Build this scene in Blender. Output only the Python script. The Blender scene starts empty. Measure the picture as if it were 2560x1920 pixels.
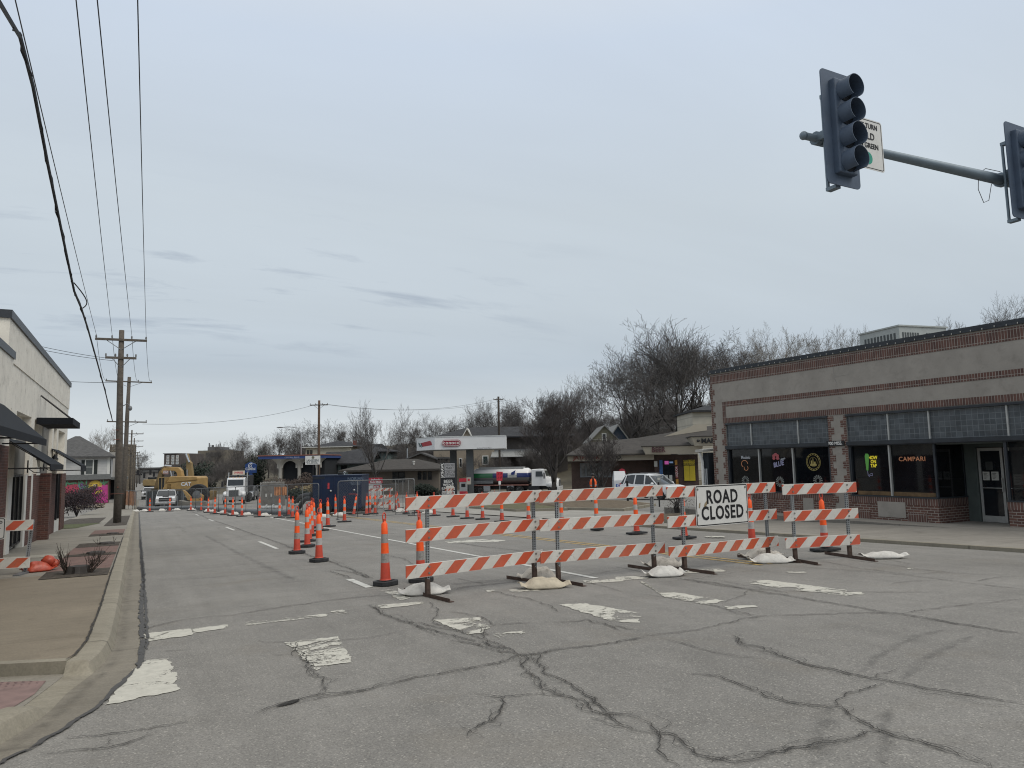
import bpy, bmesh, math, random
from mathutils import Vector, Matrix, noise
R=math.radians; PI=math.pi
sc=bpy.context.scene; col=sc.collection
# ---------------------------------------------------------------- camera
FPX=1790.0                       # focal length in pixels of a 2560 px wide picture
H0=1.70; SL=0.031                # eye height; the street falls 3.1 % away from the junction
def _n(v): v=Vector(v); return v.normalized()
_Y=_n(((349.5-1280)/FPX,(1168.9-960)/FPX,1)); _Z=_Y.cross(Vector((1,-.02,0))).normalized()
if _Z.y>0: _Z=-_Z
_X=_Y.cross(_Z)
RM=Matrix((_X,_Y,_Z))            # camera (x right, y down, z ahead) -> world (X across, Y along street, Z up)
CAM=Vector((0,0,H0))
cd=bpy.data.cameras.new('camera'); co=bpy.data.objects.new('camera',cd); col.objects.link(co)
sc.cycles.filter_width=1.1
cd.sensor_width=36; cd.lens=FPX/2560*36; cd.clip_end=6000; cd.clip_start=.05
rx=RM@Vector((1,0,0)); ry=RM@Vector((0,-1,0)); rz=RM@Vector((0,0,-1))
co.matrix_world=Matrix(((rx.x,ry.x,rz.x,0),(rx.y,ry.y,rz.y,0),(rx.z,ry.z,rz.z,H0),(0,0,0,1)))
sc.camera=co
YAW=math.atan2(RM[0][2],RM[1][2])
# ---------------------------------------------------------------- sky, sun, exposure
SUN_EL,SUN_AZ=R(52),R(150)
w=bpy.data.worlds.new('World'); sc.world=w; w.use_nodes=True
nt=w.node_tree; N=nt.nodes; L=nt.links
bg=N['Background']; bg.inputs['Strength'].default_value=.1
sky=N.new('ShaderNodeTexSky'); sky.sky_type='NISHITA'; sky.sun_disc=False
sky.sun_elevation=SUN_EL; sky.sun_rotation=SUN_AZ; sky.air_density=1; sky.dust_density=3
tc=N.new('ShaderNodeTexCoord'); sep=N.new('ShaderNodeSeparateXYZ'); L.new(tc.outputs['Generated'],sep.inputs[0])
rp=N.new('ShaderNodeValToRGB'); L.new(sep.outputs['Z'],rp.inputs[0])
def lin(c): return tuple((x/255/12.92 if x<=10 else ((x/255+.055)/1.055)**2.4) for x in c)
els=[(0,(213,219,221)),(.05,(210,217,221)),(.13,(186,197,207)),(.2,(194,204,212)),(.33,(200,210,218)),(.52,(203,215,230)),(.7,(226,230,233)),(1,(252,249,242))]
rp.color_ramp.elements[0].position=0; rp.color_ramp.elements[1].position=1
for i,(p,c) in enumerate(els):
    e=rp.color_ramp.elements[i] if i==0 else (rp.color_ramp.elements[-1] if i==len(els)-1 else rp.color_ramp.elements.new(p))
    e.position=p; e.color=(*lin(c),1)
def node(nt,t,**k):
    n=nt.nodes.new(t)
    for a,b in k.items(): setattr(n,a,b)
    return n
def mathn(nt,op,a,b=None,clamp=False):
    n=nt.nodes.new('ShaderNodeMath'); n.operation=op; n.use_clamp=clamp
    for i,v in enumerate((a,b)):
        if v is None: continue
        if isinstance(v,(int,float)): n.inputs[i].default_value=v
        else: nt.links.new(v,n.inputs[i])
    return n.outputs[0]
zz=mathn(nt,'ADD',mathn(nt,'MAXIMUM',sep.outputs['Z'],0.),.16)
cx=node(nt,'ShaderNodeCombineXYZ'); L.new(mathn(nt,'DIVIDE',sep.outputs['X'],zz),cx.inputs[0]); L.new(mathn(nt,'DIVIDE',sep.outputs['Y'],zz),cx.inputs[1])
def nz(nt,vec,scale,detail=4,rough=.55,dist=0):
    n=node(nt,'ShaderNodeTexNoise'); n.inputs['Scale'].default_value=scale; n.inputs['Detail'].default_value=detail
    n.inputs['Roughness'].default_value=rough; n.inputs['Distortion'].default_value=dist
    if vec is not None: nt.links.new(vec,n.inputs['Vector'])
    return n.outputs['Fac']
def mixc(nt,f,a,b,t='MIX'):
    n=nt.nodes.new('ShaderNodeMix'); n.data_type='RGBA'; n.blend_type=t
    for i,v in ((0,f),(6,a),(7,b)):
        if isinstance(v,(int,float)): n.inputs[i].default_value=v
        elif isinstance(v,tuple): n.inputs[i].default_value=v if len(v)==4 else (*v,1)
        else: nt.links.new(v,n.inputs[i])
    return n.outputs[2]
def mrange(nt,v,a,b,c,d):
    n=nt.nodes.new('ShaderNodeMapRange'); nt.links.new(v,n.inputs[0])
    for i,x in enumerate((a,b,c,d)): n.inputs[i+1].default_value=x
    return n.outputs[0]
mp0=node(nt,'ShaderNodeMapping'); mp0.inputs['Rotation'].default_value=(0,0,-.48); mp0.inputs['Scale'].default_value=(.45,1.3,1); L.new(cx.outputs[0],mp0.inputs[0])
c1=mrange(nt,nz(nt,mp0.outputs[0],.9,6,.55,.5),.3,.7,.95,1.045)
skyc=mixc(nt,1,rp.outputs[0],c1,'MULTIPLY')
mp=node(nt,'ShaderNodeMapping'); mp.inputs['Rotation'].default_value=(0,0,-.48); mp.inputs['Scale'].default_value=(1.0,3.2,1); L.new(cx.outputs[0],mp.inputs[0])
wisp=mrange(nt,nz(nt,mp.outputs[0],1.5,6,.6,.3),.55,.70,0,1)
lowband=mathn(nt,'MULTIPLY',mrange(nt,sep.outputs['Z'],.12,.2,0,1),mrange(nt,sep.outputs['Z'],.24,.36,1,0))
lside=mathn(nt,'MULTIPLY',wisp,mathn(nt,'MULTIPLY',lowband,mrange(nt,mathn(nt,'SUBTRACT',sep.outputs['Y'],sep.outputs['X']),.2,.7,0,1)))
skyc=mixc(nt,mathn(nt,'MULTIPLY',lside,.7),skyc,(*lin((150,162,178)),1))
skyc=mixc(nt,1,skyc,(10.0,10.0,10.0,1),'MULTIPLY')
skyc=mixc(nt,.94,sky.outputs[0],skyc)
L.new(skyc,bg.inputs[0])
sd=bpy.data.lights.new('sun','SUN'); sd.energy=1.5; sd.angle=R(40); sd.color=(1,.93,.82)
so=bpy.data.objects.new('sun',sd); col.objects.link(so)
# azimuth measured from +Y clockwise
sdir=Vector((math.sin(SUN_AZ)*math.cos(SUN_EL),math.cos(SUN_AZ)*math.cos(SUN_EL),math.sin(SUN_EL)))
so.rotation_euler=sdir.to_track_quat('Z','Y').to_euler(); so.location=(0,0,40)
vs=sc.view_settings; vs.view_transform='Standard'; vs.look='None'; vs.exposure=0.08; vs.gamma=1
# ---------------------------------------------------------------- places: street plane, hill, survey of points
PR=[(-80,2.48),(95,-2.945),(160,-3.9),(260,-4.2),(6000,-4.2)]
def zr(y):
    for (a,za),(b,zb) in zip(PR,PR[1:]):
        if y<=b: return za+(zb-za)*(y-a)/(b-a)
    return PR[-1][1]
def smooth(t): t=max(0,min(1,t)); return t*t*(3-2*t)
def ground(x,y):
    return zr(y)+11*smooth((x-47)/60)*smooth((y+40)/60)+3.0*smooth((y-115)/60)*smooth((x-12)/25)
def ray(px,py): return RM@Vector(((px-1280)/FPX,(py-960)/FPX,1))
def at(px,py,d): return CAM+ray(px,py)*d          # the point d metres ahead in that direction
def atY(px,py,y): r=ray(px,py); return CAM+r*(y/r.y)
def atX(px,py,x): r=ray(px,py); return CAM+r*(x/r.x)
def gp(px,py,dz=0):                                # where that direction meets the street plane
    r=ray(px,py); lo,hi=.5,400
    for _ in range(50):
        m=(lo+hi)/2; p=CAM+r*m
        if p.z-zr(p.y)-dz>0: lo=m
        else: hi=m
    return CAM+r*lo
def V2(x,y): return (x*2560/2212,y*2560/2212)
ZB=lambda x,y:(240+x/4.2538,1080+y/4.2538)
ZA=lambda x,y:(640+x/5.0273,1180+y/5.0273)
ZC=lambda x,y:(1000+x/4.2538,1060+y/4.2538)
Z5=lambda x,y:(1400+x/4.2538,1000+y/4.2538)
Z3=lambda x,y:(700+x/4.2538,1080+y/4.2538)
Z8=lambda x,y:(700+x/3.6867,860+y/3.6867)
ZT=lambda x,y:(1200+x/3.6867,760+y/3.6867)
ZK=lambda x,y:(540+x/8.5077,1100+y/8.5077)
ZF=lambda x,y:(380+x/8.5077,1080+y/8.5077)
ZH=lambda x,y:(150+x/6.911,1060+y/6.911)
# ---------------------------------------------------------------- materials
MATS={}
def newmat(name):
    m=bpy.data.materials.new(name); m.use_nodes=True; nt=m.node_tree; b=nt.nodes['Principled BSDF']
    return m,nt,b
def objco(nt): return node(nt,'ShaderNodeTexCoord').outputs['Object']
def pm(name,c,rough=.6,var=.12,scale=5,metal=0,bump=0,dirt=0,bscale=None,spec=.4,emit=0):
    if name in MATS: return MATS[name]
    m,nt,b=newmat(name); co_=objco(nt)
    n=nz(nt,co_,scale,5,.6)
    f=mrange(nt,n,.3,.7,1-var,1+var)
    cc=mixc(nt,1,(*c,1),f,'MULTIPLY')
    if dirt:
        d=mrange(nt,nz(nt,co_,scale*2.3,6,.7,.5),.52,.72,0,dirt)
        cc=mixc(nt,d,cc,(.09,.08,.07,1))
    nt.links.new(cc,b.inputs['Base Color'])
    b.inputs['Roughness'].default_value=rough; b.inputs['Metallic'].default_value=metal; b.inputs['Specular IOR Level'].default_value=spec
    if bump:
        bn=node(nt,'ShaderNodeBump'); bn.inputs['Strength'].default_value=bump; bn.inputs['Distance'].default_value=.02
        nt.links.new(nz(nt,co_,bscale or scale*6,4),bn.inputs['Height']); nt.links.new(bn.outputs[0],b.inputs['Normal'])
    if emit:
        nt.links.new(cc,b.inputs['Emission Color']); b.inputs['Emission Strength'].default_value=emit
    MATS[name]=m; return m
def wallco(nt,swap=False):
    s=node(nt,'ShaderNodeSeparateXYZ'); nt.links.new(objco(nt),s.inputs[0])
    h=mathn(nt,'ADD',s.outputs[0],s.outputs[1]); c=node(nt,'ShaderNodeCombineXYZ')
    nt.links.new(s.outputs[2] if swap else h,c.inputs[0]); nt.links.new(h if swap else s.outputs[2],c.inputs[1])
    return c.outputs[0]
def brickmat(name,c1,c2,mortar,bw=.21,bh=.07,ms=.009,swap=False,flat=False,offset=.5,rough=.85,var=.2,spec=.3,bump=.4):
    m,nt,b=newmat(name); v=objco(nt) if flat else wallco(nt,swap)
    t=node(nt,'ShaderNodeTexBrick'); nt.links.new(v,t.inputs['Vector']); t.offset=offset
    t.inputs['Color1'].default_value=(*c1,1); t.inputs['Color2'].default_value=(*c2,1); t.inputs['Mortar'].default_value=(*mortar,1)
    t.inputs['Scale'].default_value=1; t.inputs['Brick Width'].default_value=bw; t.inputs['Row Height'].default_value=bh; t.inputs['Mortar Size'].default_value=ms
    t.inputs['Mortar Smooth'].default_value=.2; t.inputs['Bias'].default_value=-.1
    f=mrange(nt,nz(nt,objco(nt),2.5,6,.65),.3,.7,1-var,1+var)
    cc=mixc(nt,1,t.outputs['Color'],f,'MULTIPLY'); nt.links.new(cc,b.inputs['Base Color'])
    b.inputs['Roughness'].default_value=rough; b.inputs['Specular IOR Level'].default_value=spec
    bn=node(nt,'ShaderNodeBump'); bn.inputs['Strength'].default_value=bump; bn.inputs['Distance'].default_value=.012; bn.invert=True
    nt.links.new(t.outputs['Fac'],bn.inputs['Height']); nt.links.new(bn.outputs[0],b.inputs['Normal'])
    MATS[name]=m; return m
def sidingmat(name,c,h=.15):
    m,nt,b=newmat(name); s=node(nt,'ShaderNodeSeparateXYZ'); nt.links.new(objco(nt),s.inputs[0])
    fr=mathn(nt,'FRACT',mathn(nt,'DIVIDE',s.outputs[2],h)); d=mrange(nt,fr,0,.16,.62,1)
    f=mathn(nt,'MULTIPLY',d,mrange(nt,nz(nt,objco(nt),1.2,5),.3,.7,.9,1.08))
    nt.links.new(mixc(nt,1,(*c,1),f,'MULTIPLY'),b.inputs['Base Color']); b.inputs['Roughness'].default_value=.7
    MATS[name]=m; return m
def glassmat(name,c=(.012,.015,.019),rough=.06):
    return pm(name,c,rough,.3,1.5,spec=.5)
# ---------------------------------------------------------------- mesh builder
class MB:
    def __init__(s): s.v=[]; s.f=[]; s.k=[]; s.mi=0; s.M=Matrix.Identity(4)
    def add(s,vs,fs):
        o=len(s.v); s.v+=[tuple(s.M@Vector(p)) for p in vs]; s.f+=[tuple(i+o for i in f) for f in fs]; s.k+=[s.mi]*len(fs); return s
    def box(s,x0,x1,y0,y1,z0,z1):
        return s.add([(x0,y0,z0),(x1,y0,z0),(x1,y1,z0),(x0,y1,z0),(x0,y0,z1),(x1,y0,z1),(x1,y1,z1),(x0,y1,z1)],
            [(0,3,2,1),(4,5,6,7),(0,1,5,4),(1,2,6,5),(2,3,7,6),(3,0,4,7)])
    def cb(s,c,d): return s.box(c[0]-d[0]/2,c[0]+d[0]/2,c[1]-d[1]/2,c[1]+d[1]/2,c[2]-d[2]/2,c[2]+d[2]/2)
    def quad(s,*p): return s.add(p,[tuple(range(len(p)))])
    def hexa(s,b,t):   # two matching polygons
        n=len(b); return s.add(list(b)+list(t),[tuple(reversed(range(n))),tuple(range(n,2*n))]+[(i,(i+1)%n,n+(i+1)%n,n+i) for i in range(n)])
    def prism(s,poly,a,b,axis='y'):   # polygon (u,v) swept from a to b along axis
        f={'y':lambda u,v,t:(u,t,v),'x':lambda u,v,t:(t,u,v),'z':lambda u,v,t:(u,v,t)}[axis]
        return s.hexa([f(u,v,a) for u,v in poly],[f(u,v,b) for u,v in poly])
    def tube(s,p0,p1,r0,r1=None,n=8,caps=True):
        r1=r0 if r1 is None else r1; p0=Vector(p0); p1=Vector(p1); d=(p1-p0)
        if d.length<1e-6: return s
        d.normalize(); a=d.orthogonal().normalized(); b=d.cross(a); vs=[]
        for p,r in ((p0,r0),(p1,r1)):
            for i in range(n):
                t=2*PI*i/n; vs.append(p+(a*math.cos(t)+b*math.sin(t))*r)
        fs=[(i,(i+1)%n,n+(i+1)%n,n+i) for i in range(n)]
        if caps: fs+=[tuple(reversed(range(n))),tuple(range(n,2*n))]
        return s.add(vs,fs)
    def path(s,pts,r,n=6,close=False):
        pts=[Vector(p) for p in pts]; m=len(pts); vs=[]; rr=r if isinstance(r,(list,tuple)) else [r]*m
        a=None
        for i,p in enumerate(pts):
            q0=pts[i-1] if (i>0 or close) else p; q1=pts[(i+1)%m] if (i<m-1 or close) else p
            d=(q1-q0).normalized()
            if a is None: a=d.orthogonal().normalized()
            a=(a-d*a.dot(d)).normalized(); b=d.cross(a)
            for k in range(n):
                t=2*PI*k/n; vs.append(p+(a*math.cos(t)+b*math.sin(t))*rr[i])
        fs=[]
        for i in range(m if close else m-1):
            j=(i+1)%m
            for k in range(n): fs.append((i*n+k,i*n+(k+1)%n,j*n+(k+1)%n,j*n+k))
        if not close: fs+=[tuple(reversed(range(n))),tuple(range((m-1)*n,m*n))]
        return s.add(vs,fs)
    def lathe(s,prof,c=(0,0,0),axis='z',n=20,mis=None):
        vs=[]; 
        for r,h in prof:
            for i in range(n):
                t=2*PI*i/n; x,y=r*math.cos(t),r*math.sin(t)
                p={'z':(x,y,h),'y':(x,h,y),'x':(h,x,y)}[axis]; vs.append((p[0]+c[0],p[1]+c[1],p[2]+c[2]))
        m=len(prof); k0=s.mi
        o=len(s.v); s.v+=[tuple(s.M@Vector(p)) for p in vs]
        for j in range(m-1):
            for i in range(n):
                s.f.append(tuple(o+q for q in (j*n+i,j*n+(i+1)%n,(j+1)*n+(i+1)%n,(j+1)*n+i))); s.k.append(mis[j] if mis else k0)
        for ring in (0,m-1):
            if prof[ring][0]>1e-5:
                s.f.append(tuple(o+ring*n+i for i in (reversed(range(n)) if ring==0 else range(n)))); s.k.append((mis[0] if ring==0 else mis[-1]) if mis else k0)
        return s
    def ell(s,c,r,n=12,m=8):
        prof=[(max(1e-6,math.sin(PI*j/m)),-math.cos(PI*j/m)) for j in range(m+1)]
        o=len(s.v); s.lathe(prof,n=n)
        for i in range(o,len(s.v)):
            p=s.M.inverted()@Vector(s.v[i]) ; s.v[i]=tuple(s.M@Vector((c[0]+p.x*r[0],c[1]+p.y*r[1],c[2]+p.z*r[2])))
        return s
    def build(s,name,mats,parent=None,smooth=False,bevel=0,seg=2,loc=None,auto=None):
        me=bpy.data.meshes.new(name); me.from_pydata(s.v,[],s.f)
        if not isinstance(mats,(list,tuple)): mats=[mats]
        for m in mats: me.materials.append(m)
        if len(mats)>1: me.polygons.foreach_set('material_index',s.k)
        if smooth or auto: me.polygons.foreach_set('use_smooth',[True]*len(me.polygons))
        bm=bmesh.new(); bm.from_mesh(me); bmesh.ops.recalc_face_normals(bm,faces=bm.faces); bm.to_mesh(me); bm.free()
        if auto: me.set_sharp_from_angle(angle=R(auto))
        me.update(); o=bpy.data.objects.new(name,me); col.objects.link(o)
        if parent is not None: o.parent=parent
        if loc is not None: o.location=loc
        if bevel:
            b=o.modifiers.new('bevel','BEVEL'); b.width=bevel; b.segments=seg; b.limit_method='ANGLE'; b.angle_limit=R(40)
        return o
def tag(o,label,cat,group=None,kind=None):
    o['label']=label; o['category']=cat
    if group: o['group']=group
    if kind: o['kind']=kind
    return o
def struct(o,kind='structure'): o['kind']=kind; return o
def thing(name,label,cat,loc=(0,0,0),rz=0,group=None):
    o=bpy.data.objects.new(name,None); col.objects.link(o); o.location=loc; o.rotation_euler=(0,0,rz); o.empty_display_size=.2
    return tag(o,label,cat,group)
KIDS={}
def kids(o): return [c for c in bpy.data.objects if c.parent==o]
def copy_tree(o,label=None,loc=None,rot=None,scale=None,_p=None):
    c=o.copy(); col.objects.link(c)
    if _p is not None: c.parent=_p
    if label: c['label']=label
    if loc is not None: c.location=loc
    if rot is not None: c.rotation_euler=rot
    if scale is not None: c.scale=scale if hasattr(scale,'__len__') else (scale,)*3
    if o.name not in KIDS: KIDS[o.name]=kids(o)
    for k in KIDS[o.name]: copy_tree(k,_p=c)
    return c
def text(name,s,size,mat,parent,loc,rot=(PI/2,0,0),ext=.003,bold=0,xs=1,align='CENTER',shear=0,space=1,lsp=1):
    cu=bpy.data.curves.new(name,'FONT'); cu.body=s; cu.size=size; cu.extrude=ext; cu.offset=bold*size; cu.align_x=align; cu.align_y='CENTER'; cu.shear=shear; cu.space_character=space; cu.space_line=lsp
    cu.resolution_u=3
    t=bpy.data.objects.new(name+'_curve',cu); col.objects.link(t)
    dg=bpy.context.evaluated_depsgraph_get(); me=bpy.data.meshes.new_from_object(t.evaluated_get(dg))
    bpy.data.objects.remove(t); bpy.data.curves.remove(cu)
    me.materials.clear(); me.materials.append(mat)
    o=bpy.data.objects.new(name,me); col.objects.link(o); o.parent=parent; o.location=loc; o.rotation_euler=rot; o.scale=(xs,1,1)
    return o
rnd=random.Random(7)
# ---------------------------------------------------------------- common materials
galv=pm('galvanised_steel',(.36,.38,.4),.45,.2,9,metal=.6)
rust=pm('rusty_steel',(.075,.05,.04),.85,.35,14,bump=.3)
black=pm('black_paint',(.012,.012,.014),.45,.2)
rubber=pm('black_rubber',(.03,.032,.035),.8,.35,10,bump=.2)
white=pm('white_paint',(.72,.72,.7),.5,.06,4)
greyc=pm('concrete_grey',(.3,.295,.28),.85,.18,3,bump=.2)
navy=pm('navy_metal',(.016,.022,.034),.5,.25,3)
wood=pm('weathered_pole_wood',(.1,.087,.074),.9,.3,6,bump=.4)
glass=glassmat('dark_window_glass')
steel=pm('grey_steel',(.16,.17,.18),.5,.2,4,metal=.3)
# ---------------------------------------------------------------- asphalt, concrete
def asphalt(name,base=.2,tint=(1,1,.985),streak=True):
    m,nt,b=newmat(name); co_=objco(nt)
    big=mrange(nt,nz(nt,co_,.23,5,.6,.6),.3,.7,.82,1.14)
    med=mrange(nt,nz(nt,co_,2.1,6,.7),.3,.7,.9,1.1)
    fine=mrange(nt,nz(nt,co_,70,3,.7),.3,.7,.74,1.26)
    vo=node(nt,'ShaderNodeTexVoronoi'); vo.inputs['Scale'].default_value=95; nt.links.new(co_,vo.inputs['Vector'])
    sv=node(nt,'ShaderNodeSeparateColor'); nt.links.new(vo.outputs['Color'],sv.inputs[0])
    st=mrange(nt,sv.outputs[0],.88,.985,0,.62); sd_=mrange(nt,sv.outputs[1],.85,.97,0,.4)
    f=mathn(nt,'MULTIPLY',mathn(nt,'MULTIPLY',big,med),fine)
    if streak:
        s=node(nt,'ShaderNodeSeparateXYZ'); nt.links.new(co_,s.inputs[0])
        c=node(nt,'ShaderNodeCombineXYZ'); nt.links.new(mathn(nt,'MULTIPLY',s.outputs[0],2.2),c.inputs[0]); nt.links.new(mathn(nt,'MULTIPLY',s.outputs[1],.09),c.inputs[1])
        f=mathn(nt,'MULTIPLY',f,mrange(nt,nz(nt,c.outputs[0],1.3,5,.6),.3,.7,.92,1.08))
    cc=mixc(nt,1,tuple(base*t for t in tint)+(1,),f,'MULTIPLY')
    cc=mixc(nt,st,cc,(.4,.385,.35,1)); cc=mixc(nt,sd_,cc,(.075,.075,.075,1))
    brown=mrange(nt,nz(nt,co_,.7,5,.6,.8),.56,.75,0,.35); cc=mixc(nt,brown,cc,(.17,.15,.12,1))
    nt.links.new(cc,b.inputs['Base Color']); b.inputs['Roughness'].default_value=.88; b.inputs['Specular IOR Level'].default_value=.3
    bn=node(nt,'ShaderNodeBump'); bn.inputs['Strength'].default_value=.5; bn.inputs['Distance'].default_value=.006
    nt.links.new(fine,bn.inputs['Height']); nt.links.new(bn.outputs[0],b.inputs['Normal'])
    MATS[name]=m; return m
road_m=asphalt('worn_asphalt',.206,(1,.97,.91)); lot_m=asphalt('parking_lot_asphalt',.19,(1,.98,.93),False)
def concrete(name,c,jx=0,jy=0,dark=.5):
    m,nt,b=newmat(name); co_=objco(nt)
    f=mathn(nt,'MULTIPLY',mrange(nt,nz(nt,co_,.8,6,.65,.5),.3,.7,.84,1.13),mrange(nt,nz(nt,co_,45,3,.6),.3,.7,.88,1.12))
    s=node(nt,'ShaderNodeSeparateXYZ'); nt.links.new(co_,s.inputs[0])
    cmb=node(nt,'ShaderNodeCombineXYZ'); nt.links.new(mathn(nt,'MULTIPLY',s.outputs[0],.7),cmb.inputs[0]); nt.links.new(mathn(nt,'MULTIPLY',s.outputs[1],9),cmb.inputs[1])
    f=mathn(nt,'MULTIPLY',f,mrange(nt,nz(nt,cmb.outputs[0],1.5,4),.3,.7,.93,1.07))
    for ax,j in ((0,jx),(1,jy)):
        if j:
            fr=mathn(nt,'ABSOLUTE',mathn(nt,'SUBTRACT',mathn(nt,'FRACT',mathn(nt,'DIVIDE',s.outputs[ax],j)),.5))
            f=mathn(nt,'MULTIPLY',f,mrange(nt,fr,.488,.497,1,dark))
    cc=mixc(nt,1,(*c,1),f,'MULTIPLY')
    st=mrange(nt,nz(nt,co_,1.7,7,.7,1),.56,.74,0,.5); cc=mixc(nt,st,cc,(c[0]*.5,c[1]*.47,c[2]*.42,1))
    nt.links.new(cc,b.inputs['Base Color']); b.inputs['Roughness'].default_value=.85; b.inputs['Specular IOR Level'].default_value=.3
    bn=node(nt,'ShaderNodeBump'); bn.inputs['Strength'].default_value=.25; bn.inputs['Distance'].default_value=.004
    nt.links.new(nz(nt,co_,120,3),bn.inputs['Height']); nt.links.new(bn.outputs[0],b.inputs['Normal'])
    MATS[name]=m; return m
walk_near=concrete('tan_sidewalk_concrete',(.2,.172,.132)); walk_far=concrete('grey_sidewalk_concrete',(.235,.22,.19),0,2.9)
kerb_m=concrete('kerb_concrete',(.25,.23,.185),0,3.05,.6); gutter_m=concrete('gutter_concrete',(.2,.183,.152),0,3.05,.8)
walk_r=concrete('jointed_sidewalk_concrete',(.25,.235,.21),1.5,1.5,.75)  # right-hand pavement slabs, jointed both ways
def alpha_mat(name,c,mask,rough=.7):
    """surface whose worn-off spots let the road show"""
    m,nt,b=newmat(name); mask(nt,b,c); b.inputs['Roughness'].default_value=rough; MATS[name]=m; return m
def worn(lo,hi,c2=None):
    def f(nt,b,c):
        co_=objco(nt)
        s=node(nt,'ShaderNodeMapping'); s.inputs['Scale'].default_value=(1,1.35,1); nt.links.new(co_,s.inputs[0])
        n=mathn(nt,'ADD',mathn(nt,'MULTIPLY',nz(nt,s.outputs[0],2.1,9,.74,.8),.8),mathn(nt,'MULTIPLY',nz(nt,co_,42,3,.6),.2))
        nt.links.new(mrange(nt,n,lo,hi,0,1),b.inputs['Alpha'])
        nt.links.new(mixc(nt,1,(*c,1),mrange(nt,nz(nt,co_,9,5,.7),.3,.7,.82,1.1),'MULTIPLY'),b.inputs['Base Color'])
    return f
paint_w=alpha_mat('worn_white_road_paint',(.5,.49,.435),worn(.455,.49)); paint_n=alpha_mat('thick_white_road_paint',(.5,.49,.435),worn(.415,.445)); paint_s=alpha_mat('white_road_line_paint',(.55,.55,.52),worn(.34,.42))
paint_y=alpha_mat('faded_yellow_road_paint',(.42,.29,.1),worn(.38,.5))
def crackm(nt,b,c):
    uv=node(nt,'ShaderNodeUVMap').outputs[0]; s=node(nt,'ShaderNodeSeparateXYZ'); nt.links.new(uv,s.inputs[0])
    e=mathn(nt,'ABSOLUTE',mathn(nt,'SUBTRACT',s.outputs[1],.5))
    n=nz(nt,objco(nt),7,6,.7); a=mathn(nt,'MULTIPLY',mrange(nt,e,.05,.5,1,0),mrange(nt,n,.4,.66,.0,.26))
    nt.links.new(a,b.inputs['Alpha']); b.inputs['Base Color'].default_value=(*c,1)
crack_stain_kerb_shade=alpha_mat('crack_dirt_kerb_shade',(.055,.05,.045),crackm,.9)
def crackd(nt,b,c):
    uv=node(nt,'ShaderNodeUVMap').outputs[0]; s=node(nt,'ShaderNodeSeparateXYZ'); nt.links.new(uv,s.inputs[0])
    e=mathn(nt,'ABSOLUTE',mathn(nt,'SUBTRACT',s.outputs[1],.5))
    nt.links.new(mathn(nt,'MULTIPLY',mrange(nt,mathn(nt,'ADD',e,mrange(nt,nz(nt,objco(nt),55,3,.7),.3,.7,-.2,.2)),.3,.42,1,0),mrange(nt,nz(nt,objco(nt),9,4,.7),.3,.52,.3,.95)),b.inputs['Alpha']); b.inputs['Base Color'].default_value=(*c,1)
crack_m=alpha_mat('open_crack',(.028,.026,.024),crackd,.9)
seal_m=alpha_mat('crack_sealant',(.06,.058,.056),worn(.4,.44),.7)
# ---------------------------------------------------------------- ground, road, markings
def sheet(name,poly,mat,dz,step=None):
    mb=MB(); mb.quad(*[(x,y,zr(y)+dz) for x,y in poly]); return struct(mb.build(name,mat))
def gridsheet(name,xs,ys,mat,f):
    mb=MB(); nx=len(xs); mb.add([(x,y,f(x,y)) for y in ys for x in xs],[(j*nx+i,j*nx+i+1,(j+1)*nx+i+1,(j+1)*nx+i) for j in range(len(ys)-1) for i in range(nx-1)])
    return struct(mb.build(name,mat,smooth=True))
earth=pm('winter_ground',(.1,.088,.062),.95,.35,.35,bump=.3,bscale=3)
def lin_(a,b,n): return [a+(b-a)*i/n for i in range(n+1)]
gridsheet('ground',[-3000,-800,-200]+lin_(-60,260,64)+[400,900,3000],[-600,-80]+lin_(-40,320,60)+[500,1000,3000],earth,lambda x,y:ground(x,y)-.06-(.3 if -3<x<16 and y<100 else 0))
gridsheet('road',[-60,-20,-3,0.05,4,8,12,15.4,22,60],[-40,-10,0,10,20,30,40,60,80,95,128,160,260,420],road_m,lambda x,y:zr(y)-(.05 if 15<x and y<24 else 0))
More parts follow.
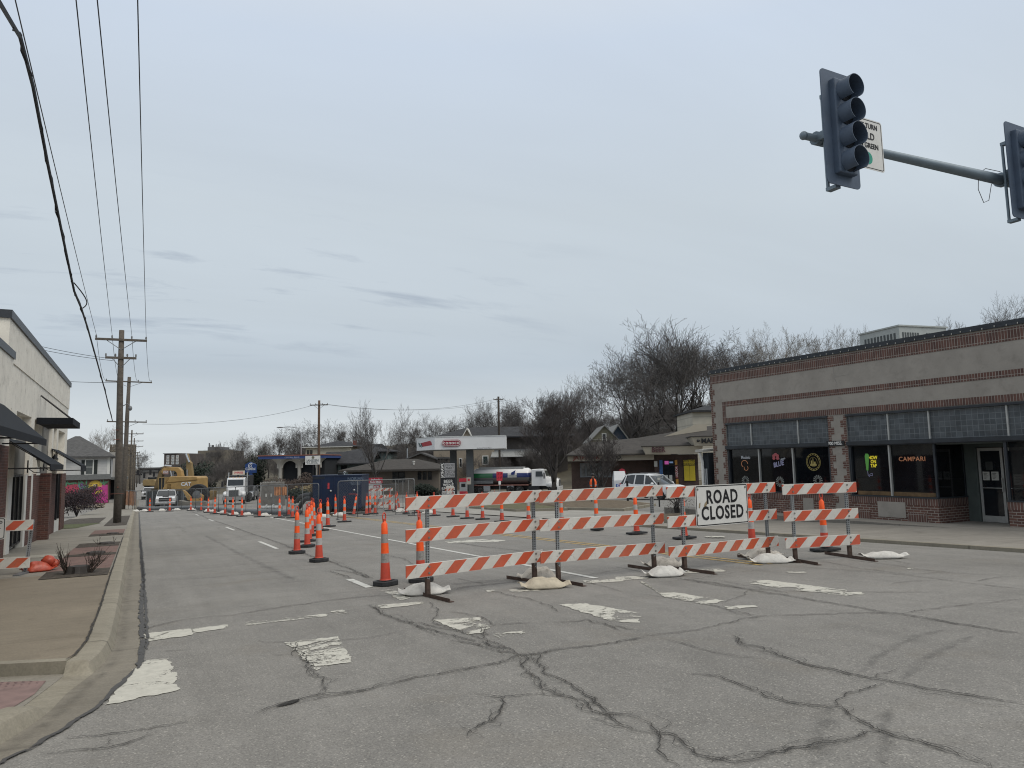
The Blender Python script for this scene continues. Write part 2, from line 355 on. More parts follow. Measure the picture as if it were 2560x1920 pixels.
CRK=[(1.5,[(0.84,5.97),(1.02,6.08),(1.14,6.13),(1.31,6.15),(1.42,6.2),(1.63,6.11),(1.88,6.15),(2.19,6.23),(2.51,6.22),(2.87,6.25),(3.16,6.29),(3.35,6.4),(3.55,6.34),(3.88,6.36),(4.27,6.31),(4.76,6.35)]),
(1,[(1.05,6.04),(1.3,6.08),(1.5,6.09),(1.63,6.1)]),
(1.2,[(4.85,6.47),(4.91,6.37),(5.07,6.3),(5.41,6.27),(5.74,6.31),(6.01,6.34),(6.26,6.41),(6.54,6.41),(6.77,6.31),(7.12,6.11),(7.49,5.92),(7.74,5.79),(7.82,5.66),(7.93,5.54)]),
(1.5,[(2.94,10.28),(2.96,9.91),(2.9,9.48),(2.95,9.13),(2.95,8.72),(3.02,8.28),(3.13,7.84),(3.2,7.51),(3.28,7.14),(3.31,6.87),(3.39,6.63),(3.35,6.4),(3.34,6.24),(3.18,6.04),(3.1,5.8),(3.07,5.49),(2.99,5.3),(3.01,5.06),(3.08,4.86),(3.0,4.61),(3.04,4.49),(3.0,4.38),(3.05,4.1)]),
(1.5,[(3.17,4.26),(3.17,4.15),(3.11,3.99),(3.16,3.88),(3.11,3.73),(3.06,3.55),(3.13,3.45),(3.15,3.37),(3.26,3.32),(3.46,3.32),(3.64,3.32),(3.84,3.29),(4.04,3.25),(4.23,3.24),(4.32,3.22)]),
(1.2,[(3.04,4.09),(3.1,4.0),(3.03,3.85),(2.92,3.74),(2.85,3.59),(2.87,3.47)]),
(1.3,[(3.35,6.4),(3.53,6.31),(3.39,6.12),(3.31,5.87),(3.2,5.73),(3.27,5.42),(3.2,5.1),(3.18,4.89),(3.13,4.67),(3.08,4.51),(3.15,4.42),(3.19,4.28)]),
(1,[(3.77,9.97),(3.61,9.23),(3.39,8.79),(3.23,8.44),(3.29,8.19),(3.33,7.8),(3.34,7.45),(3.38,7.22),(3.39,6.63)]),
(0.9,[(3.02,8.86),(3.14,8.31),(3.32,7.69),(3.49,7.45),(3.6,7.83),(3.79,7.88)]),
(0.9,[(3.05,7.45),(3.17,7.12),(3.22,6.84),(3.3,6.6),(3.39,6.41)]),
(1,[(2.92,5.18),(2.77,5.22),(2.59,5.26),(2.53,5.39),(2.45,5.5)]),
(1.6,[(2.58,5.24),(2.54,5.09),(2.38,4.93),(2.26,4.82),(2.16,4.76),(2.05,4.69),(1.99,4.61)]),
(0.9,[(2.58,5.23),(2.49,5.2),(2.38,5.2)]),
(0.9,[(2.95,5.28),(2.9,5.14),(2.99,5.02),(3.08,4.86)]),
(1,[(1.51,10.81),(2.0,10.94),(2.53,11.07),(2.96,11.12),(3.41,10.96),(3.82,10.87),(4.32,10.74),(4.9,10.96),(5.36,10.94),(5.68,10.93)]),
(0.8,[(1.22,8.75),(1.31,8.58),(1.63,8.39),(2.02,8.16),(2.4,8.1),(2.81,8.25)]),
(0.7,[(1.11,7.91),(1.29,7.88),(1.48,7.78)]),
(1.3,[(1.6,8.42),(1.52,7.89),(1.55,7.6),(1.49,7.23),(1.49,6.89),(1.51,6.7),(1.47,6.4),(1.42,6.2)]),
(1.2,[(4.85,10.65),(4.95,10.11),(4.93,9.71),(5.02,9.33),(4.99,8.89),(4.94,8.51),(4.82,8.13)]),
(0.9,[(3.58,9.1),(3.78,8.86),(3.87,8.57),(3.85,8.16),(3.79,7.88),(4.05,7.81),(4.42,7.62),(4.7,7.48),(4.85,7.46),(4.87,7.19),(4.82,6.91),(4.78,6.72)]),
(0.9,[(4.85,7.53),(4.8,7.24),(4.88,6.99),(4.96,6.6)]),
(0.8,[(3.71,7.88),(3.52,7.66),(3.34,7.14),(3.3,6.88)]),
(1.8,[(7.98,9.36),(8.0,8.82),(7.97,8.26),(7.91,7.67),(7.95,7.24),(7.89,6.75),(7.91,6.25),(7.85,5.77),(7.93,5.54),(7.88,5.22),(7.88,4.83),(7.87,4.48),(7.92,4.23)]),
(1.1,[(7.93,5.54),(8.2,5.57),(8.47,5.5),(8.91,5.45),(9.3,5.36),(9.92,5.27)]),
(1.9,[(5.61,5.85),(5.5,5.67),(5.39,5.52),(5.41,5.28),(5.33,5.0),(5.29,4.76),(5.28,4.47),(5.32,4.24),(5.32,4.08),(5.36,3.96),(5.41,3.81),(5.42,3.63),(5.5,3.42),(5.54,3.26),(5.63,3.05)]),
(1.4,[(4.27,4.97),(4.37,4.8),(4.37,4.58),(4.34,4.37),(4.28,4.14),(4.33,4.0),(4.37,3.87),(4.49,3.69),(4.47,3.62),(4.37,3.44),(4.32,3.28),(4.32,3.2),(4.33,2.99),(4.34,2.83),(4.34,2.68),(4.34,2.55)]),
(1.2,[(4.51,3.71),(4.64,3.81),(4.83,3.87),(5.05,3.88),(5.3,3.91)]),
(0.9,[(5.38,4.04),(5.44,4.09),(5.59,4.09),(5.74,4.11)]),
(0.9,[(4.9,6.17),(4.93,5.9),(4.93,5.67),(4.94,5.44),(4.98,5.17),(5.15,4.95)]),
(1.1,[(10.41,9.24),(10.65,8.37),(10.78,7.52),(10.73,6.92),(10.67,6.37),(10.63,5.63)]),
(0.8,[(9.81,7.01),(10.24,6.98),(10.6,6.79)]),
(0.8,[(10.9,7.42),(11.15,7.33),(11.5,7.29)]),
(1,[(10.79,6.39),(11.25,6.46),(11.59,6.4),(11.82,6.25)]),
(0.9,[(11.86,9.3),(11.73,8.33),(11.52,7.71),(11.51,7.13),(11.68,6.45)]),
(0.8,[(6.59,7.07),(6.56,6.79),(6.54,6.52),(6.54,6.41)]),
(0.9,[(7.85,7.87),(7.45,7.57),(6.85,7.34)]),
(0.9,[(8.24,7.49),(8.62,7.07),(9.09,6.62),(9.69,6.12)]),
(0.8,[(8.11,9.52),(8.23,8.75),(8.15,7.89),(8.08,7.32)]),
(0.8,[(6.46,8.58),(6.6,8.17),(6.64,7.68),(6.62,7.19),(6.49,6.7),(6.56,6.43)]),
(1.2,[(0.4,6.05),(0.24,6.05),(0.0,6.05),(-0.2,6.09),(-0.4,6.14)]),
(1.2,[(0.17,5.94),(0.07,5.85),(-0.09,5.77),(-0.29,5.81),(-0.53,5.88)]),
(0.9,[(-0.14,5.99),(-0.15,5.85),(-0.19,5.82)]),
(0.8,[(0.09,8.81),(0.29,8.8),(0.56,8.74)]),
(1.1,[(0.11,10.28),(0.24,10.52),(0.5,10.74),(0.89,10.76),(1.2,10.69),(1.55,10.83),(1.92,10.98),(2.47,11.01),(2.96,11.05),(3.42,11.06)]),
(1,[(0.62,15.62),(1.27,15.51),(1.98,15.61),(2.72,15.59),(3.36,15.55)]),
(0.8,[(0.28,16.51),(1.1,16.54),(1.86,16.67),(2.87,16.46)]),
(1.2,[(0.12,22.31),(0.76,22.19),(1.79,22.21),(2.8,22.15),(3.66,22.03)]),
(0.8,[(1.54,26.26),(2.53,26.5),(3.88,28.99)]),
(1.8,[(3.93,66.58),(3.9,55.04),(3.76,47.05),(3.87,40.71),(3.91,34.5),(3.88,28.99),(3.94,26.33),(3.94,23.5),(3.91,21.47),(3.85,19.34),(3.82,17.73),(3.93,16.9),(3.91,15.62),(3.9,14.11),(3.85,13.09)]),
(1.3,[(3.47,14.9),(3.54,14.07),(3.53,13.38)]),
(1.3,[(3.58,15.06),(3.8,14.2),(3.78,13.16)]),
(1.3,[(0.06,43.93),(1.39,47.66),(2.88,48.57),(4.31,48.54)]),
(1,[(5.05,22.54),(5.78,22.33),(6.77,22.17)]),
(1,[(4.43,19.18),(5.17,19.33),(5.81,19.14)]),
(0.9,[(1.65,20.32),(2.61,20.63),(3.65,20.01)]),
(0.9,[(1.68,17.43),(2.51,17.61),(3.39,17.79),(4.07,17.49)]),
(1.4,[(8.03,19.63),(8.02,17.71),(8.14,16.32),(8.24,15.1)]),
(1.2,[(5.35,16.9),(5.43,16.02),(5.21,14.81)]),
(1,[(4.31,10.79),(4.77,10.99),(5.16,10.97),(5.55,10.95),(5.89,10.9)]),
(1,[(6.58,10.21),(6.51,9.64),(6.41,8.89)]),
(1.2,[(5.05,12.09),(5.1,11.51),(5.16,10.97)]),
(1,[(6.85,10.84),(7.39,10.93),(7.96,11.02)]),
(1.2,[(7.79,25.11),(7.86,23.88)]),
(1,[(12.17,20.43),(12.11,18.42),(12.08,16.67)]),
(1.2,[(8.08,11.43),(7.98,10.48),(7.92,9.62),(7.87,8.67),(7.96,8.07),(8.13,7.6)]),
(0.9,[(13.13,10.72),(12.63,9.4),(12.06,8.17)]),
(0.9,[(12.49,11.41),(12.39,10.72)]),
(1,[(11.34,9.43),(10.97,8.44),(10.88,7.39)])]
def strip(mb,uv,pts,w,jit,seed,dz,step=.035):
    r=random.Random(seed); P=[Vector(p).to_2d() for p in pts]; Q=[]
    for a,b in zip(P,P[1:]):
        n=max(1,int((b-a).length/step))
        for i in range(n): Q.append(a.lerp(b,i/n))
    Q.append(P[-1]); n=len(Q)
    if n<3: return
    L_=[]
    for i,q in enumerate(Q):
        d=(Q[min(n-1,i+1)]-Q[max(0,i-1)]).normalized(); nn=Vector((-d.y,d.x))
        k=nn*jit*(noise.noise(Vector((q.x*4.5,q.y*4.5,seed*.37)))+.8*noise.noise(Vector((q.x*13,q.y*13,seed*1.7)))+.45*noise.noise(Vector((q.x*40,q.y*40,seed*.7))))
        ww=w*(.55+.9*abs(noise.noise(Vector((q.x*2.2,q.y*2.2,9.1+seed)))))*min(1,.25+min(i,n-1-i)*.12)
        L_.append((q+k+nn*ww/2,q+k-nn*ww/2))
    o=len(mb.v); mb.add([(p.x,p.y,zr(p.y)+dz) for l in L_ for p in l],[(2*i,2*i+1,2*i+3,2*i+2) for i in range(n-1)])
    uv+=[(0,0),(0,1),(1,1),(1,0)]*(n-1)
def stripobj(name,items,mat,dz,jit):
    mb=MB(); uv=[]
    for i,(w,p) in enumerate(items): strip(mb,uv,p,w,jit,i+1,dz)
    me=bpy.data.meshes.new(name); me.from_pydata(mb.v,[],mb.f); me.materials.append(mat)
    ul=me.uv_layers.new(name='UVMap'); ul.data.foreach_set('uv',[c for q in uv for c in q])
    o=bpy.data.objects.new(name,me); col.objects.link(o); return struct(o)
stripobj('road_crack_dirt',[(.12*w,p) for w,p in CRK],crack_stain_kerb_shade,.0035,.03)
stripobj('road_cracks',[(.0095*w+.0055,p) for w,p in CRK],crack_m,.012,.034)
extra=[(.009,[(a[0]+rnd.uniform(-s,s),a[1]+rnd.uniform(-s,s)) for a in p]) for w,p in CRK if w>=1.3 for s in (.07,.13)]
hr=random.Random(21)
for k in range(46):
    x=hr.uniform(.3,9.5) if k<34 else hr.uniform(8,14); y=hr.uniform(9,34); L_=hr.uniform(.8,3.2); a=hr.gauss(.0,.16)
    extra.append((hr.uniform(.005,.009)+y*.0003,[(x+L_*t*math.cos(a)+hr.uniform(-.05,.05),y+L_*t*math.sin(a)+hr.uniform(-.07,.07)) for t in (0,.33,.66,1)]))
for k in range(16):
    x=hr.choice((3.5,6.9,1.7,5.1))+hr.uniform(-.5,.5); y=hr.uniform(12,40); extra.append((.007+y*.0003,[(x+hr.uniform(-.12,.12),y+i*hr.uniform(.6,1.2)) for i in range(4)]))
stripobj('road_hairline_cracks',extra,crack_m,.0115,.05)
MKS=[[(-0.19,6.9),(0.34,7.03),(0.35,7.73),(0.33,8.41),(0.13,8.45),(0.01,8.1),(-0.1,7.57)],
[(0.09,10.02),(0.64,10.04),(0.61,9.57),(0.09,9.5)],
[(0.09,10.02),(0.63,10.04),(0.61,9.69),(0.12,9.63)],
[(0.63,9.99),(1.05,10.01),(1.03,9.74),(0.65,9.7)],
[(1.24,10.06),(2.27,9.95),(2.26,9.76),(1.72,9.8),(1.25,9.76)],
[(2.38,10.12),(2.55,10.13),(2.54,9.85),(2.4,9.85)],
[(1.49,8.45),(2.06,8.4),(1.89,7.1),(1.6,7.15),(1.53,7.01)],
[(3.31,8.64),(3.84,8.45),(3.73,7.86),(3.47,7.58),(3.32,7.58)],
[(3.57,7.45),(3.92,7.39),(3.87,7.26),(3.52,7.21)],
[(3.06,10.18),(3.7,10.07),(3.67,9.86),(3.02,9.87)],
[(5.18,10.24),(5.58,10.14),(5.53,9.84),(5.1,9.98)],
[(5.11,8.62),(5.44,8.44),(5.6,7.44),(5.22,6.95),(5.02,7.2)],
[(7.31,9.69),(6.77,8.52),(6.96,8.41),(7.01,7.47),(6.62,7.32),(6.58,8.18)],
[(8.38,8.5),(8.83,8.47),(8.9,7.04),(8.64,6.86),(8.33,7.42)],
[(8.51,7.07),(8.9,6.82),(8.75,6.68),(8.3,6.82)],
[(6.72,7.15),(7.06,6.97),(7.0,6.86),(6.6,6.96)],
[(8.65,10.23),(9.28,9.9),(9.1,9.62),(8.37,9.86)],
[(7.94,19.74),(9.03,19.54),(9.37,18.59),(8.96,18.3),(7.75,18.95)],
[(6.59,10.29),(7.25,10.04),(7.06,9.79),(6.49,9.97)],
[(5.12,8.59),(5.26,8.42),(5.56,7.73),(5.49,7.64),(5.15,8.01)],
[(7.28,10.31),(7.78,10.08),(7.6,9.81),(6.95,9.86)],
[(8.83,10.19),(9.21,9.79),(9.06,9.61),(8.63,9.83)],
[(13.77,15.29),(14.08,14.9),(13.87,14.63),(13.52,14.92)],
[(9.81,8.9),(10.01,8.71),(9.9,8.58),(9.7,8.76)],
[(11.54,7.91),(11.6,7.86),(11.49,7.77),(11.43,7.82)],
[(4.88,10.39),(4.99,10.34),(4.93,10.19),(4.81,10.24)],
[(3.53,11.62),(3.65,11.6),(3.65,10.94),(3.49,10.47)],
[(3.57,11.57),(3.71,11.49),(3.65,10.46),(3.46,10.37)]]
def patch(name,polys,mat,dz,ragged=False):
    mb=MB(); 
    for i,p in enumerate(polys):
        q=[]
        for (x0,y0),(x1,y1) in zip(p,p[1:]+p[:1]):
            L_=math.hypot(x1-x0,y1-y0); n=max(1,int(L_/.035)); nx,ny=-(y1-y0)/max(L_,.01),(x1-x0)/max(L_,.01)
            for k in range(n):
                x=x0+(x1-x0)*k/n; y=y0+(y1-y0)*k/n; w_=.035*(noise.noise(Vector((x*7,y*7,i)))+.8*noise.noise(Vector((x*22,y*22,i+.5)))) if ragged else 0
                q.append((x+nx*w_,y+ny*w_))
        mb.quad(*[(x,y,zr(y)+dz+i*.00002) for x,y in q])
    return struct(mb.build(name,mat))
patch('crosswalk_marking',MKS[:2],paint_n,.0062,True); patch('crosswalk_marking',MKS[2:],paint_w,.006,True)
def line(x,y0,y1,wd=.11): return [(x-wd/2,y0),(x+wd/2,y0),(x+wd/2,y1),(x-wd/2,y1)]
patch('lane_dash_marking',[line(3.47,12.0,13.3,.13),line(3.52,21.4,24.8),line(3.62,32.6,35.9),line(3.75,43.6,46.8),line(3.75,55,58)]+[line(6.93,10.4,31),line(7.0,31,45)],paint_s,.0065)
patch('centre_line_marking',[line(x,a,a+14,.1) for x in (10.16,10.4) for a in (9.8,23.8,37.8)],paint_y,.0065)
# sealed joint between asphalt and gutter
ST=[((.03,130),(-.24,130),(-.47,130),.13),((.03,95),(-.24,95),(-.47,95),.13),((.03,72),(-.24,72),(-.47,72),.13),((.07,30),(-.22,30),(-.45,30),.13),((.11,16.5),(-.19,16.5),(-.44,16.5),.13),((.06,12),(-.18,12),(-.42,12),.13),((.07,9.4),(-.19,9.4),(-.44,9.2),.13),((.06,8.5),(-.25,8.6),(-.5,8.5),.13),((.01,8.1),(-.325,8.2),(-.565,8.27),.125),((.0,8.02),(-.35,8.1),(-.58,8.19),.015),
 ((-.11,7.52),(-.5,7.5),(-.68,7.7),.012),((-.22,7.0),(-.57,6.98),(-.8,7.1),.012),((-.26,6.86),(-.6,6.86),(-.85,6.97),.085),((-.4,6.48),(-.67,6.6),(-.97,6.6),.13),((-.61,6.04),(-.8,6.23),(-1.1,6.35),.13),((-.74,5.85),(-.95,6.02),(-1.22,6.2),.13),((-1.3,5.2),(-1.4,5.55),(-1.65,5.8),.13),((-2.2,4.6),(-2.3,5.0),(-2.5,5.3),.13),((-4,4.1),(-4,4.55),(-4,4.85),.13),((-12,4),(-12,4.45),(-12,4.75),.13)]
SEAM=[s[0] for s in ST]; FOOT=[s[1] for s in ST]; BACK=[s[2] for s in ST]; HK=[s[3] for s in ST]
_k=[5 if f[1]<13.5 else 1 for f in FOOT]
def resample(P,n=5):
    out=[]
    for i,(a,b) in enumerate(zip(P,P[1:])): out+=[tuple(a[j]+(b[j]-a[j])*t/_k[i] for j in range(len(a))) for t in range(_k[i])]
    return out+[P[-1]]
def smoothpl(P,it=1):
    P=[list(p) for p in P]
    for _ in range(it):
        Q=[p[:] for p in P]
        for i in range(1,len(P)-1):
            if P[i][1]<14:
                for c in (0,1): Q[i][c]=.25*P[i-1][c]+.5*P[i][c]+.25*P[i+1][c]
        P=Q
    return P
def rail_strip(lines):
    mb=MB(); n=len(lines[0]); m=len(lines)
    mb.add([l[i] for i in range(n) for l in lines],[(i*m+j,i*m+j+1,(i+1)*m+j+1,(i+1)*m+j) for i in range(n-1) for j in range(m-1)]); return mb
se=smoothpl(resample(SEAM)); fo=smoothpl(resample(FOOT)); ba=smoothpl(resample(BACK)); hk=[h[0] for h in resample([(h,p[1]) for h,p in zip(HK,FOOT)])]; assert len(se)==len(fo)==len(ba)==len(hk)
def mixp(a,b,t): return (a[0]+(b[0]-a[0])*t,a[1]+(b[1]-a[1])*t)
G_=lambda p,z:(p[0],p[1],zr(p[1])+z)
struct(rail_strip([[G_(s,.004) for s in se],[G_(mixp(s,f,.6),-.004+.012) for s,f in zip(se,fo)],[G_(f,.008) for f in fo]]).build('gutter',gutter_m,smooth=True))
struct(rail_strip([[G_(f,.006) for f in fo],[G_(mixp(f,b,.1),h*.5) for f,b,h in zip(fo,ba,hk)],[G_(mixp(f,b,.2),h*.88) for f,b,h in zip(fo,ba,hk)],[G_(mixp(f,b,.34),h) for f,b,h in zip(fo,ba,hk)],[G_(mixp(f,b,.5),h+.004) for f,b,h in zip(fo,ba,hk)],[G_(b,h+.004) for b,h in zip(ba,hk)],[G_(b,-.05) for b in ba]]).build('kerb',kerb_m,auto=28))
stripobj('gutter_seam_sealant',[(.085,[(x+.02,y) for x,y in SEAM[3:9]]),(.06,SEAM[8:]),(.09,[(x+.03,y) for x,y in SEAM[2:5]]),(.05,[(.13,9),(.15,12),(.13,16),(.1,22)])],seal_m,.0125,.022)
stripobj('gutter_dirt_shade',[(.2,[(x+.07,y) for x,y in FOOT[2:10]]),(.22,[(x+.1,y-.06) for x,y in FOOT[8:]])],crack_stain_kerb_shade,.022,.03)  # kerb-foot dirt that also paints in the shade of the kerb face
stripobj('kerb_joint_dirt',[(.05,[(x-.01,y) for x,y in BACK[3:9]])],crack_m,.15,.01)
mb=MB(); pts=[(p[0]-.005,p[1]) for p in ba if p[1]>=8.35]
poly=[(p[0],p[1]) for p in reversed(pts)]
def slab(name,poly,mat,dz,depth=.2):
    mb=MB(); mb.hexa([(x,y,zr(y)+dz-depth) for x,y in poly],[(x,y,zr(y)+dz) for x,y in poly]); return struct(mb.build(name,mat))
near=[p for p in pts if p[1]<17.2]
slab('ramp_return_kerb',[(-.54,8.36),(-1.13,8.63),(-2.5,8.96),(-8,9.62),(-8,9.48),(-2.5,8.82),(-1.12,8.48),(-.57,8.24)],kerb_m,.139)
slab('sidewalk_corner',[(-.47,17.2)]+near+[(-1.13,8.62),(-2.5,8.95),(-8,9.6),(-8,17.2)],walk_near,.138)
slab('sidewalk',[(-.475,95),(-.455,30),(-.45,17.2),(-4,17.2),(-4,95)],walk_far,.136); slab('sidewalk',[(-.475,130),(-.475,95),(-4,95),(-4,130)],walk_far,.136)
sheet('sidewalk_light_slab',[(-3.3,22.3),(-1.68,22.3),(-1.68,23.3),(-3.3,23.3)],concrete('pale_slab',(.34,.325,.28)),.142)
# ramp with truncated domes, border
slab('ramp_border',[(-.56,8.22),(-1.12,8.5),(-8,9.4),(-8,5.2),(-2.4,5.5),(-1.2,6.4),(-.82,7.0),(-.66,7.75)],walk_far,.022,.1)
def domes():
    m,nt,b=newmat('tactile_paving'); co_=objco(nt)
    vo=node(nt,'ShaderNodeTexVoronoi'); vo.inputs['Scale'].default_value=17; vo.inputs['Randomness'].default_value=0; nt.links.new(co_,vo.inputs['Vector'])
    d=mrange(nt,vo.outputs['Distance'],.22,.34,1,0); cc=mixc(nt,d,(.2,.135,.125,1),(.085,.045,.05,1))
    nt.links.new(mixc(nt,1,cc,mrange(nt,nz(nt,co_,6,5),.3,.7,.8,1.2),'MULTIPLY'),b.inputs['Base Color']); b.inputs['Roughness'].default_value=.8
    bn=node(nt,'ShaderNodeBump'); bn.inputs['Distance'].default_value=.01; nt.links.new(d,bn.inputs['Height']); nt.links.new(bn.outputs[0],b.inputs['Normal'])
    return m
sheet('ramp_tactile_paving',[(-.7,8.02),(-.74,7.55),(-.86,7.15),(-1.6,6.7),(-2.6,6.5),(-2.6,8.5),(-1.12,8.25)],domes(),.027)
paver=brickmat('pink_brick_paving',(.2,.125,.108),(.15,.092,.082),(.13,.11,.09),.2,.1,.006,flat=True)
soil=pm('planting_soil',(.062,.052,.042),.95,.5,9,bump=.8,bscale=30)
for a,b_ in ((17.9,21.6),(22.5,25.2),(33.2,36.6)): sheet('brick_paving',[(-1.66,a),(-.49,a),(-.49,b_),(-1.66,b_)],paver,.143)
def soilbed(x0,x1,y0,y1,seed,h=.05):
    mb=MB(); nx,ny=14,14
    mb.add([(x0+(x1-x0)*i/nx,y0+(y1-y0)*j/ny,zr(y0+(y1-y0)*j/ny)+.141+h*(.3+.7*noise.noise(Vector((i*.5,j*.5,seed))))*math.sin(PI*i/nx)**.5*math.sin(PI*j/ny)**.5+.006) for j in range(ny+1) for i in range(nx+1)],
      [(j*(nx+1)+i,j*(nx+1)+i+1,(j+1)*(nx+1)+i+1,(j+1)*(nx+1)+i) for j in range(ny) for i in range(nx)])
    return struct(mb.build('planting_bed',soil,smooth=True))
for a,b_,s in ((16.35,17.85,1),(21.65,22.45,2),(25.2,27.2,3),(31.6,33.1,4)): soilbed(-1.64,-.49,a,b_,s)
soilbed(-1.5,-.5,41,58,5,.08)
sheet('lawn_strip',[(-3.9,40.4),(-2.6,40.3),(-1.75,46),(-4,46)],pm('winter_grass',(.075,.085,.035),.95,.4,6,bump=.6,bscale=60),.145)
soilbed(-4,-1.9,46,56,8,.1)
# right-hand pavement, kerb, forecourt, islands
slab('pavement',[(15.55,-6),(20.56,-6),(20.56,24),(15.55,24)],walk_r,.02,.3)
slab('pavement_kerb',[(15.4,-6),(15.54,-6),(15.54,24),(15.4,24)],kerb_m,.025,.3)
mb=MB(); mb.hexa([(19.5,-6,-1.2),(20.6,-6,-1.2),(20.6,24,-1.2),(19.5,24,-1.2)],[(19.5,-6,-.3),(20.6,-6,-.3),(20.6,24,-.385),(19.5,24,-.385)]); struct(mb.build('raised_step',walk_r))
gridsheet('forecourt',[15.6,20,30,45,60,80],[24,30,40,50,60,80,95,128],lot_m,lambda x,y:zr(y)+.03)
sheet('driveway_apron',[(15.45,24),(21,24),(21,62),(15.45,62)],concrete('apron_concrete',(.29,.28,.255),3,3,.8),.036)
mulch=pm('mulch_and_dead_grass',(.115,.09,.06),.95,.5,5,bump=.8,bscale=25); turf=pm('thin_winter_turf',(.1,.095,.05),.95,.4,5,bump=.6,bscale=30)
def island(poly,mat,name='planted_island'):
    slab('island_kerb',poly,kerb_m,.16,.25); c=Vector((sum(p[0] for p in poly)/len(poly),sum(p[1] for p in poly)/len(poly)))
    q=[(c.x+(x-c.x)*.95,c.y+(y-c.y)*.95) for x,y in poly]
    mb=MB(); mb.quad(*[(x,y,zr(y)+.165) for x,y in q]); struct(mb.build(name,mat))
for px,mt in (([(1172,1272),(1262,1260),(1380,1267),(1420,1278),(1290,1281)],turf),([(1285,1263),(1400,1252),(1560,1257),(1640,1266),(1560,1280),(1400,1276)],mulch),([(1560,1300),(1700,1292),(1760,1300),(1700,1312)],mulch)):
    island([tuple(gp(*p).to_2d()) for p in px],mt)
PHX,PHY=gp(718,1760).to_2d()
sheet('pothole',[(PHX+x,PHY+y) for x,y in ((-.1,-.035),(-.05,-.06),(.02,-.045),(.09,.0),(.11,.05),(.05,.055),(-.04,.01))],alpha_mat('pothole_dark',(.03,.028,.026),worn(.3,.5),.95),.011)
def faint(nt,b,c):
    uv=node(nt,'ShaderNodeUVMap').outputs[0]; s=node(nt,'ShaderNodeSeparateXYZ'); nt.links.new(uv,s.inputs[0]); e=mathn(nt,'ABSOLUTE',mathn(nt,'SUBTRACT',s.outputs[1],.5))
    nt.links.new(mathn(nt,'MULTIPLY',mrange(nt,e,.1,.5,1,0),mrange(nt,nz(nt,objco(nt),6,6,.7),  .35,.65,.02,.27)),b.inputs['Alpha']); b.inputs['Base Color'].default_value=(*c,1)
tyrem=alpha_mat('tyre_rubber_marks',(.05,.05,.05),faint,.8)
Z7=lambda x,y:(1600+x*.43399,1400+y*.43399)
stripobj('tyre_marks',[(w_,[tuple(gp(*Z7(*q)).to_2d()) for q in P_]) for w_,P_ in ((.2,((1270,650),(1370,560),(1500,480),(1620,435),(1760,405))),(.2,((1520,690),(1590,620),(1700,545),(1810,480),(1920,440))),(.22,((1090,850),(1060,950),(1035,1060),(1010,1195))),(.18,((1440,850),(1420,960),(1400,1100),(1380,1195))))]+[(.7,[(4.7,11.4),(5.2,11.35),(5.7,11.25),(6.2,11.2)]),(.28,[(2.6,14),(2.45,20),(2.3,30)])],tyrem,.0045,.03)
def each(name,mat,par,boxes):
    for b in boxes: m=MB(); m.box(*b); m.build(name,mat,par)
# ---------------------------------------------------------------- brick and stucco corner building (facade looks towards -X)
stucco=pm('grey_stucco',(.305,.283,.255),.9,.13,1.3,bump=.15,bscale=60,dirt=.25)
brick=brickmat('dark_red_brick',(.14,.073,.058),(.09,.05,.043),(.3,.27,.24),.21,.075,.008)
soldier=brickmat('soldier_brick',(.135,.073,.06),(.08,.048,.043),(.28,.25,.225),.24,.078,.008,swap=True,offset=0)
gblock=brickmat('glass_block',(.085,.098,.11),(.05,.06,.07),(.14,.16,.175),.155,.155,.008,offset=0,rough=.25,var=.3,spec=.5,bump=.5)
dkmetal=pm('dark_blue_grey_metal',(.025,.03,.037),.5,.3,3); alum=pm('pale_aluminium',(.42,.43,.42),.4,.1,6,metal=.3)
XF,ZB0=20.5,-.38
rb=thing('corner_shop','long single-storey brick and grey stucco shop with glass block transoms and neon window signs','shop building',(XF,22,ZB0),-PI/2)
z_=lambda z:z-ZB0
W_=26.0
m=MB()
m.box(0,W_,.0,.3,z_(2.97),z_(5.0))            # upper wall
m.box(0,.75,0,.3,-.3,z_(2.97)); m.box(5.5,6.2,0,.3,-.3,z_(2.97))
m.box(0,.3,.3,14,-.3,z_(5.0)); m.box(0,W_,13.7,14,-.5,z_(4.9)); m.box(W_-.3,W_,.3,13.7,-.5,z_(5))
m.box(.3,W_-.3,.3,13.7,z_(4.5),z_(4.62))
m.build('wall',stucco,rb)
def bands(parts,mat,name):
    m=MB()
    for b in parts: m.box(*b)
    m.build(name,mat,rb)
bands([(.02,W_,-.012,.0,z_(4.6),z_(4.95)),(.62,W_,-.012,0,z_(3.64),z_(3.83)),(.62,W_,-.012,0,z_(2.985),z_(3.18)),(.62,.8,-.012,0,z_(3.183),z_(3.637))],soldier,'soldier_course')
def quoins(x,sgn,z0,z1,ph=0):
    m=MB(); k=0; z=z0
    while z<z1-.05:
        wd=.22 if (k+ph)%2 else .1
        h=min(.225,z1-z); m.box(*(sorted((x,x+sgn*wd))),-.012,0,z,z+h-.004); z+=.225; k+=1
    m.build('brick_quoins',brick,rb)
quoins(0,1,-.2,z_(4.6)); quoins(.75,-1,-.2,z_(2.98),1); quoins(5.5,1,-.2,z_(2.95)); quoins(6.2,-1,-.2,z_(2.95),1)
m=MB(); zs=z_(.34)
m.box(.75,5.5,-.0,.3,-.3,zs); m.box(6.2,9.05,0,.25,-.3,zs); m.box(8.85,9.05,.25,1.45,-.3,zs); m.box(10.94,W_,0,.3,-.3,zs); m.box(10.94,11.1,.3,1.45,-.3,zs)
m.build('brick_bulkhead',brick,rb)
m=MB()
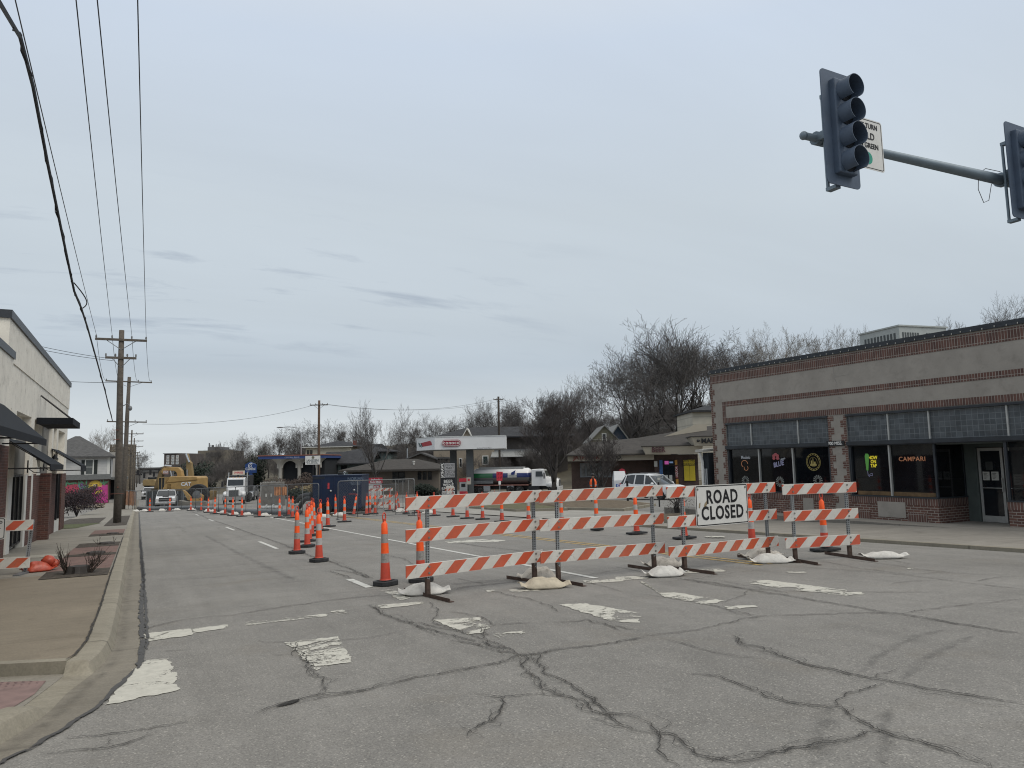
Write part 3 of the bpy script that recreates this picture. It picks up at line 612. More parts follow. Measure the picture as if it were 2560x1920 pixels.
m.box(.75,5.5,-.012,-.001,zs-.21,zs-.003); m.box(6.2,9.06,-.012,-.001,zs-.21,zs-.003); m.box(10.93,W_,-.012,-.001,zs-.21,zs-.003)
for a in (5.55,6.25,8.1,11.6): m.box(a,a+.6,-.012,-.001,.0,.27)
m.box(9.051,9.063,.0,1.44,zs-.21,zs-.003); m.build('soldier_sill_course',soldier,rb)
each('stucco_panel',stucco,rb,[(a,b_,-.018,-.013,z_(-.27),z_(.2)) for a,b_ in ((1.5,1.95),(4.28,4.72),(7.13,8.05),(12.2,13.1))])
m=MB()
for a,b_ in ((.75,5.5),(6.2,W_)): m.box(a,b_,-.05,.3,z_(2.9),z_(2.968)); m.box(a,b_,-.09,.3,z_(1.96),z_(2.08)); m.box(a,b_,-.04,.2,z_(1.93),z_(1.957))
for a,b_ in ((.75,5.5),(6.2,9.06),(10.93,W_)): m.box(a,b_,-.03,.26,zs,zs+.035)
m.box(8.84,9.08,.26,1.45,zs,zs+.035)
m.box(.76,.84,.02,.2,zs+.036,z_(1.929)); m.box(5.42,5.49,.02,.2,zs+.036,z_(1.929)); m.box(6.21,6.28,.02,.2,zs+.036,z_(1.929)); m.box(9.01,9.07,.01,.07,zs+.036,z_(1.929)); m.box(10.95,11.02,.01,.07,zs+.036,z_(1.929)); m.box(8.98,9.05,1.38,1.445,zs+.036,z_(1.929))
m.build('window_frame',dkmetal,rb)
each('glass_block_transom',gblock,rb,[(a,b_,.05,.12,z_(2.081),z_(2.899)) for a,b_ in ((.75,5.5),(6.2,W_))])
shopgl=glassmat('tinted_shop_glass',(.008,.01,.013),.03); shopgl.node_tree.nodes['Principled BSDF'].inputs['Alpha'].default_value=.62
inn=pm('dim_interior_timber',(.12,.075,.035),.6,.4,5)
each('mullion',alum,rb,[(x-.022,x+.022,-.0,.049,z_(2.082),z_(2.898)) for x in (2.04,4.23,7.66,8.96,11.11,13.2)]+[(x-.024,x+.024,.02,.1,zs+.036,z_(1.929)) for x in (2.34,3.91,7.61,13.4)])
for a,b_ in ((.84,2.31),(2.37,3.88),(3.94,5.41),(6.29,7.58),(7.64,9.0),(11.03,13.37),(13.43,W_-.3)):
    m=MB(); m.box(a,b_,.1,.112,zs+.036,z_(1.929)); m.build('window',shopgl,rb)
m=MB(); m.box(9.02,9.032,.08,1.37,zs+.036,z_(1.929)); m.build('window',shopgl,rb)
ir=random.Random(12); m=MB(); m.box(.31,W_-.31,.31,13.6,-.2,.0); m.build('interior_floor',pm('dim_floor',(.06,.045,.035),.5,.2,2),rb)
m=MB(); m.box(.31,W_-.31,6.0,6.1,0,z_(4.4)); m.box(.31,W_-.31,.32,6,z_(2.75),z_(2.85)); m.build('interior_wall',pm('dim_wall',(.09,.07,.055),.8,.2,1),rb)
m=MB(); m.box(1.5,8.4,3.6,4.2,0,1.1); m.box(1.45,8.45,3.5,4.25,1.1,1.16); m.build('bar_counter',pm('bar_timber',(.11,.06,.03),.35,.3,3),rb)
for x,y in ((2.2,1.5),(4.3,1.6),(7.2,1.5),(12.5,1.6)):
    m=MB(); m.box(x-.4,x+.4,y-.4,y+.4,.72,.76); m.tube((x,y,0),(x,y,.72),.04); m.build('bar_table',inn,rb)
for x in (1.7,2.7,3.8,4.8,6.7,7.7): m=MB(); m.box(x-.19,x+.19,1.4,1.75,.44,.48); m.box(x-.19,x+.19,1.73,1.77,.48,.95); m.tube((x,1.57,0),(x,1.57,.44),.03); m.build('bar_chair',pm('chair_dark',(.05,.035,.03),.6),rb)
for x,z,c in ((1.2,1.2,(.2,.17,.12)),(3.0,1.5,(.12,.14,.16)),(5.0,1.35,(.22,.12,.1)),(8.2,1.5,(.15,.16,.13)),(12,1.4,(.2,.18,.15))): m=MB(); m.box(x,x+.7,5.95,5.995,z,z+.5); m.build('wall_picture',pm('picture_%d'%int(x*10),c,.6,.5,5),rb)
inn=pm('dim_interior_timber',(.12,.075,.035),.6,.4,5)
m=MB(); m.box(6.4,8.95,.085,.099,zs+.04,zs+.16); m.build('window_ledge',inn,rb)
teal=pm('grey_green_paint',(.085,.105,.1),.55,.12,3)
m=MB(); m.box(9.03,9.36,1.45,1.6,-.1,z_(1.93)); m.box(10.1,11.1,1.45,1.6,z_(1.8),z_(1.93)); m.box(9.36,10.1,1.45,1.6,z_(1.8),z_(1.93)); m.box(9.36,9.41,1.42,1.6,0,z_(1.8)); m.box(10.9,11.0,1.45,1.6,0,z_(1.8)); m.box(9.06,10.93,.1,1.45,z_(1.9),z_(1.929))
m.build('entrance_surround',teal,rb)
m=MB(); m.box(9.06,10.94,-.1,1.45,-.2,.015); m.build('entrance_floor',walk_r,rb)
def shopdoor(x0,x1):
    d=MB(); z1=z_(1.78)
    d.box(x0,x0+.07,1.47,1.52,.02,z1); d.box(x1-.07,x1,1.47,1.52,.02,z1); d.box(x0+.07,x1-.07,1.47,1.52,z1-.09,z1); d.box(x0+.07,x1-.07,1.47,1.52,.02,.2)
    o=d.build('door',alum,rb)
    g=MB(); g.box(x0+.071,x1-.071,1.49,1.5,.201,z1-.091); g.build('door_glass',glass,o)
    h=MB(); h.tube((x0+.05,1.44,1.0),(x1-.05,1.44,1.0),.014); h.tube((x1-.04,1.42,.9),(x1-.04,1.42,1.3),.014); h.build('handle',alum,o)
    return o
d1=shopdoor(9.42,10.11); d2=shopdoor(10.15,10.88)
paper=pm('white_paper',(.5,.5,.47),.8,.1); ink=pm('dark_print',(.03,.03,.03),.7,.1)
def poster(x,z,w_,h,y=1.46,par=rb,mt=paper):
    q=MB(); q.box(x,x+w_,y-.003,y,z,z+h); o=q.build('poster',mt,par)
    k=MB()
    for i in range(5):
        if h>.2: k.box(x+.03,x+w_*(.5+.35*((i*37)%5)/5),y-.006,y-.004,z+h*(.2+i*.14),z+h*(.2+i*.14)+.012)
    if k.v: k.build('printing',ink,o)
for a in ((9.52,1.22,.19,.25),(9.76,1.22,.2,.25),(10.35,1.1,.3,.3)): poster(*a,y=1.485)
poster(9.62,1.52,.2,.24,y=1.485,mt=pm('dark_poster',(.05,.055,.055),.8))
sg=MB(); sg.box(5.42,6.1,-.045,-.013,z_(1.95),z_(2.12)); nb=sg.build('address_sign',black,rb)
text('lettering','900 MISS.',.15,white,nb,(5.76,-.047,z_(2.035)),bold=.02,xs=.93)
# roof edge with clip-on lamps
m=MB(); m.box(-.05,W_+.05,-.06,.32,z_(5.0),z_(5.06)); m.box(-.02,W_,.0,.28,z_(5.061),z_(5.16)); m.box(-.05,.32,.33,14,z_(5.0),z_(5.06)); m.build('roof_coping',dkmetal,rb)
bulbm=pm('frosted_bulbs',(.33,.33,.31),.4); bulb0=None
for i in range(58):
    p_=(.1+i*.28+.05*math.sin(i*7.1),-.075,z_(5.03)+.012*math.sin(i*2.3))
    if bulb0 is None: m=MB(); m.ell((0,0,0),(.015,.015,.028),6,4); bulb0=m.build('bulb',bulbm,rb,loc=p_)
    else: bq=bulb0.copy(); col.objects.link(bq); bq.parent=rb; bq.location=p_
m=MB(); m.path([(5.85,-.003,z_(4.58)),(5.87,-.003,z_(4.2)),(5.95,-.003,z_(4.0)),(5.93,-.003,z_(3.84))],.006,4); m.path([(5.9,-.003,z_(4.25)),(6.4,-.003,z_(4.27))],.005,4); m.path([(5.95,-.003,z_(3.6)),(6.3,-.003,z_(3.3)),(6.7,-.003,z_(3.22))],.005,4); m.build('mortar_patch',pm('pale_mortar',(.33,.31,.29),.9),rb)
# neon and window signs
def neon(name,c,e): return pm(name,c,.5,.02,3,emit=e)
nW=neon('neon_white',(.3,.32,.35),.2); nO=neon('neon_orange',(.36,.16,.08),.25); nY=neon('neon_yellow',(.6,.5,.03),.5); nG=neon('neon_green',(.08,.26,.05),.2); nB=neon('neon_blue',(.22,.22,.34),.12); nR=neon('neon_red',(.3,.07,.08),.1); gold=pm('gold_leaf',(.33,.27,.09),.5,.2)
yy=.09
s=MB(); s.path([(1.55+.16*math.cos(t*.42),yy,z_(1.38)+.13*math.sin(t*.42)) for t in range(11)],.012,5); s.path([(1.62+.1*math.cos(t*.5+2.6),yy,z_(1.22)+.09*math.sin(t*.5+2.6)) for t in range(10)],.01,5); s1=s.build('neon_sign',nO,rb); text('lettering','Modelo',.17,nW,s1,(1.62,yy,z_(1.62)),bold=.01,xs=.9)
s=MB()
for k in range(5): s.ell((3.1+.1*math.cos(1.57+k*1.05-2.1),yy-.01,z_(1.62)+.09*math.sin(1.57+k*1.05-2.1)),(.075,.008,.06),8,5)
s1=s.build('neon_sign',nR,rb); text('lettering','BLUE',.24,nB,s1,(3.2,yy,z_(1.36)),rot=(PI/2,-.2,0),bold=.03,shear=.15,xs=.9); text('lettering','Labatt',.1,nW,s1,(3.4,yy-.004,z_(1.55)),rot=(PI/2,-.2,0),bold=.01)
s=MB()
for r_ in (.295,.245,.16): s.path([(4.73+r_*.98*math.cos(2*PI*i/36),yy,z_(1.43)+r_*math.sin(2*PI*i/36)) for i in range(36)],.008 if r_>.2 else .005,5,close=True)
s.box(4.6,4.86,yy-.005,yy+.004,z_(1.3),z_(1.36)); s.box(4.63,4.69,yy-.005,yy+.004,z_(1.361),z_(1.48)); s.box(4.76,4.82,yy-.005,yy+.004,z_(1.361),z_(1.44)); s.box(4.71,4.735,yy-.005,yy+.004,z_(1.361),z_(1.56))
for k in range(16):
    a=2*PI*k/16; s.box(4.73+.27*math.cos(a)-.016,4.73+.27*math.cos(a)+.016,yy-.004,yy+.004,z_(1.43)+.27*math.sin(a)-.013,z_(1.43)+.27*math.sin(a)+.013)
s.build('window_decal',gold,rb)
s=MB(); s.prism([(6.76,z_(1.15)),(6.82,z_(1.15)),(6.88,z_(1.62)),(6.84,z_(1.68)),(6.76,z_(1.68)),(6.73,z_(1.6))],yy-.012,yy+.004); s1=s.build('neon_sign',nG,rb)
text('lettering','NOW\n ON\n TAP',.15,nY,s1,(7.0,yy,z_(1.42)),bold=.015,xs=.8,lsp=.85)
s=MB(); s.path([(6.79,yy,z_(1.14)),(6.8,yy,z_(1.0)),(6.84,yy,z_(.95)),(6.86,yy,z_(1.03)),(6.95,yy,z_(1.06)),(6.96,yy,z_(.98)),(6.87,yy,z_(.99))],.009,5); s.build('tube',nB,s1)
text('neon_sign','CAMPARI',.19,nO,rb,(8.3,yy,z_(1.49)),bold=.004,xs=1.0,space=1.1)
for x,zz_ in ((1.55,.74),(3.22,.73),(4.87,.8)):
    s=MB()
    for k in range(14):
        a=2*PI*k/14; s.add([(x+.06*math.cos(a-.1),yy,z_(zz_)+.06*math.sin(a-.1)),(x+.06*math.cos(a+.1),yy,z_(zz_)+.06*math.sin(a+.1)),(x+.19*math.cos(a+.13),yy,z_(zz_)+.19*math.sin(a+.13)),(x+.19*math.cos(a-.13),yy,z_(zz_)+.19*math.sin(a-.13))],[(0,1,2,3)])
    s.build('window_decal',pm('pale_decal',(.2,.21,.2),.6),rb)
# rooftop unit
hv=thing('rooftop_unit','pale grey louvred air-conditioning unit on the flat roof of the corner shop','air conditioner',(29.3,19.5,4.62),R(-11))
m=MB(); m.box(-1.25,1.25,-1.1,1.1,0,2.3); m.box(-1.3,1.3,-1.15,1.15,2.3,2.36); m.build('housing',pm('pale_unit_paint',(.33,.36,.36),.6,.08),hv)
m=MB()
for x0 in (-1.1,.15):
    for k in range(7): m.box(x0+k*.13,x0+k*.13+.075,-1.112,-1.101,1.2,2.05)
for k in range(10): m.box(-1.262,-1.251,-.9+k*.18,-.9+k*.18+.1,1.3,2.05)
for k in range(10): m.box(1.251,1.262,-.9+k*.18,-.9+k*.18+.1,1.3,2.05)
m.build('louvre',pm('louvre_dark',(.06,.07,.075),.6),hv)
# dark shed with downpipe, beyond the corner
SHW=atX(1757,1150,20.55).y-22.35
sh=thing('side_shed','dark blue lean-to shed with pale eaves between the corner shop and the food mart','shed',(20.4,22.35,-.75),-PI/2)
m=MB(); m.box(-SHW,-.02,.15,6,-.3,2.6); m.build('wall',pm('dark_blue_boards',(.02,.026,.034),.7,.2),sh)
m=MB(); m.hexa([(-SHW-.15,-.1,2.62),(-.02,-.1,2.62),(-.02,6,3.0),(-SHW-.15,6,3.0)],[(-SHW-.15,-.1,2.72),(-.02,-.1,2.72),(-.02,6,3.1),(-SHW-.15,6,3.1)]); m.build('roof',pm('pale_fascia',(.42,.41,.38),.6),sh)
m=MB(); m.path([(-SHW+.05,-.05,2.6),(-SHW+.05,.02,2.4),(-SHW+.05,.08,2.2),(-SHW+.05,.08,-.2)],.06,8); m.build('downpipe',white,sh)
m=MB(); m.path([(-SHW*.5,.09,-.2),(-SHW*.5,.09,1.95),(-.08,.09,1.95),(-.08,.09,-.2)],.03,6); m.build('gate_frame',galv,sh)
# ---------------------------------------------------------------- white stucco building on the near side (facade looks towards +X)
wst=pm('white_stucco',(.72,.69,.62),.9,.1,1.2,bump=.35,bscale=40,dirt=.32)
lb_brick=brickmat('brown_brick',(.115,.05,.04),(.06,.034,.03),(.14,.1,.085),.22,.075,.007)
lb=thing('stucco_building','white stucco building with brown brick piers and black metal awnings along the pavement','shop building',(-3.2,0,0),PI/2)
# local x = world y ; local y = -(world x + 3.2)
m=MB()
m.box(22.64,41.2,.0,9,3.4,5.7); m.box(22.64,41.2,.25,9,-2,3.4)
for a,b_ in ((23.9,24.9),(28.05,28.87),(30.11,31.1),(34.5,35.04),(36.3,36.96),(40.0,41.2)): m.box(a,b_,0,.249,1.5,3.4)
m.box(22.64,41.2,-.03,0,4.62,5.7)
m.build('wall',wst,lb)
m=MB(); m.box(4,22.75,-.14,8.9,-2,4.62); m.build('front_bay',wst,lb)
m=MB(); m.box(4,22.8,-.18,.4,4.62,4.82); m.box(22.58,41.24,-.08,.4,5.7,5.92); m.box(22.58,22.9,.4,9,5.7,5.92); m.build('coping',pm('black_coping',(.03,.035,.042),.45,.2),lb)
gp_=pm('recess_shade_grey',(.2,.19,.17),.85,.1,2)  # grey paints in the shade of the recesses below awnings and canopy
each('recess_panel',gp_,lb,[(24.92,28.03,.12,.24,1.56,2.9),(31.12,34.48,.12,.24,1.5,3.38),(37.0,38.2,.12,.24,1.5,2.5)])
each('brick_pier',lb_brick,lb,[(a,b_,d_,d_+.3,-2,zt) for a,b_,d_,zt in ((18,22.62,-.16,2.32),(27.9,28.9,.02,1.55),(29.3,31.2,.02,1.55),(35.0,37.0,.02,1.52),(39.2,41.22,-.02,1.5),(12,17,-.16,2.32))]+[(31.22,31.6,-.31,.3,-2,1.56)])
each('white_trim',pm('white_trim_paint',(.62,.61,.57),.6,.05),lb,[(a,b_,.01,.2,-2,1.55) for a,b_ in ((27.42,27.88),(28.92,29.28),(34.52,34.98),(24.2,24.85))]+[(37.02,39.18,.03,.2,-2,-.55)])
for a,b_ in ((24.9,25.7),(25.76,26.55),(26.61,27.4)):
    m=MB(); m.box(a+.05,b_-.05,.1,.11,-.5,1.5); o=m.build('window',pm('shopfront_glass',(.05,.05,.045),.06,.5,1.0),lb)
    m=MB(); m.box(a,a+.05,.06,.12,-.55,1.55); m.box(b_-.05,b_,.06,.12,-.55,1.55); m.box(a+.05,b_-.05,.06,.12,1.5,1.55); m.box(a+.05,b_-.05,.06,.12,-.55,-.5); m.build('window_frame',black,o)
m=MB(); m.box(37.1,39.1,.08,.09,-.5,1.45); o=m.build('window',glass,lb)
m=MB(); m.box(37.02,37.1,.03,.1,-.55,1.5); m.box(38.05,38.15,.03,.1,-.55,1.5); m.box(39.1,39.18,.03,.1,-.55,1.5); m.build('window_frame',black,o)
awn=pm('black_awning_metal',(.009,.011,.015),.75,.2,3,spec=.2)
def awning(y0,y1,zw,zo,dv,xw=.0,out=1.05):
    o=thing('awning','','',(0,0,0)); 
    for k in ('label','category'): del o[k]
    o.parent=lb; m=MB(); t=.03
    A=[(y0,xw,zw),(y1,xw,zw),(y1,-out,zo),(y0,-out,zo)]
    m.hexa([(a,b,c-t) for a,b,c in A],A); m.box(y0,y1,-out-.02,-out,zo-dv,zo+.0); m.build('awning_sheet',awn,o)
    f=MB()
    for y in (y0+.02,(y0+y1)/2,y1-.02): f.tube((y,xw,zo-dv+.06),(y,-out,zo-dv+.06),.018,n=6); f.tube((y,xw,zw-.06),(y,-out,zo-.04),.015,n=6)
    f.build('frame',black,o)
awning(14,21.7,3.32,2.46,.16,-.14); awning(22.9,26.6,2.56,1.84,.16,-.02); awning(34.4,37.4,2.54,1.84,.26)
o=MB(); o.box(29.2,32.5,-1.06,-.01,3.27,3.30); o.box(29.2,32.5,-1.08,-1.06,3.25,3.47); o.box(29.18,29.2,-1.08,-.01,3.25,3.47); o.box(32.5,32.52,-1.08,-.01,3.25,3.47); o.box(29.2,32.5,-1.06,-.01,3.40,3.43)
cn=o.build('flat_canopy',awn,lb)
for y in (30,31.6): m=MB(); m.tube((y,-.02,4.3),(y,-.98,3.47),.03,n=6); m.build('support_rod',black,cn)
def lantern(y,z,x=-.35):
    m=MB(); m.box(y-.05,y+.05,-.03,0,z-.3,z+.1); m.path([(y,-.02,z-.15),(y,-.18,z-.28),(y,x,z-.3),(y,x,z-.12)],.016,6); o=m.build('wall_lantern',black,lb)
    m=MB(); m.lathe([(.07,z-.12),(.12,z+.12)],(y,x,0),n=6); m.build('lantern_glass',pm('lantern_glass',(.35,.34,.3),.2),o)
    m=MB(); m.lathe([(.15,z+.12),(.06,z+.24),(.02,z+.3),(.0,z+.33)],(y,x,0),n=6); m.build('lantern_cap',black,o)
lantern(27.6,1.9); lantern(31.9,1.95)
# ---------------------------------------------------------------- overhead signals on a mast arm
sigm=pm('hazed_signal_black',(.07,.098,.145),.55,.15,4); armm=pm('galvanised_mast_arm',(.17,.215,.255),.5,.15,2,metal=.3)  # blue-grey windscreen haze is mixed into the signals' black
YS=6.7
pT=atY(*(1960+345/3.687,140+130/3.687),YS); pB=atY(*(1960+390/3.687,140+1170/3.687),YS); pR=atY(*(1960+640/3.687,140+185/3.687),YS); pRb=atY(*(1960+700/3.687,140+1225/3.687),YS)
SW=(pR.x-pT.x+pRb.x-pB.x)/2+.0; SH=(pT.z+pR.z)/2-(pB.z+pRb.z)/2; sx=(pT.x+pB.x)/2+SW/2; sz=(pT.z+pR.z+pB.z+pRb.z)/4
def signal(label,x,z):
    t=thing('traffic_signal',label,'traffic light',(x,YS,z),0,'traffic signals on the mast arm')
    m=MB(); w,h,r=SW/2,SH/2,.07; pts=[]
    for cx_,cz,a0 in ((w-r,h-r,0),(-w+r,h-r,90),(-w+r,-h+r,180),(w-r,-h+r,270)):
        for k in range(5): a=R(a0+k*22.5); pts.append((cx_+r*math.cos(a),cz+r*math.sin(a)))
    m.prism(pts,0,.015); m.build('backplate',sigm,t)
    s=SH/4*.82
    m=MB(); m.box(-.19,.19,-.1,.1,-s*2,s*2); m.build('housing',sigm,t,bevel=.02)
    for k in range(4):
        c=(k-1.5)*s; m=MB(); m.lathe([(.001,-.112),(.15,-.112),(.15,-.105)],(0,0,c),'y',20); m.build('lens',[pm('dark_lens',(.015,.016,.018),.2)],t)
        v=MB(); n=22; A=[R(-62+ (304)*i/n-0) for i in range(n+1)]
        o_=[]; 
        for rad in (.168,.160):
            for dep in (0,1):
                o_.append([(rad*math.cos(a), -.1-(dep*.21), c+rad*math.sin(a)) for a in A])
        for l0,l1 in ((o_[0],o_[1]),(o_[2],o_[3]),(o_[1],o_[3])):
            v.add(l0+l1,[(i,i+1,n+2+i,n+1+i) for i in range(n)])
        v.build('visor',sigm,t,auto=40)
    m=MB(); m.box(-.04,.04,.1,.22,-.1,.1); m.tube((-.1,.2,-SH/2+.03),(-.1,.2,SH/2-.3),.026,n=8); m.box(-.13,-.02,.05,.22,-SH/2-.02,-SH/2+.03); m.box(-.13,-.05,.05,.22,SH/2-.34,SH/2-.28); m.build('bracket',armm,t)
    return t
sgA=signal('black four-section traffic signal with backplate, beside the left turn sign on the mast arm',sx,sz)
p2=atY(1960+2040/3.687,140+680/3.687,YS); p2b=atY(1960+2100/3.687,140+1390/3.687,YS)
sgB=signal('black traffic signal cut off at the picture edge, nearer the pole of the mast arm',p2.x*.5+p2b.x*.5+SW/2,(p2.z+p2b.z)/2)
YA=7.02
a0=atY(1960+185/3.687,140+735/3.687,YA); a1=atY(1960+2080/3.687,140+1160/3.687,YA)
ma=thing('signal_mast_arm','tapered galvanised mast arm carrying the black traffic signals over the street','signal mast',(a0.x,YA,a0.z))
d=(a1-a0); dx=22.0-a0.x; m=MB(); rise=d.z/d.x
m.path([(0,0,0),(d.x,0,d.z),(dx,0,rise*dx)],[.055,.1,.15],12); m.ell((-.01,0,0),(.06,.065,.065),10,6); m.build('arm',armm,ma,smooth=True)
m=MB(); m.tube((dx,0,rise*dx+.6),(dx,0,zr(YA)-a0.z),.14,.2,12); m.box(dx-.3,dx+.3,-.3,.3,zr(YA)-a0.z-.05,zr(YA)-a0.z+.05); m.build('pole',armm,ma)
m=MB()
for x,zz_ in ((sx-a0.x,0),(sx-a0.x-.12,0),(sgB.location.x-a0.x,0)): m.tube((x-.04,0,rise*x),(x+.04,0,rise*x),.1+.006*x,n=12); m.box(x-.05,x+.05,-.2,-.05,rise*x-.06,rise*x+.06)
m.build('clamp',armm,ma)
m=MB(); x=sgB.location.x-a0.x
m.path([(x-.1,-.05,rise*x+.12),(x-.5,-.02,rise*x+.12),(x-.7,0,rise*x+.0),(x-.75,0,rise*x-.3),(x-.62,0,rise*x-.52),(x-.45,0,rise*x-.45),(x-.33,0,rise*x-.15),(x-.2,0,rise*x)],.006,5); m.build('loose_cable',black,ma)
# left turn sign
tl=atY(1960+665/3.687,140+580/3.687,YA-.12); br=atY(1960+900/3.687,140+1072/3.687,YA-.12); trp=atY(1960+895/3.687,140+618/3.687,YA-.12)
sw=.76; sh_=trp.z-br.z; lt=thing('left_turn_sign','white LEFT TURN YIELD ON GREEN sign clamped to the mast arm behind a signal','road sign',(trp.x-sw/2,YA-.12,(trp.z+br.z)/2))
def roundrect(w,h,r):
    pts=[]
    for cx_,cz,a0_ in ((w-r,h-r,0),(-w+r,h-r,90),(-w+r,-h+r,180),(w-r,-h+r,270)):
        for k in range(5): a=R(a0_+k*22.5); pts.append((cx_+r*math.cos(a),cz+r*math.sin(a)))
    return pts
signw=pm('white_sign_sheeting',(.62,.62,.6),.45,.05,3,dirt=.12); signk=pm('black_sign_legend',(.012,.012,.014),.5,.05)
def signplate(par,w,h,t=.004,border=.012,inset=.018,r=.05):
    m=MB(); m.prism(roundrect(w/2,h/2,r),0,t); o=m.build('sign_panel',signw,par)
    a=roundrect(w/2-inset,h/2-inset,r-.01); b=roundrect(w/2-inset-border,h/2-inset-border,max(.005,r-.02)); k=MB(); n=len(a)
    k.add([(u,-.002,v) for u,v in a]+[(u,-.002,v) for u,v in b],[(i,(i+1)%n,n+(i+1)%n,n+i) for i in range(n)]); k.build('border',signk,o)
    return o
o=signplate(lt,sw,sh_)
for s_,q,y in (('LEFT TURN',.115,.3),('YIELD',.155,.13),('ON GREEN',.115,-.03)): text('lettering',s_,q,signk,o,(0,-.003,y*sh_/.85),bold=.012,xs=.92)
m=MB(); m.lathe([(.1,-.003),(.1,-.001)],(0,0,-.24*sh_/.85),'y',24); m.build('green_disc',pm('sign_green',(.02,.28,.2),.5),o)
# ---------------------------------------------------------------- utility poles and lines
def upole(label,x,y,h,r0=.19,r1=.12,arms=((-.55,2.45),),lean=0,mat=wood,rz=0,group='wooden utility poles',dz=.1):
    t=thing('utility_pole',label,'utility pole',(x,y,ground(x,y)+dz),rz,group); t.rotation_euler=(0,lean,rz)
    m=MB(); m.path([(0,0,-.4),(.02,0,h*.35),(-.015,0,h*.7),(0,0,h)],[r0,r0*.9,r0*.35+r1*.65,r1],10); m.build('pole',mat,t,smooth=True)
    for dz_,L_ in arms:
        m=MB(); m.box(-L_/2,L_/2,-.19,-.09,h+dz_-.06,h+dz_+.06); a=m.build('crossarm',wood,t)
        m=MB(); m.tube((-L_*.28,-.14,h+dz_-.05),(0,-.12,h+dz_-.55),.02,n=5); m.tube((L_*.28,-.14,h+dz_-.05),(0,-.12,h+dz_-.55),.02,n=5); m.build('brace',steel,a)
        m=MB()
        for k in (-.48,-.18,.2,.48): m.lathe([(.02,h+dz_+.06),(.03,h+dz_+.1),(.055,h+dz_+.13),(.03,h+dz_+.17),(.05,h+dz_+.19),(.02,h+dz_+.23)],(k*L_,-.14,0),n=8)
        m.build('insulator',pm('grey_porcelain',(.14,.14,.14),.3),a)
    return t
P1=upole('nearest brown utility pole on the left verge with two crossarms and a lamp bracket',-.99,44.3,10.5,.2,.13,((-.55,2.5),(-1.55,1.5)),lean=-.012)
m=MB(); m.path([(.1,0,6.3),(.35,0,6.45),(.5,-.05,6.3)],.025,6); m.ell((.5,-.05,6.2),(.1,.1,.14),10,6); m.build('lamp_bracket',steel,P1)
m=MB(); m.cb((.0,-.25,1.95),(.06,.1,.06)); m.box(-.35,.3,-.24,-.22,1.6,1.62); m.box(-.3,.0,-.22,-.19,5.0,5.03); m.box(-.25,.02,-.22,-.19,4.5,4.53); m.build('fittings',pm('red_brown_band',(.2,.08,.06),.7),P1)
P2=upole('grey leaning utility pole just behind the nearest one, crossarm turned to the street',-1.4,82.6,13.4,.24,.16,((-.5,4.2),(-4.6,3.6)),lean=.012)
names=('third','fourth','fifth','sixth','seventh')
for i,(px,pt,y) in enumerate(((330,1075,125),(336,1095,160),(340,1110,200),(344,1130,245),(347,1140,300))):
    p=atY(px,pt,y); g=ground(p.x,y); upole('dark distant utility pole, %s of the line along the left verge'%names[i],p.x,y,p.z-g,.15,.1,((-.6,3.2),(-3.5,2.4)),dz=0)
darkpole=pm('dark_creosoted_pole',(.05,.042,.036),.9,.25,5)
pA=at(798,1003,92); gA=ground(pA.x,pA.y); PA=upole('single brown utility pole with tilted crossarm beside the white clinic sign',pA.x,pA.y,pA.z-gA,.19,.14,((-.6,2.3),),mat=pm('brown_pole',(.1,.065,.045),.9,.25,5),rz=-YAW)
pB_=at(1246,993,117); gB=ground(pB_.x,pB_.y); PB=upole('dark utility pole rising behind the white petrol station canopy',pB_.x,pB_.y,pB_.z-gB,.2,.17,((-.5,1.6),),mat=darkpole,rz=-YAW)
wirem=pm('black_cable',(.018,.02,.024),.6,.1)
def wire(label,pts,r,group='overhead wires',mat=wirem,sag=0,n=24,name='overhead_wire'):
    P=[Vector(p) for p in pts]
    if len(P)==2: P=[P[0].lerp(P[1],i/n)+Vector((0,0,-sag*4*(i/n)*(1-i/n))) for i in range(n+1)]
    o=P[0]; m=MB(); m.path([p-o for p in P],r,5); ob=m.build(name,mat); ob.location=o; return tag(ob,label,'wire',group)
top1=Vector(P1.location); h1=10.5
specs=[(-1.2,(75,0)),(-.45,(190,0)),(.5,(243,0)),(1.2,(343,0))]
spec0=[(-1.2,38),(-.45,190),(.5,243),(1.2,344)]
nm=('outermost','second','third','innermost')
for i,(dx_,pxt) in enumerate(spec0):
    A=top1+Vector((dx_-.12,-.14,h1-.55+.22)); ztgt=A.z-.35
    r=ray(pxt,0); k=(ztgt-H0)/r.z; Bp=CAM+r*k; E_=A+(Bp-A)*((A.y+14)/(A.y-Bp.y)); E_.z=A.z-.1
    # gentle sag, passing through the surveyed point
    f=(A.y-Bp.y)/(A.y-E_.y); s=(A.z+(E_.z-A.z)*f-Bp.z)/(4*f*(1-f))
    wire('%s thin black wire running overhead from the nearest pole crossarm towards the viewer'%nm[i],[A,E_],.010,sag=s,n=40)
    C_=P2.location+Vector((dx_*1.65+.15,-.14,13.4-.5+.22)); wire('%s thin wire between the first and second utility poles'%nm[i],[A,C_],.012,sag=.9)
cab=[]
for px,py in ((281,1050),(243,905),(208,800),(185,729),(160,640),(139,540),(110,405),(80,250),(52,115),(25,40),(0,12)):
    pass
cabpx=[(281,1052),(262,975),(240,895),(219,820),(203,770),(185,727),(176,685),(150,560),(118,405),(82,215),(50,92),(28,55)]
for px,py in cabpx: cab.append(atX(px,py,-1.3))
cab=[p for p in cab if p.y>3]
jit=[Vector((.0,.0,0)) for p in cab]
ck=wire('thick black bundled telephone cable sweeping from the nearest pole to the top corner',cab+[cab[-1]+(cab[-1]-cab[-2])*2],.022,name='cable_bundle')
m=MB()
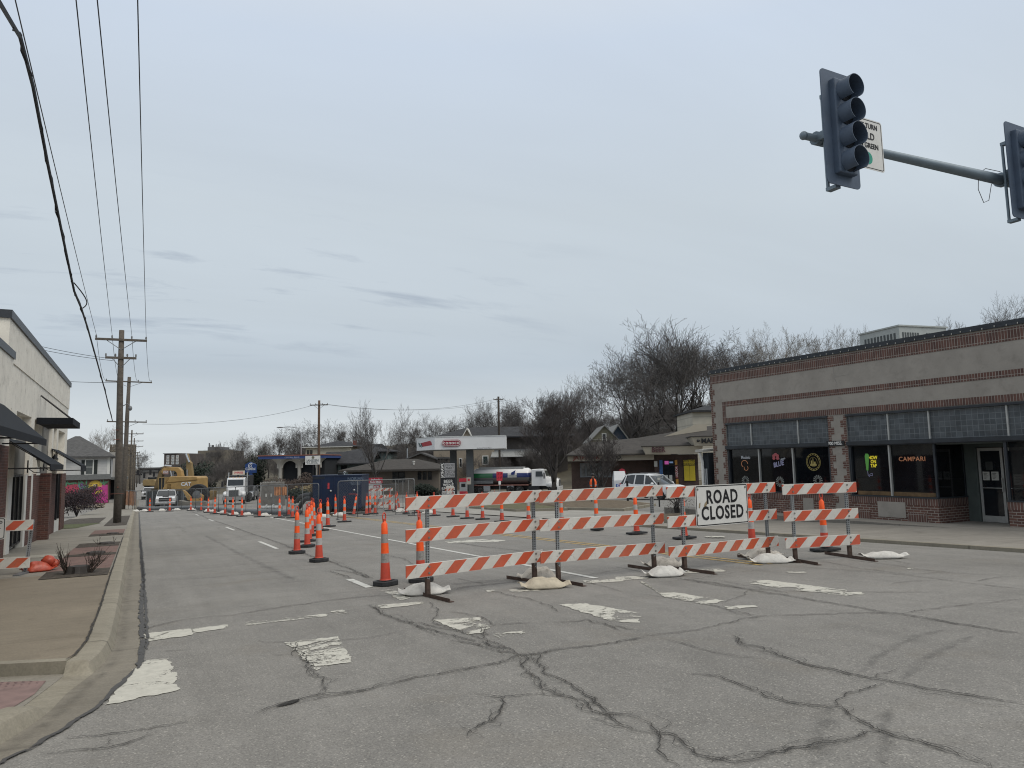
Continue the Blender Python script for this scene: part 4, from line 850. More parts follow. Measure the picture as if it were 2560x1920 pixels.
def lerpc(t):
    i=min(len(cab)-2,int(t)); return cab[i].lerp(cab[i+1],t-i)
m.path([lerpc(4+i*.15)+Vector((.03+.16*math.sin(PI*i/10),0,-.08*math.sin(PI*i/10)))-ck.location for i in range(11)],.012,5); m.path([lerpc(i*.25)+Vector((.025*math.sin(i*1.9),0,.025*math.cos(i*1.4)))-ck.location for i in range(44)],.009,4); m.build('slack_loop',wirem,ck)
ta=PA.location+Vector((0,0,pA.z-gA-.4)); tb=PB.location+Vector((0,0,pB_.z-gB-.3))
wire('thin wire sagging between the clinic pole and the pole behind the canopy',[ta,tb],.016,sag=1.3); wire('lower thin wire sagging between the clinic pole and the pole behind the canopy',[ta+Vector((.8,-.4,-.1)),tb+Vector((.6,-.3,-.4))],.014,sag=1.1)
wire('long thin wire from the second left pole across the street to the clinic pole',[P2.location+Vector((1.5,0,8.6)),ta],.016,sag=.8)
wire('wire from the pole behind the canopy away to the hillside',[tb,at(1560,1012,120)],.014,sag=1.2)
for k,(s_,e_,lb_) in enumerate((((-.5,0,8.9),(250,1177),'upper'),((-.5,0,8.8),(255,1184),'lower'))):
    A=P1.location+Vector(s_); Bq=Vector((-9,40,8.9-.25*k)); wire('%s thin service wire from the nearest pole over the white stucco roof'%lb_,[A,Bq],.012,sag=.3)
wire('service wire from the nearest pole to the roof corner of the stucco building',[P1.location+Vector((-.1,0,7.6)),(-9,42,6.6)],.012,sag=.2)
# ---------------------------------------------------------------- barricades
def railmat(name,org,period,ph,fl=1,dirt=.5):
    m,nt,b=newmat(name); co_=objco(nt); s=node(nt,'ShaderNodeSeparateXYZ'); nt.links.new(co_,s.inputs[0])
    u=mathn(nt,'SUBTRACT',s.outputs[0],mathn(nt,'MULTIPLY',s.outputs[2],fl))
    fr=mathn(nt,'FRACT',mathn(nt,'ADD',mathn(nt,'DIVIDE',u,period),ph+20))
    st=mathn(nt,'LESS_THAN',fr,.5)
    edge=mathn(nt,'LESS_THAN',mathn(nt,'ABSOLUTE',s.outputs[2]),.094)      # white plastic lip along both long edges
    st=mathn(nt,'MULTIPLY',st,edge)
    rows=mrange(nt,mathn(nt,'FRACT',mathn(nt,'DIVIDE',s.outputs[2],.029)),0,.12,.88,1)
    cc=mixc(nt,st,(.6,.59,.55,1),(*org,1))
    f=mathn(nt,'MULTIPLY',rows,mrange(nt,nz(nt,co_,3,5,.6),.3,.7,.86,1.1)); cc=mixc(nt,1,cc,f,'MULTIPLY')
    d=mrange(nt,nz(nt,co_,9,8,.78,1.2),.58,.69,0,dirt); cc=mixc(nt,d,cc,(.1,.08,.06,1))
    sm=node(nt,'ShaderNodeMapping'); sm.inputs['Scale'].default_value=(3,1,26); nt.links.new(co_,sm.inputs[0]); sc_r=mrange(nt,nz(nt,sm.outputs[0],1.7,4,.7,.6),.64,.7,0,dirt*.8); cc=mixc(nt,sc_r,cc,(.16,.13,.11,1))
    fd=mrange(nt,nz(nt,co_,1.1,3,.5),.35,.7,0,.16); cc=mixc(nt,fd,cc,(.45,.36,.3,1))
    nt.links.new(cc,b.inputs['Base Color']); b.inputs['Roughness'].default_value=.45; MATS[name]=m; return m
def postmat():
    m,nt,b=newmat('perforated_galvanised_post'); co_=objco(nt); s=node(nt,'ShaderNodeSeparateXYZ'); nt.links.new(co_,s.inputs[0])
    z=mathn(nt,'MULTIPLY',mathn(nt,'SUBTRACT',mathn(nt,'FRACT',mathn(nt,'DIVIDE',s.outputs[2],.0254*1.5)),.5),.0254*1.5)
    h=[]
    for ax in (0,1): h.append(mathn(nt,'LESS_THAN',mathn(nt,'ADD',mathn(nt,'POWER',z,2),mathn(nt,'POWER',s.outputs[ax],2)),.00013))
    hole=mathn(nt,'MAXIMUM',h[0],h[1])
    cc=mixc(nt,1,(.25,.265,.275,1),mrange(nt,nz(nt,co_,9,5,.7),.3,.7,.75,1.2),'MULTIPLY'); cc=mixc(nt,hole,cc,(.02,.02,.022,1))
    nt.links.new(cc,b.inputs['Base Color']); b.inputs['Roughness'].default_value=.5; b.inputs['Metallic'].default_value=.25; return m
perf=postmat()
org1=(.52,.075,.025); 
RMATS=[railmat('striped_rail_%d'%i,o,p,ph,1,d) for i,(o,p,ph,d) in enumerate(((org1,.43,.3,.45),((.5,.085,.03),.43,.35,.7),((.55,.07,.025),.43,.62,.45),((.47,.08,.03),.43,.15,.85)))]
boltm=pm('zinc_bolt',(.22,.22,.2),.5,.2,metal=.5)
def barricade(label,p0,p1,rails,feet=1.5,seed=0,foot_dir=None):
    """p0,p1: ground points of the two posts; rails: three (x0,x1,z0 at p0,z1 at p1,material)"""
    p0=Vector(p0); p1=Vector(p1); d=p1-p0; a=math.atan2(d.y,d.x); Ln=d.to_2d().length
    t=thing('barricade',label,'road barricade',p0,a,'striped barricades across the street'); dz=p1.z-p0.z
    tops=[]
    for x0,x1,z0,z1,mt in rails:
        m=MB(); 
        x=x0; m.box(0,x1-x0,-.012,.012,-.1,.1)
        o=m.build('striped_rail',RMATS[mt],t,bevel=.004); sl=math.atan2(z1-z0,Ln)
        o.location=(x0,-.04,z0+(z1-z0)*(x0/Ln)); o.rotation_euler=(0,-sl,0)
        b=MB()
        for px in (0,Ln):
            for q in (-.045,.05): b.lathe([(.017,-.022),(.017,-.012)],(px-x0,0,q),'y',8)
        b.build('bolt',boltm,o)
    for px,pz in ((0,0),(Ln,dz)):
        ztop=max(r[2 if px==0 else 3] for r in rails)+.1
        m=MB(); m.box(-.024,.024,-.024,.024,.1,ztop-pz); o=m.build('post',perf,t); o.location=(px,0,pz)
        f=MB(); f.box(-.032,.032,-.032,.032,.0,.32); f.box(-.034,.034,-feet/2,feet/2,.0,.012); f.box(-.04,-.033,-feet/2,feet/2,.0,.055)
        fo_=f.build('foot',rust,o)
        fo_.rotation_euler=(0,0,(foot_dir or 0)+R(rnd.uniform(-4,4)))
        # follow the fall of the street along the foot
        fo_.rotation_euler.x=-SL*math.cos(a)
    return t
def G3(x,y): return (x,y,ground(x,y))
def sloped(z0,z1,x0,x1,ms): return [(x0,x1,z0[i],z1[i],ms[i]) for i in range(3)]
bA=barricade('first barricade from the near kerb, scuffed clean stripes, post foot pointing to the viewer',G3(3.93,10.47),G3(5.9,10.68),sloped((.40,.925,1.405),(.42,.945,1.415),-.38,2.13,(0,0,0)),foot_dir=.0)
bB=barricade('dirty second barricade, its rails butting against the first and the one with the sign',G3(6.25,10.5),G3(8.27,10.52),sloped((.42,.94,1.41),(.4,.92,1.42),-.36,2.24,(3,1,3)))
bC=barricade('third barricade, holding the black and white ROAD CLOSED sign',G3(8.68,10.18),G3(10.87,10.3),sloped((.35,.87,1.39),(.345,.865,1.385),-.4,2.44,(1,2,2)))
bD=barricade('last barricade on its own near the shop, standing clear of the other three',G3(11.07,9.83),G3(12.2,9.52),sloped((.345,.845,1.345),(.35,.85,1.35),-.22,1.38,(2,0,2)))
# ROAD CLOSED sign, bolted to the third barricade
cl=Vector((9.33,9.98,0)); Z5b=lambda x,y:(1540+x/2.989,1160+y/2.989)
def onC(px,py):   # where that direction meets the plane of the barricade rails
    r=ray(px,py); p0=bC.location; a=bC.rotation_euler.z; n=Vector((-math.sin(a),math.cos(a),0)); p0=p0-n*.07
    k=(p0-CAM).dot(n)/r.dot(n); q=CAM+r*k; return (q-p0).dot(Vector((math.cos(a),math.sin(a),0))),q.z
cn_=[onC(*Z5b(*p)) for p in ((590,155),(975,150),(995,448),(600,462))]
x0=(cn_[0][0]+cn_[3][0])/2; x1=(cn_[1][0]+cn_[2][0])/2; z0=(cn_[2][1]+cn_[3][1])/2; z1=(cn_[0][1]+cn_[1][1])/2
sw,sh_=x1-x0,z1-z0
an=bC.rotation_euler.z; nrm=Vector((-math.sin(an),math.cos(an),0)); ax=Vector((math.cos(an),math.sin(an),0))
rc=thing('road_closed_sign','rectangular white sign reading ROAD CLOSED in black, bolted to a striped barricade','road sign',bC.location-nrm*.072+ax*((x0+x1)/2)+Vector((0,0,(z0+z1)/2-bC.location.z)),an)
o=signplate(rc,sw,sh_,border=.018,inset=.012,r=.04)
text('lettering','ROAD',.335,signk,o,(0,-.003,sh_*.19),bold=.024,xs=.72*sw/1.2,space=1.12); text('lettering','CLOSED',.335,signk,o,(0,-.003,-sh_*.2),bold=.024,xs=.72*sw/1.2,space=1.12)
m=MB()
for u in (-1,1):
    m.lathe([(.02,-.008),(.02,0)],(u*(sw/2-.06),0,sh_/2-.07),'y',8); m.lathe([(.02,-.008),(.02,0)],(u*(sw/2-.045),0,-sh_*.22),'y',8)
m.build('bolt',boltm,o)
m=MB(); m.add([(-.5*sw+.07,-.0035,-.03),(-.5*sw+.1,-.0035,-.04),(-.5*sw+.12,-.0035,.06),(-.5*sw+.085,-.0035,.05)],[(0,1,2,3)]); m.add([(-.5*sw+.2,-.0035,-.02),(-.5*sw+.24,-.0035,-.03),(-.5*sw+.33,-.0035,.09),(-.5*sw+.29,-.0035,.1),(-.5*sw+.22,-.0035,.04)],[(0,1,2,3,4)]); m.build('scrape',pm('brown_scrape',(.24,.19,.12),.9,.4,20),o)
# pavement barricade, partly out of frame
lbz=lambda x,y:zr(y)+.138
pb=thing('barricade','low barricade on the near pavement beside an orange sandbag, with a SIDEWALK CLOSED sign','road barricade',(-3.4,18.3,lbz(0,18.3)),math.atan2(-.3,1.37),'striped barricades across the street')
for x in (0,1.4):
    m=MB(); m.box(-.03,.03,-.02,.02,.03,1.1); o=m.build('post',perf,pb); o.location=(x,0,0); o.rotation_euler=(-.12,.05,0)
    m=MB(); m.box(-.06,.06,-.45,.45,0,.05); f_=m.build('foot',steel,pb); f_.location=(x,.0,0)
for z,mt in ((.24,1),(.99,2)):
    m=MB(); m.box(0,1.9,-.012,.012,-.11,.11); o=m.build('striped_rail',RMATS[mt],pb,bevel=.004); o.location=(-.4,-.09+.1*z,z); o.rotation_euler=(-.08,0,0)
swk=thing('sidewalk_closed_sign','white SIDEWALK CLOSED CROSS HERE sign with black arrow on the low pavement barricade','road sign',pb.location+Vector((.62,-.24,.95)),pb.rotation_euler.z)
o=signplate(swk,.78,.44,border=.014,inset=.016,r=.05)
text('lettering','SIDEWALK CLOSED',.085,signk,o,(0,-.003,.12),bold=.012,xs=.88); text('lettering','CROSS HERE',.085,signk,o,(.08,-.003,-.13),bold=.012,xs=.88)
m=MB(); m.add([(-.2,-.003,-.012),(.22,-.003,-.012),(.22,-.003,.012),(-.2,-.003,.012)],[(0,1,2,3)]); m.add([(.2,-.003,-.04),(.31,-.003,0),(.2,-.003,.04)],[(0,1,2)]); m.build('arrow',signk,o)
# ---------------------------------------------------------------- sandbags
def bagmesh(name,L_,W,H,seed,mat,pinch=.75):
    """a filled sack: full in the middle, flat sewn ends that stand up a little, creases running in from the ends"""
    mb=MB(); nx,ny=34,22; vs=[]; sag=[noise.noise(Vector((seed*3.1,k,0))) for k in range(4)]
    for side in (1,-1):
        for j in range(ny+1):
            for i in range(nx+1):
                u=-1+2*i/nx; v=-1+2*j/ny; a=abs(u)
                fill=(1-smooth((a-.35-.08*sag[0])/.6))*(.82+.18*math.cos(u*2+sag[1]))
                wid=1-.34*math.exp(-((a-.8)/.16)**2)+.1*smooth((a-.9)/.1)-.06*v*v*a
                cr=noise.noise(Vector((v*6+seed,u*1.3,seed)))*smooth((a-.3)/.4)*.35+noise.noise(Vector((u*3,v*2.5,seed+5)))*.22+noise.noise(Vector((u*8,v*8,seed+9)))*.06
                e=max(0,1-abs(v)**2.3)**.62
                x=u*L_/2*(1+.03*sag[2]*v); y=v*W/2*wid+.06*sag[3]*u*u
                seam=.035+.05*smooth((a-.72)/.28)*(1+1.2*noise.noise(Vector((u*2,seed,1))))+.02*math.sin(v*3+seed)*smooth((a-.7)/.3)
                z=seam+H*fill*e*(.86+cr) if side>0 else max(.003,seam-.008-.06*fill*e)
                if side>0: z+=.016*smooth((a-.6)/.3)*noise.noise(Vector((v*9,u*2,seed)))
                vs.append((x,y,max(.004 if side>0 else .003,z)))
    n=(nx+1)*(ny+1); fs=[]
    for s_ in (0,1):
        for j in range(ny):
            for i in range(nx):
                a=s_*n+j*(nx+1)+i; q=(a,a+1,a+nx+2,a+nx+1); fs.append(q if s_==0 else tuple(reversed(q)))
    for j in range(ny): fs+= [(j*(nx+1),n+j*(nx+1),n+(j+1)*(nx+1),(j+1)*(nx+1)),(j*(nx+1)+nx,(j+1)*(nx+1)+nx,n+(j+1)*(nx+1)+nx,n+j*(nx+1)+nx)]
    for i in range(nx): fs+=[(i,i+1,n+i+1,n+i),(ny*(nx+1)+i,n+ny*(nx+1)+i,n+ny*(nx+1)+i+1,ny*(nx+1)+i+1)]
    mb.add(vs,fs); return mb.build(name,mat,smooth=True)
clothw=pm('white_woven_bag',(.56,.55,.52),.8,.12,7,dirt=.35,bump=.3,bscale=50); clothb=pm('beige_woven_bag',(.46,.41,.32),.85,.15,7,dirt=.3,bump=.3,bscale=50); cloths=pm('soiled_white_bag',(.5,.47,.42),.85,.15,5,dirt=.6,bump=.3,bscale=50)
protos={}
def bag(label,x,y,rz,L_=.68,W=.36,H=.15,seed=0,mat=clothw,dz=0,group='sandbags weighing down the barricade feet',tilt=0):
    o=bagmesh('sandbag',L_,W,H,seed,mat); o.location=(x,y,ground(x,y)+.004+dz); o.rotation_euler=(0,tilt,rz); return tag(o,label,'sandbag',group)
bag('white sandbag on the foot nearest the viewer, under the left end of the first barricade',3.96,10.72,-.25,.8,.38,.15,1)
bag('beige sandbag lying in front of the joint between first and second barricade',5.72,10.05,-.35,.8,.42,.14,2,clothb)
bag('white sandbag behind the joint of first and second barricade, partly hidden by the beige one',6.12,10.95,-.5,.74,.42,.2,3,cloths)
bag('dull beige sandbag behind the joint of the second and the sign-carrying barricade',8.72,10.8,-.4,.78,.42,.17,4,cloths)
bag('crumpled white sandbag lying before the second barricade foot, near the sign',7.95,9.85,-.3,.72,.4,.15,5,clothw)
bag('stained white sandbag behind the post right of the ROAD CLOSED sign',11.0,10.6,-.2,.85,.4,.18,6,cloths)
bag('creased white sandbag in front of the post right of the ROAD CLOSED sign',10.55,9.95,-.5,.8,.38,.15,7,clothw)
bag('flat long white sandbag lying alone to the right of the last barricade',12.52,9.05,-.5,.85,.3,.1,8,clothw)
ob=bag('orange plastic sandbag with knotted neck beside the pavement barricade',-1.83,18.25,.3,.62,.4,.2,9,pm('orange_plastic_bag',(.4,.07,.04),.35,.3,8,bump=.4,bscale=14),.14,group='sandbags on the pavement')
m=MB(); m.ell((.18,0,.2),(.13,.13,.11),10,7); m.ell((.3,.02,.13),(.1,.12,.1),8,6); kn=m.build('knotted_neck',MATS['orange_plastic_bag'],ob,smooth=True); d_=kn.modifiers.new('crumple','DISPLACE'); tx=bpy.data.textures.new('crumple','CLOUDS'); tx.noise_scale=.06; d_.texture=tx; d_.strength=.07
# ---------------------------------------------------------------- channelizer cones
def conem(name,c,dirt=.3): return pm(name,c,.5,.12,6,dirt=dirt)
co_o=conem('cone_orange',(.9,.11,.02),.1); co_r=conem('cone_red_orange',(.56,.075,.045),.25); co_w=conem('cone_grey_white_band',(.42,.41,.4),.35); co_d=conem('cone_dirty_band',(.3,.29,.28),.8)
def cone_proto(name,flat=False,dirty=False,handle=True,red=(.56,.075,.045)):
    t=thing(name,'x','traffic cone',(0,0,-50))
    m=MB(); 
    m.prism([(-.19,-.11),(-.11,-.19),(.11,-.19),(.19,-.11),(.19,.11),(.11,.19),(-.11,.19),(-.19,.11)] if not flat else [(-.32,-.1),(-.27,-.15),(.27,-.15),(.32,-.1),(.32,.1),(.27,.15),(-.27,.15),(-.32,.1)],0,.07 if not flat else .05,'z'); m.box(-.11,.11,-.11,.11,.07,.085)
    m.build('rubber_base',rubber,t,bevel=.01)
    m=MB(); z=[.085,.37,.371,.525,.526,.70,.701,.85,.851,1.02,1.04,1.07]; r=[.088,.074,.073,.068,.067,.062,.061,.057,.057,.052,.035,.02]
    m.lathe(list(zip(r,z)),n=20,mis=[0,0,1,1,2,2,1,1,2,2,2]); m.lathe([(.1,.085),(.092,.1)],n=20)
    m.build('banded_body',[co_r,co_d if dirty else co_w,co_o],t,auto=40)
    if handle:
        m=MB(); m.tube((0,0,1.04),(0,0,1.11),.022,n=8); m.box(-.028,.028,-.015,.015,1.06,1.1)
        m.path([(-.02,0,1.09),(-.036,0,1.11),(-.036,0,1.17),(-.02,0,1.2),(0,0,1.208),(.02,0,1.2),(.036,0,1.17),(.036,0,1.11),(.02,0,1.09)],.0115,6); m.build('loop_handle',co_r,t)
    return t
CPR=[cone_proto('traffic_cone'),cone_proto('traffic_cone',dirty=True),cone_proto('traffic_cone',flat=True),cone_proto('traffic_cone',flat=True,dirty=True)]
used=[False]*4
def cone(label,x,y,kind=0,tilt=(0,0),rz=None,group='orange channelizer cones along the closed street',sc_=1.0):
    rot=(tilt[0]-SL*.9,tilt[1],rnd.uniform(0,6.28) if rz is None else rz); loc=(x,y,ground(x,y)+.008)
    if not used[kind]:
        used[kind]=True; c=CPR[kind]; c['label']=label; c.location=loc; c.rotation_euler=rot; c['group']=group
    else: c=copy_tree(CPR[kind],label,loc,rot); c['group']=group
    c.scale=(sc_,)*3
    return c
A_='orange channelizer cone '
cone(A_+'standing alone nearest the viewer, left of the first barricade',3.78,12.1,1,rz=.5)
cone(A_+'half hidden behind the left post of the first barricade',4.4,12.05,1,rz=.75)
cone(A_+'frontmost of the clustered cones left of the street centre, its base askew',3.71,16.9,0,rz=.4)
cone(A_+'at the outer left of the central cluster, with a dirty lower band',3.69,19.4,1,rz=.1)
cone(A_+'second row of the central cluster, just right of the outer left one',4.32,21.2,0,rz=.9)
cone(A_+'third back in the central cluster, mostly hidden by the ones before it',4.8,23.3,2,rz=.2)
cone(A_+'with plain tops in the middle of the central cluster',5.4,25.8,0)
cone(A_+'right edge of the central cluster, base peeping out beside the white line',6.3,28.5,2,rz=.1)
cone(A_+'at the back of the central cluster, only its top seen',6.5,30.6,0)
cone(A_+'tallest-looking top at the back of the central cluster',6.9,33.0,0)
cone(A_+'beside the white lane line in front of the fence end',7.16,31.0,2,rz=.15)
cone(A_+'on a wide flat base in front of the blue pump container',8.68,34.2,2,rz=-.1)
cone(A_+'close against the left side of the blue container, red base faded',10.15,42.0,3)
cone(A_+'leaning sideways before the right half of the blue container',11.0,41.3,2,tilt=(0,.16),rz=0)
words=['first','second','third','fourth','fifth','sixth','seventh','eighth','ninth','tenth','eleventh','twelfth','thirteenth']
far=[(.89,72.0),(2.44,70.4),(4.07,69.3),(4.7,66.4),(4.82,60.9),(4.91,56.5),(5.35,53.9),(5.51,50.8),(5.81,48.5),(6.54,46.2),(7.28,43.6),(8.21,45.9),(7.71,42.0)]
for i,(x,y) in enumerate(far): cone(A_+'%s from the left in the row before the far chain-link fence'%words[i],x,y,2 if i%3 else 3,rz=rnd.uniform(-.5,.1))
for i,(x,y,tl_) in enumerate(((11.67,41.0,0),(12.11,41.8,0),(12.3,41.4,0),(13.62,39.7,0),(14.37,45.1,0),(14.42,44.0,0),(16.16,48.6,-.12))): cone(A_+'%s in the group behind the fence right of the blue container'%words[i],x,y,(0,2,1,0,2,0,2)[i],tilt=(0,tl_))
for i,(x,y) in enumerate(((14.37,39.9),(13.6,35.2),(13.77,33.1),(13.56,30.9),(13.65,29.4),(13.37,26.9),(13.16,24.2),(12.93,21.4),(13.16,19.6),(13.08,17.4),(12.91,15.1),(12.8,12.6),(12.88,10.64))): cone(A_+'%s from the far end of the row seen through the barricade rails'%words[i],x,y,(2,2,3,2,2,2,0,0,0,2,3,0,2)[i],rz=rnd.uniform(-.4,.1))
# ---------------------------------------------------------------- temporary chain-link fence
def linkmat():
    m,nt,b=newmat('chain_link_mesh'); uv=node(nt,'ShaderNodeUVMap').outputs[0]; s=node(nt,'ShaderNodeSeparateXYZ'); nt.links.new(uv,s.inputs[0])
    w_=[]
    for op in ('ADD','SUBTRACT'):
        fr=mathn(nt,'FRACT',mathn(nt,'ADD',mathn(nt,'DIVIDE',mathn(nt,op,s.outputs[0],s.outputs[1]),.085),50.))
        w_.append(mathn(nt,'LESS_THAN',fr,.055))
    nt.links.new(mathn(nt,'MAXIMUM',*w_),b.inputs['Alpha']); b.inputs['Base Color'].default_value=(.2,.21,.21,1); b.inputs['Roughness'].default_value=.5; b.inputs['Metallic'].default_value=.4
    return m
fsteel=pm('fence_steel',(.16,.165,.17),.5,.2,4,metal=.4)
link=linkmat()
def fence_panel(label,a,b,h=1.85,mid=1,screen=None):
    a=Vector(a); b=Vector(b); d=b-a; L_=d.to_2d().length; rz=math.atan2(d.y,d.x); t=thing('fence_panel',label,'fence panel',(a.x,a.y,ground(a.x,a.y)),rz,'temporary chain-link fence panels'); dz=ground(b.x,b.y)-ground(a.x,a.y)
    q=lambda u,z:(u*L_,0,z+dz*u); m=MB(); c=.12/L_
    m.path([q(0,.06),q(0,h-.12),q(c*.35,h-.03),q(c,h),q(1-c,h),q(1-c*.35,h-.03),q(1,h-.12),q(1,.06)],.022,7)
    m.tube(q(0,.1),q(1,.1),.018,n=6)
    for k in range(mid): u=(k+1)/(mid+1); m.tube(q(u,.1),q(u,h),.016,n=6)
    for u in (0,1): m.box(u*L_-.03,u*L_+.03,-.35,.35,dz*u+.005,dz*u+.05)
    m.build('frame',fsteel,t,smooth=True)
    me=bpy.data.meshes.new('chain_link'); me.from_pydata([q(.003,.12),q(.997,.12),q(.997,h-.02),q(.003,h-.02)],[],[(0,1,2,3)]); me.materials.append(link)
    uv=me.uv_layers.new(name='UVMap'); 
    for i,c_ in enumerate(((0,0),(L_,0),(L_,h),(0,h))): uv.data[i].uv=c_
    o=bpy.data.objects.new('chain_link',me); col.objects.link(o); o.parent=t
    if screen:
        m=MB(); n=24; z0,z1=screen[1:3]
        m.add([(L_*i/n,.05+.03*math.sin(i*1.7),zz_+dz*i/n+.05*math.sin(i*.9+zz_)) for zz_ in (z0,(z0+z1)/2,z1) for i in range(n+1)],[(j*(n+1)+i,j*(n+1)+i+1,(j+1)*(n+1)+i+1,(j+1)*(n+1)+i) for j in range(2) for i in range(n)])
        m.build('netting',screen[0],t)
    return t
orn=pm('faded_orange_netting',(.42,.2,.1),.8,.45,1.6)
F_=[(-.5,80),(-.2,75),(2.4,73.6),(4.55,71),(5.05,64.5),(5.35,58.5),(5.9,53),(6.75,48.6),(7.9,44.8),(9.3,42.6)]
for i,(a,b) in enumerate(zip(F_,F_[1:])): fence_panel('chain-link fence panel, %s from the near kerb in the run left of the blue container'%words[i],a,b,1.9,1)
R_=[(9.05,37.0),(13.05,36.7),(14.3,43.2),(12.2,49)]
for i,(a,b) in enumerate(zip(R_,R_[1:])): fence_panel('grey chain-link panel, %s of the run right of the blue container'%words[i],a,b,1.95 if i<2 else 1.7,3 if i==0 else 2)
fence_panel('fence panel hung with faded orange netting beside the second utility pole',(-1.5,86),(-.3,79),1.95,1,(orn,.5,1.9))
for i,(x,y) in enumerate(((-.2,74.2),(.5,73.9),(1.9,73),(3.1,72.4),(4.2,70.5),(5.0,63.5),(5.1,61.2),(5.5,56.8),(5.8,52.3),(6.3,49.9),(6.9,46.6),(9.0,40.0),(10.2,41.3),(14.0,41.8),(14.35,43.0),(14.3,37.9))):
    o=bagmesh('sandbag',.75,.4,.2,20+i,clothw) if i<3 else bpy.data.objects.new('sandbag',protos[i%3]); 
    if i<3: protos[i]=o.data
    else: col.objects.link(o)
    o.location=(x,y,ground(x,y)+.01); o.rotation_euler=(0,0,rnd.uniform(-.6,.6)); tag(o,'small white sandbag on a fence foot, %s from the left'%(words+['fourteenth','fifteenth','sixteenth'])[i],'sandbag','white sandbags along the fence foot')
# ---------------------------------------------------------------- bare trees
barkd=pm('dark_bark',(.05,.046,.044),.95,.3,4); twigm=pm('grey_brown_twigs',(.108,.1,.097),.95,.3,.6); twigl=pm('pale_twigs',(.27,.255,.235),.95,.3,.6); barkl=pm('pale_bark',(.2,.185,.165),.9,.3,3); twigr=pm('russet_twigs',(.08,.07,.067),.95,.3,.8)
def tree_parts(seed,H,spread,nch,up,tr,forks=.3,wig=.2,rmin=.012,clear=.25,lens=(.62,.55,.5,.45,.42),sprout=.35):
    r=random.Random(seed); T=MB(); C=MB()
    sides=(8,6,4,3,3,3)
    def br(p,d,L_,rad,lev):
        ns=(6,5,4,3,2,2)[lev]; pts=[p.copy()]; rs=[rad]; dirs=[d.copy()]
        for i in range(ns):
            d=(d+Vector((r.gauss(0,wig),r.gauss(0,wig),r.gauss(0,wig*.6)))*(.5 if lev==0 else 1)+Vector((0,0,up*(.3 if lev==0 else 1)*(.5+.25*lev)))).normalized()
            p=p+d*(L_/ns); pts.append(p.copy()); rs.append(max(rmin,rad*(1-.72*(i+1)/ns))); dirs.append(d.copy())
        (T if lev<=1 else C).path(pts,rs,sides[lev])
        if lev>=len(nch): return
        n=nch[lev]
        for k in range(n):
            t=(clear if lev==0 else sprout)+(1-(clear if lev==0 else sprout))*((k+r.random()*.8)/n); x=min(.999,t)*ns; i=int(x); f=x-i
            q=pts[i].lerp(pts[i+1],f); dd=dirs[i+1]; rr=rs[i]+(rs[i+1]-rs[i])*f
            ang=r.uniform(.45,1.0)*spread*(1.15-.4*t if lev==0 else 1); az=k*2.4+r.uniform(-.6,.6)
            a=dd.orthogonal().normalized(); b=dd.cross(a); e=(dd*math.cos(ang)+(a*math.cos(az)+b*math.sin(az))*math.sin(ang)).normalized()
            ll=L_*lens[lev]*r.uniform(.75,1.25)*(1.25-.6*t if lev==0 else 1)
            br(q,e,ll,max(rmin,rr*(.62 if lev==0 else .6)),lev+1)
    br(Vector((0,0,-.3)),Vector((0,0,1)),H*tr,H*.025,0)
    return T,C
def tree_proto(name,seed,H,mb_,mc,**k):
    T,C=tree_parts(seed,H,**k); zt=max(v[2] for v in C.v+T.v); s=H/zt
    for M_ in (T,C): M_.v=[(x*s,y*s,z*s) for x,y,z in M_.v]
    t=thing(name,'x','tree',(0,0,-60)); T.build('trunk',mb_,t,smooth=True); C.build('crown',mc,t); return t
TP=[tree_proto('bare_tree',11,10,barkd,twigm,spread=.8,nch=(7,6,6,5,3),up=.075,tr=.55,clear=.42,rmin=.0085,lens=(1.0,.62,.55,.48,.45)),
    tree_proto('bare_tree',5,10,barkd,twigm,spread=.62,nch=(9,7,6,5,4),up=.1,tr=.7,clear=.25,rmin=.0075,lens=(.75,.58,.5,.45,.42)),
    tree_proto('bare_tree',23,10,barkd,twigr,spread=.62,nch=(10,7,6,6,3),up=.14,tr=.78,clear=.14,rmin=.0095,wig=.15),
    tree_proto('bare_tree',31,10,barkl,twigl,spread=.7,nch=(8,5,5,5,3),up=.1,tr=.7,clear=.25,rmin=.008,wig=.24,lens=(.75,.6,.5,.45,.42)),
    tree_proto('bare_tree',47,10,barkd,twigm,spread=1.0,nch=(6,6,6,5,3),up=.05,tr=.55,clear=.4,rmin=.0085,wig=.26,lens=(1.0,.62,.5,.45,.4))]
tused=[False]*5
def tree(label,px,top,d,kind,group='bare trees on the wooded hill',wsc=1.0,base=None,lean=(0,0)):
    p=at(px,1150,d); g=ground(p.x,p.y); h=(at(px,top,d).z-g)*(1.08 if kind in (0,4) else 1.03); s=h/10
    if not tused[kind]: tused[kind]=True; t=TP[kind]
    else: t=copy_tree(TP[kind])
    t['label']=label; t['group']=group; t.location=(p.x,p.y,g-.05); t.scale=(s*wsc,s*wsc,s); t.rotation_euler=(lean[0],lean[1],rnd.uniform(0,6.28)); return t
tree('dark many-branched bare tree on the island before the fuel tanker',1382,985,76,2,'bare trees on the forecourt islands',1.5)
tree('small low spreading bare tree on the island before the food mart',1508,1078,60,2,'bare trees on the forecourt islands',1.55)
tree('upright pale bare tree in front of the long brown building',949,1000,97,1,'bare trees on the forecourt islands',.8)
tree('huge bare oak with the highest crown on the hill behind the food mart',1683,803,106,0,wsc=1.25)
tree('large bare oak leaning outward at the left edge of the high hill trees',1560,902,104,4,wsc=1.25,lean=(0,-.22))
tree('tall slender bare tree between the two big oaks on the hill',1610,842,112,0,wsc=1.1)
tree('round dark bare tree on the hill at the corner of the brick shop roof',1790,838,118,4,wsc=1.1)
tree('pale twiggy sycamore rising above the brick shop roof',1925,805,120,3,wsc=.95)
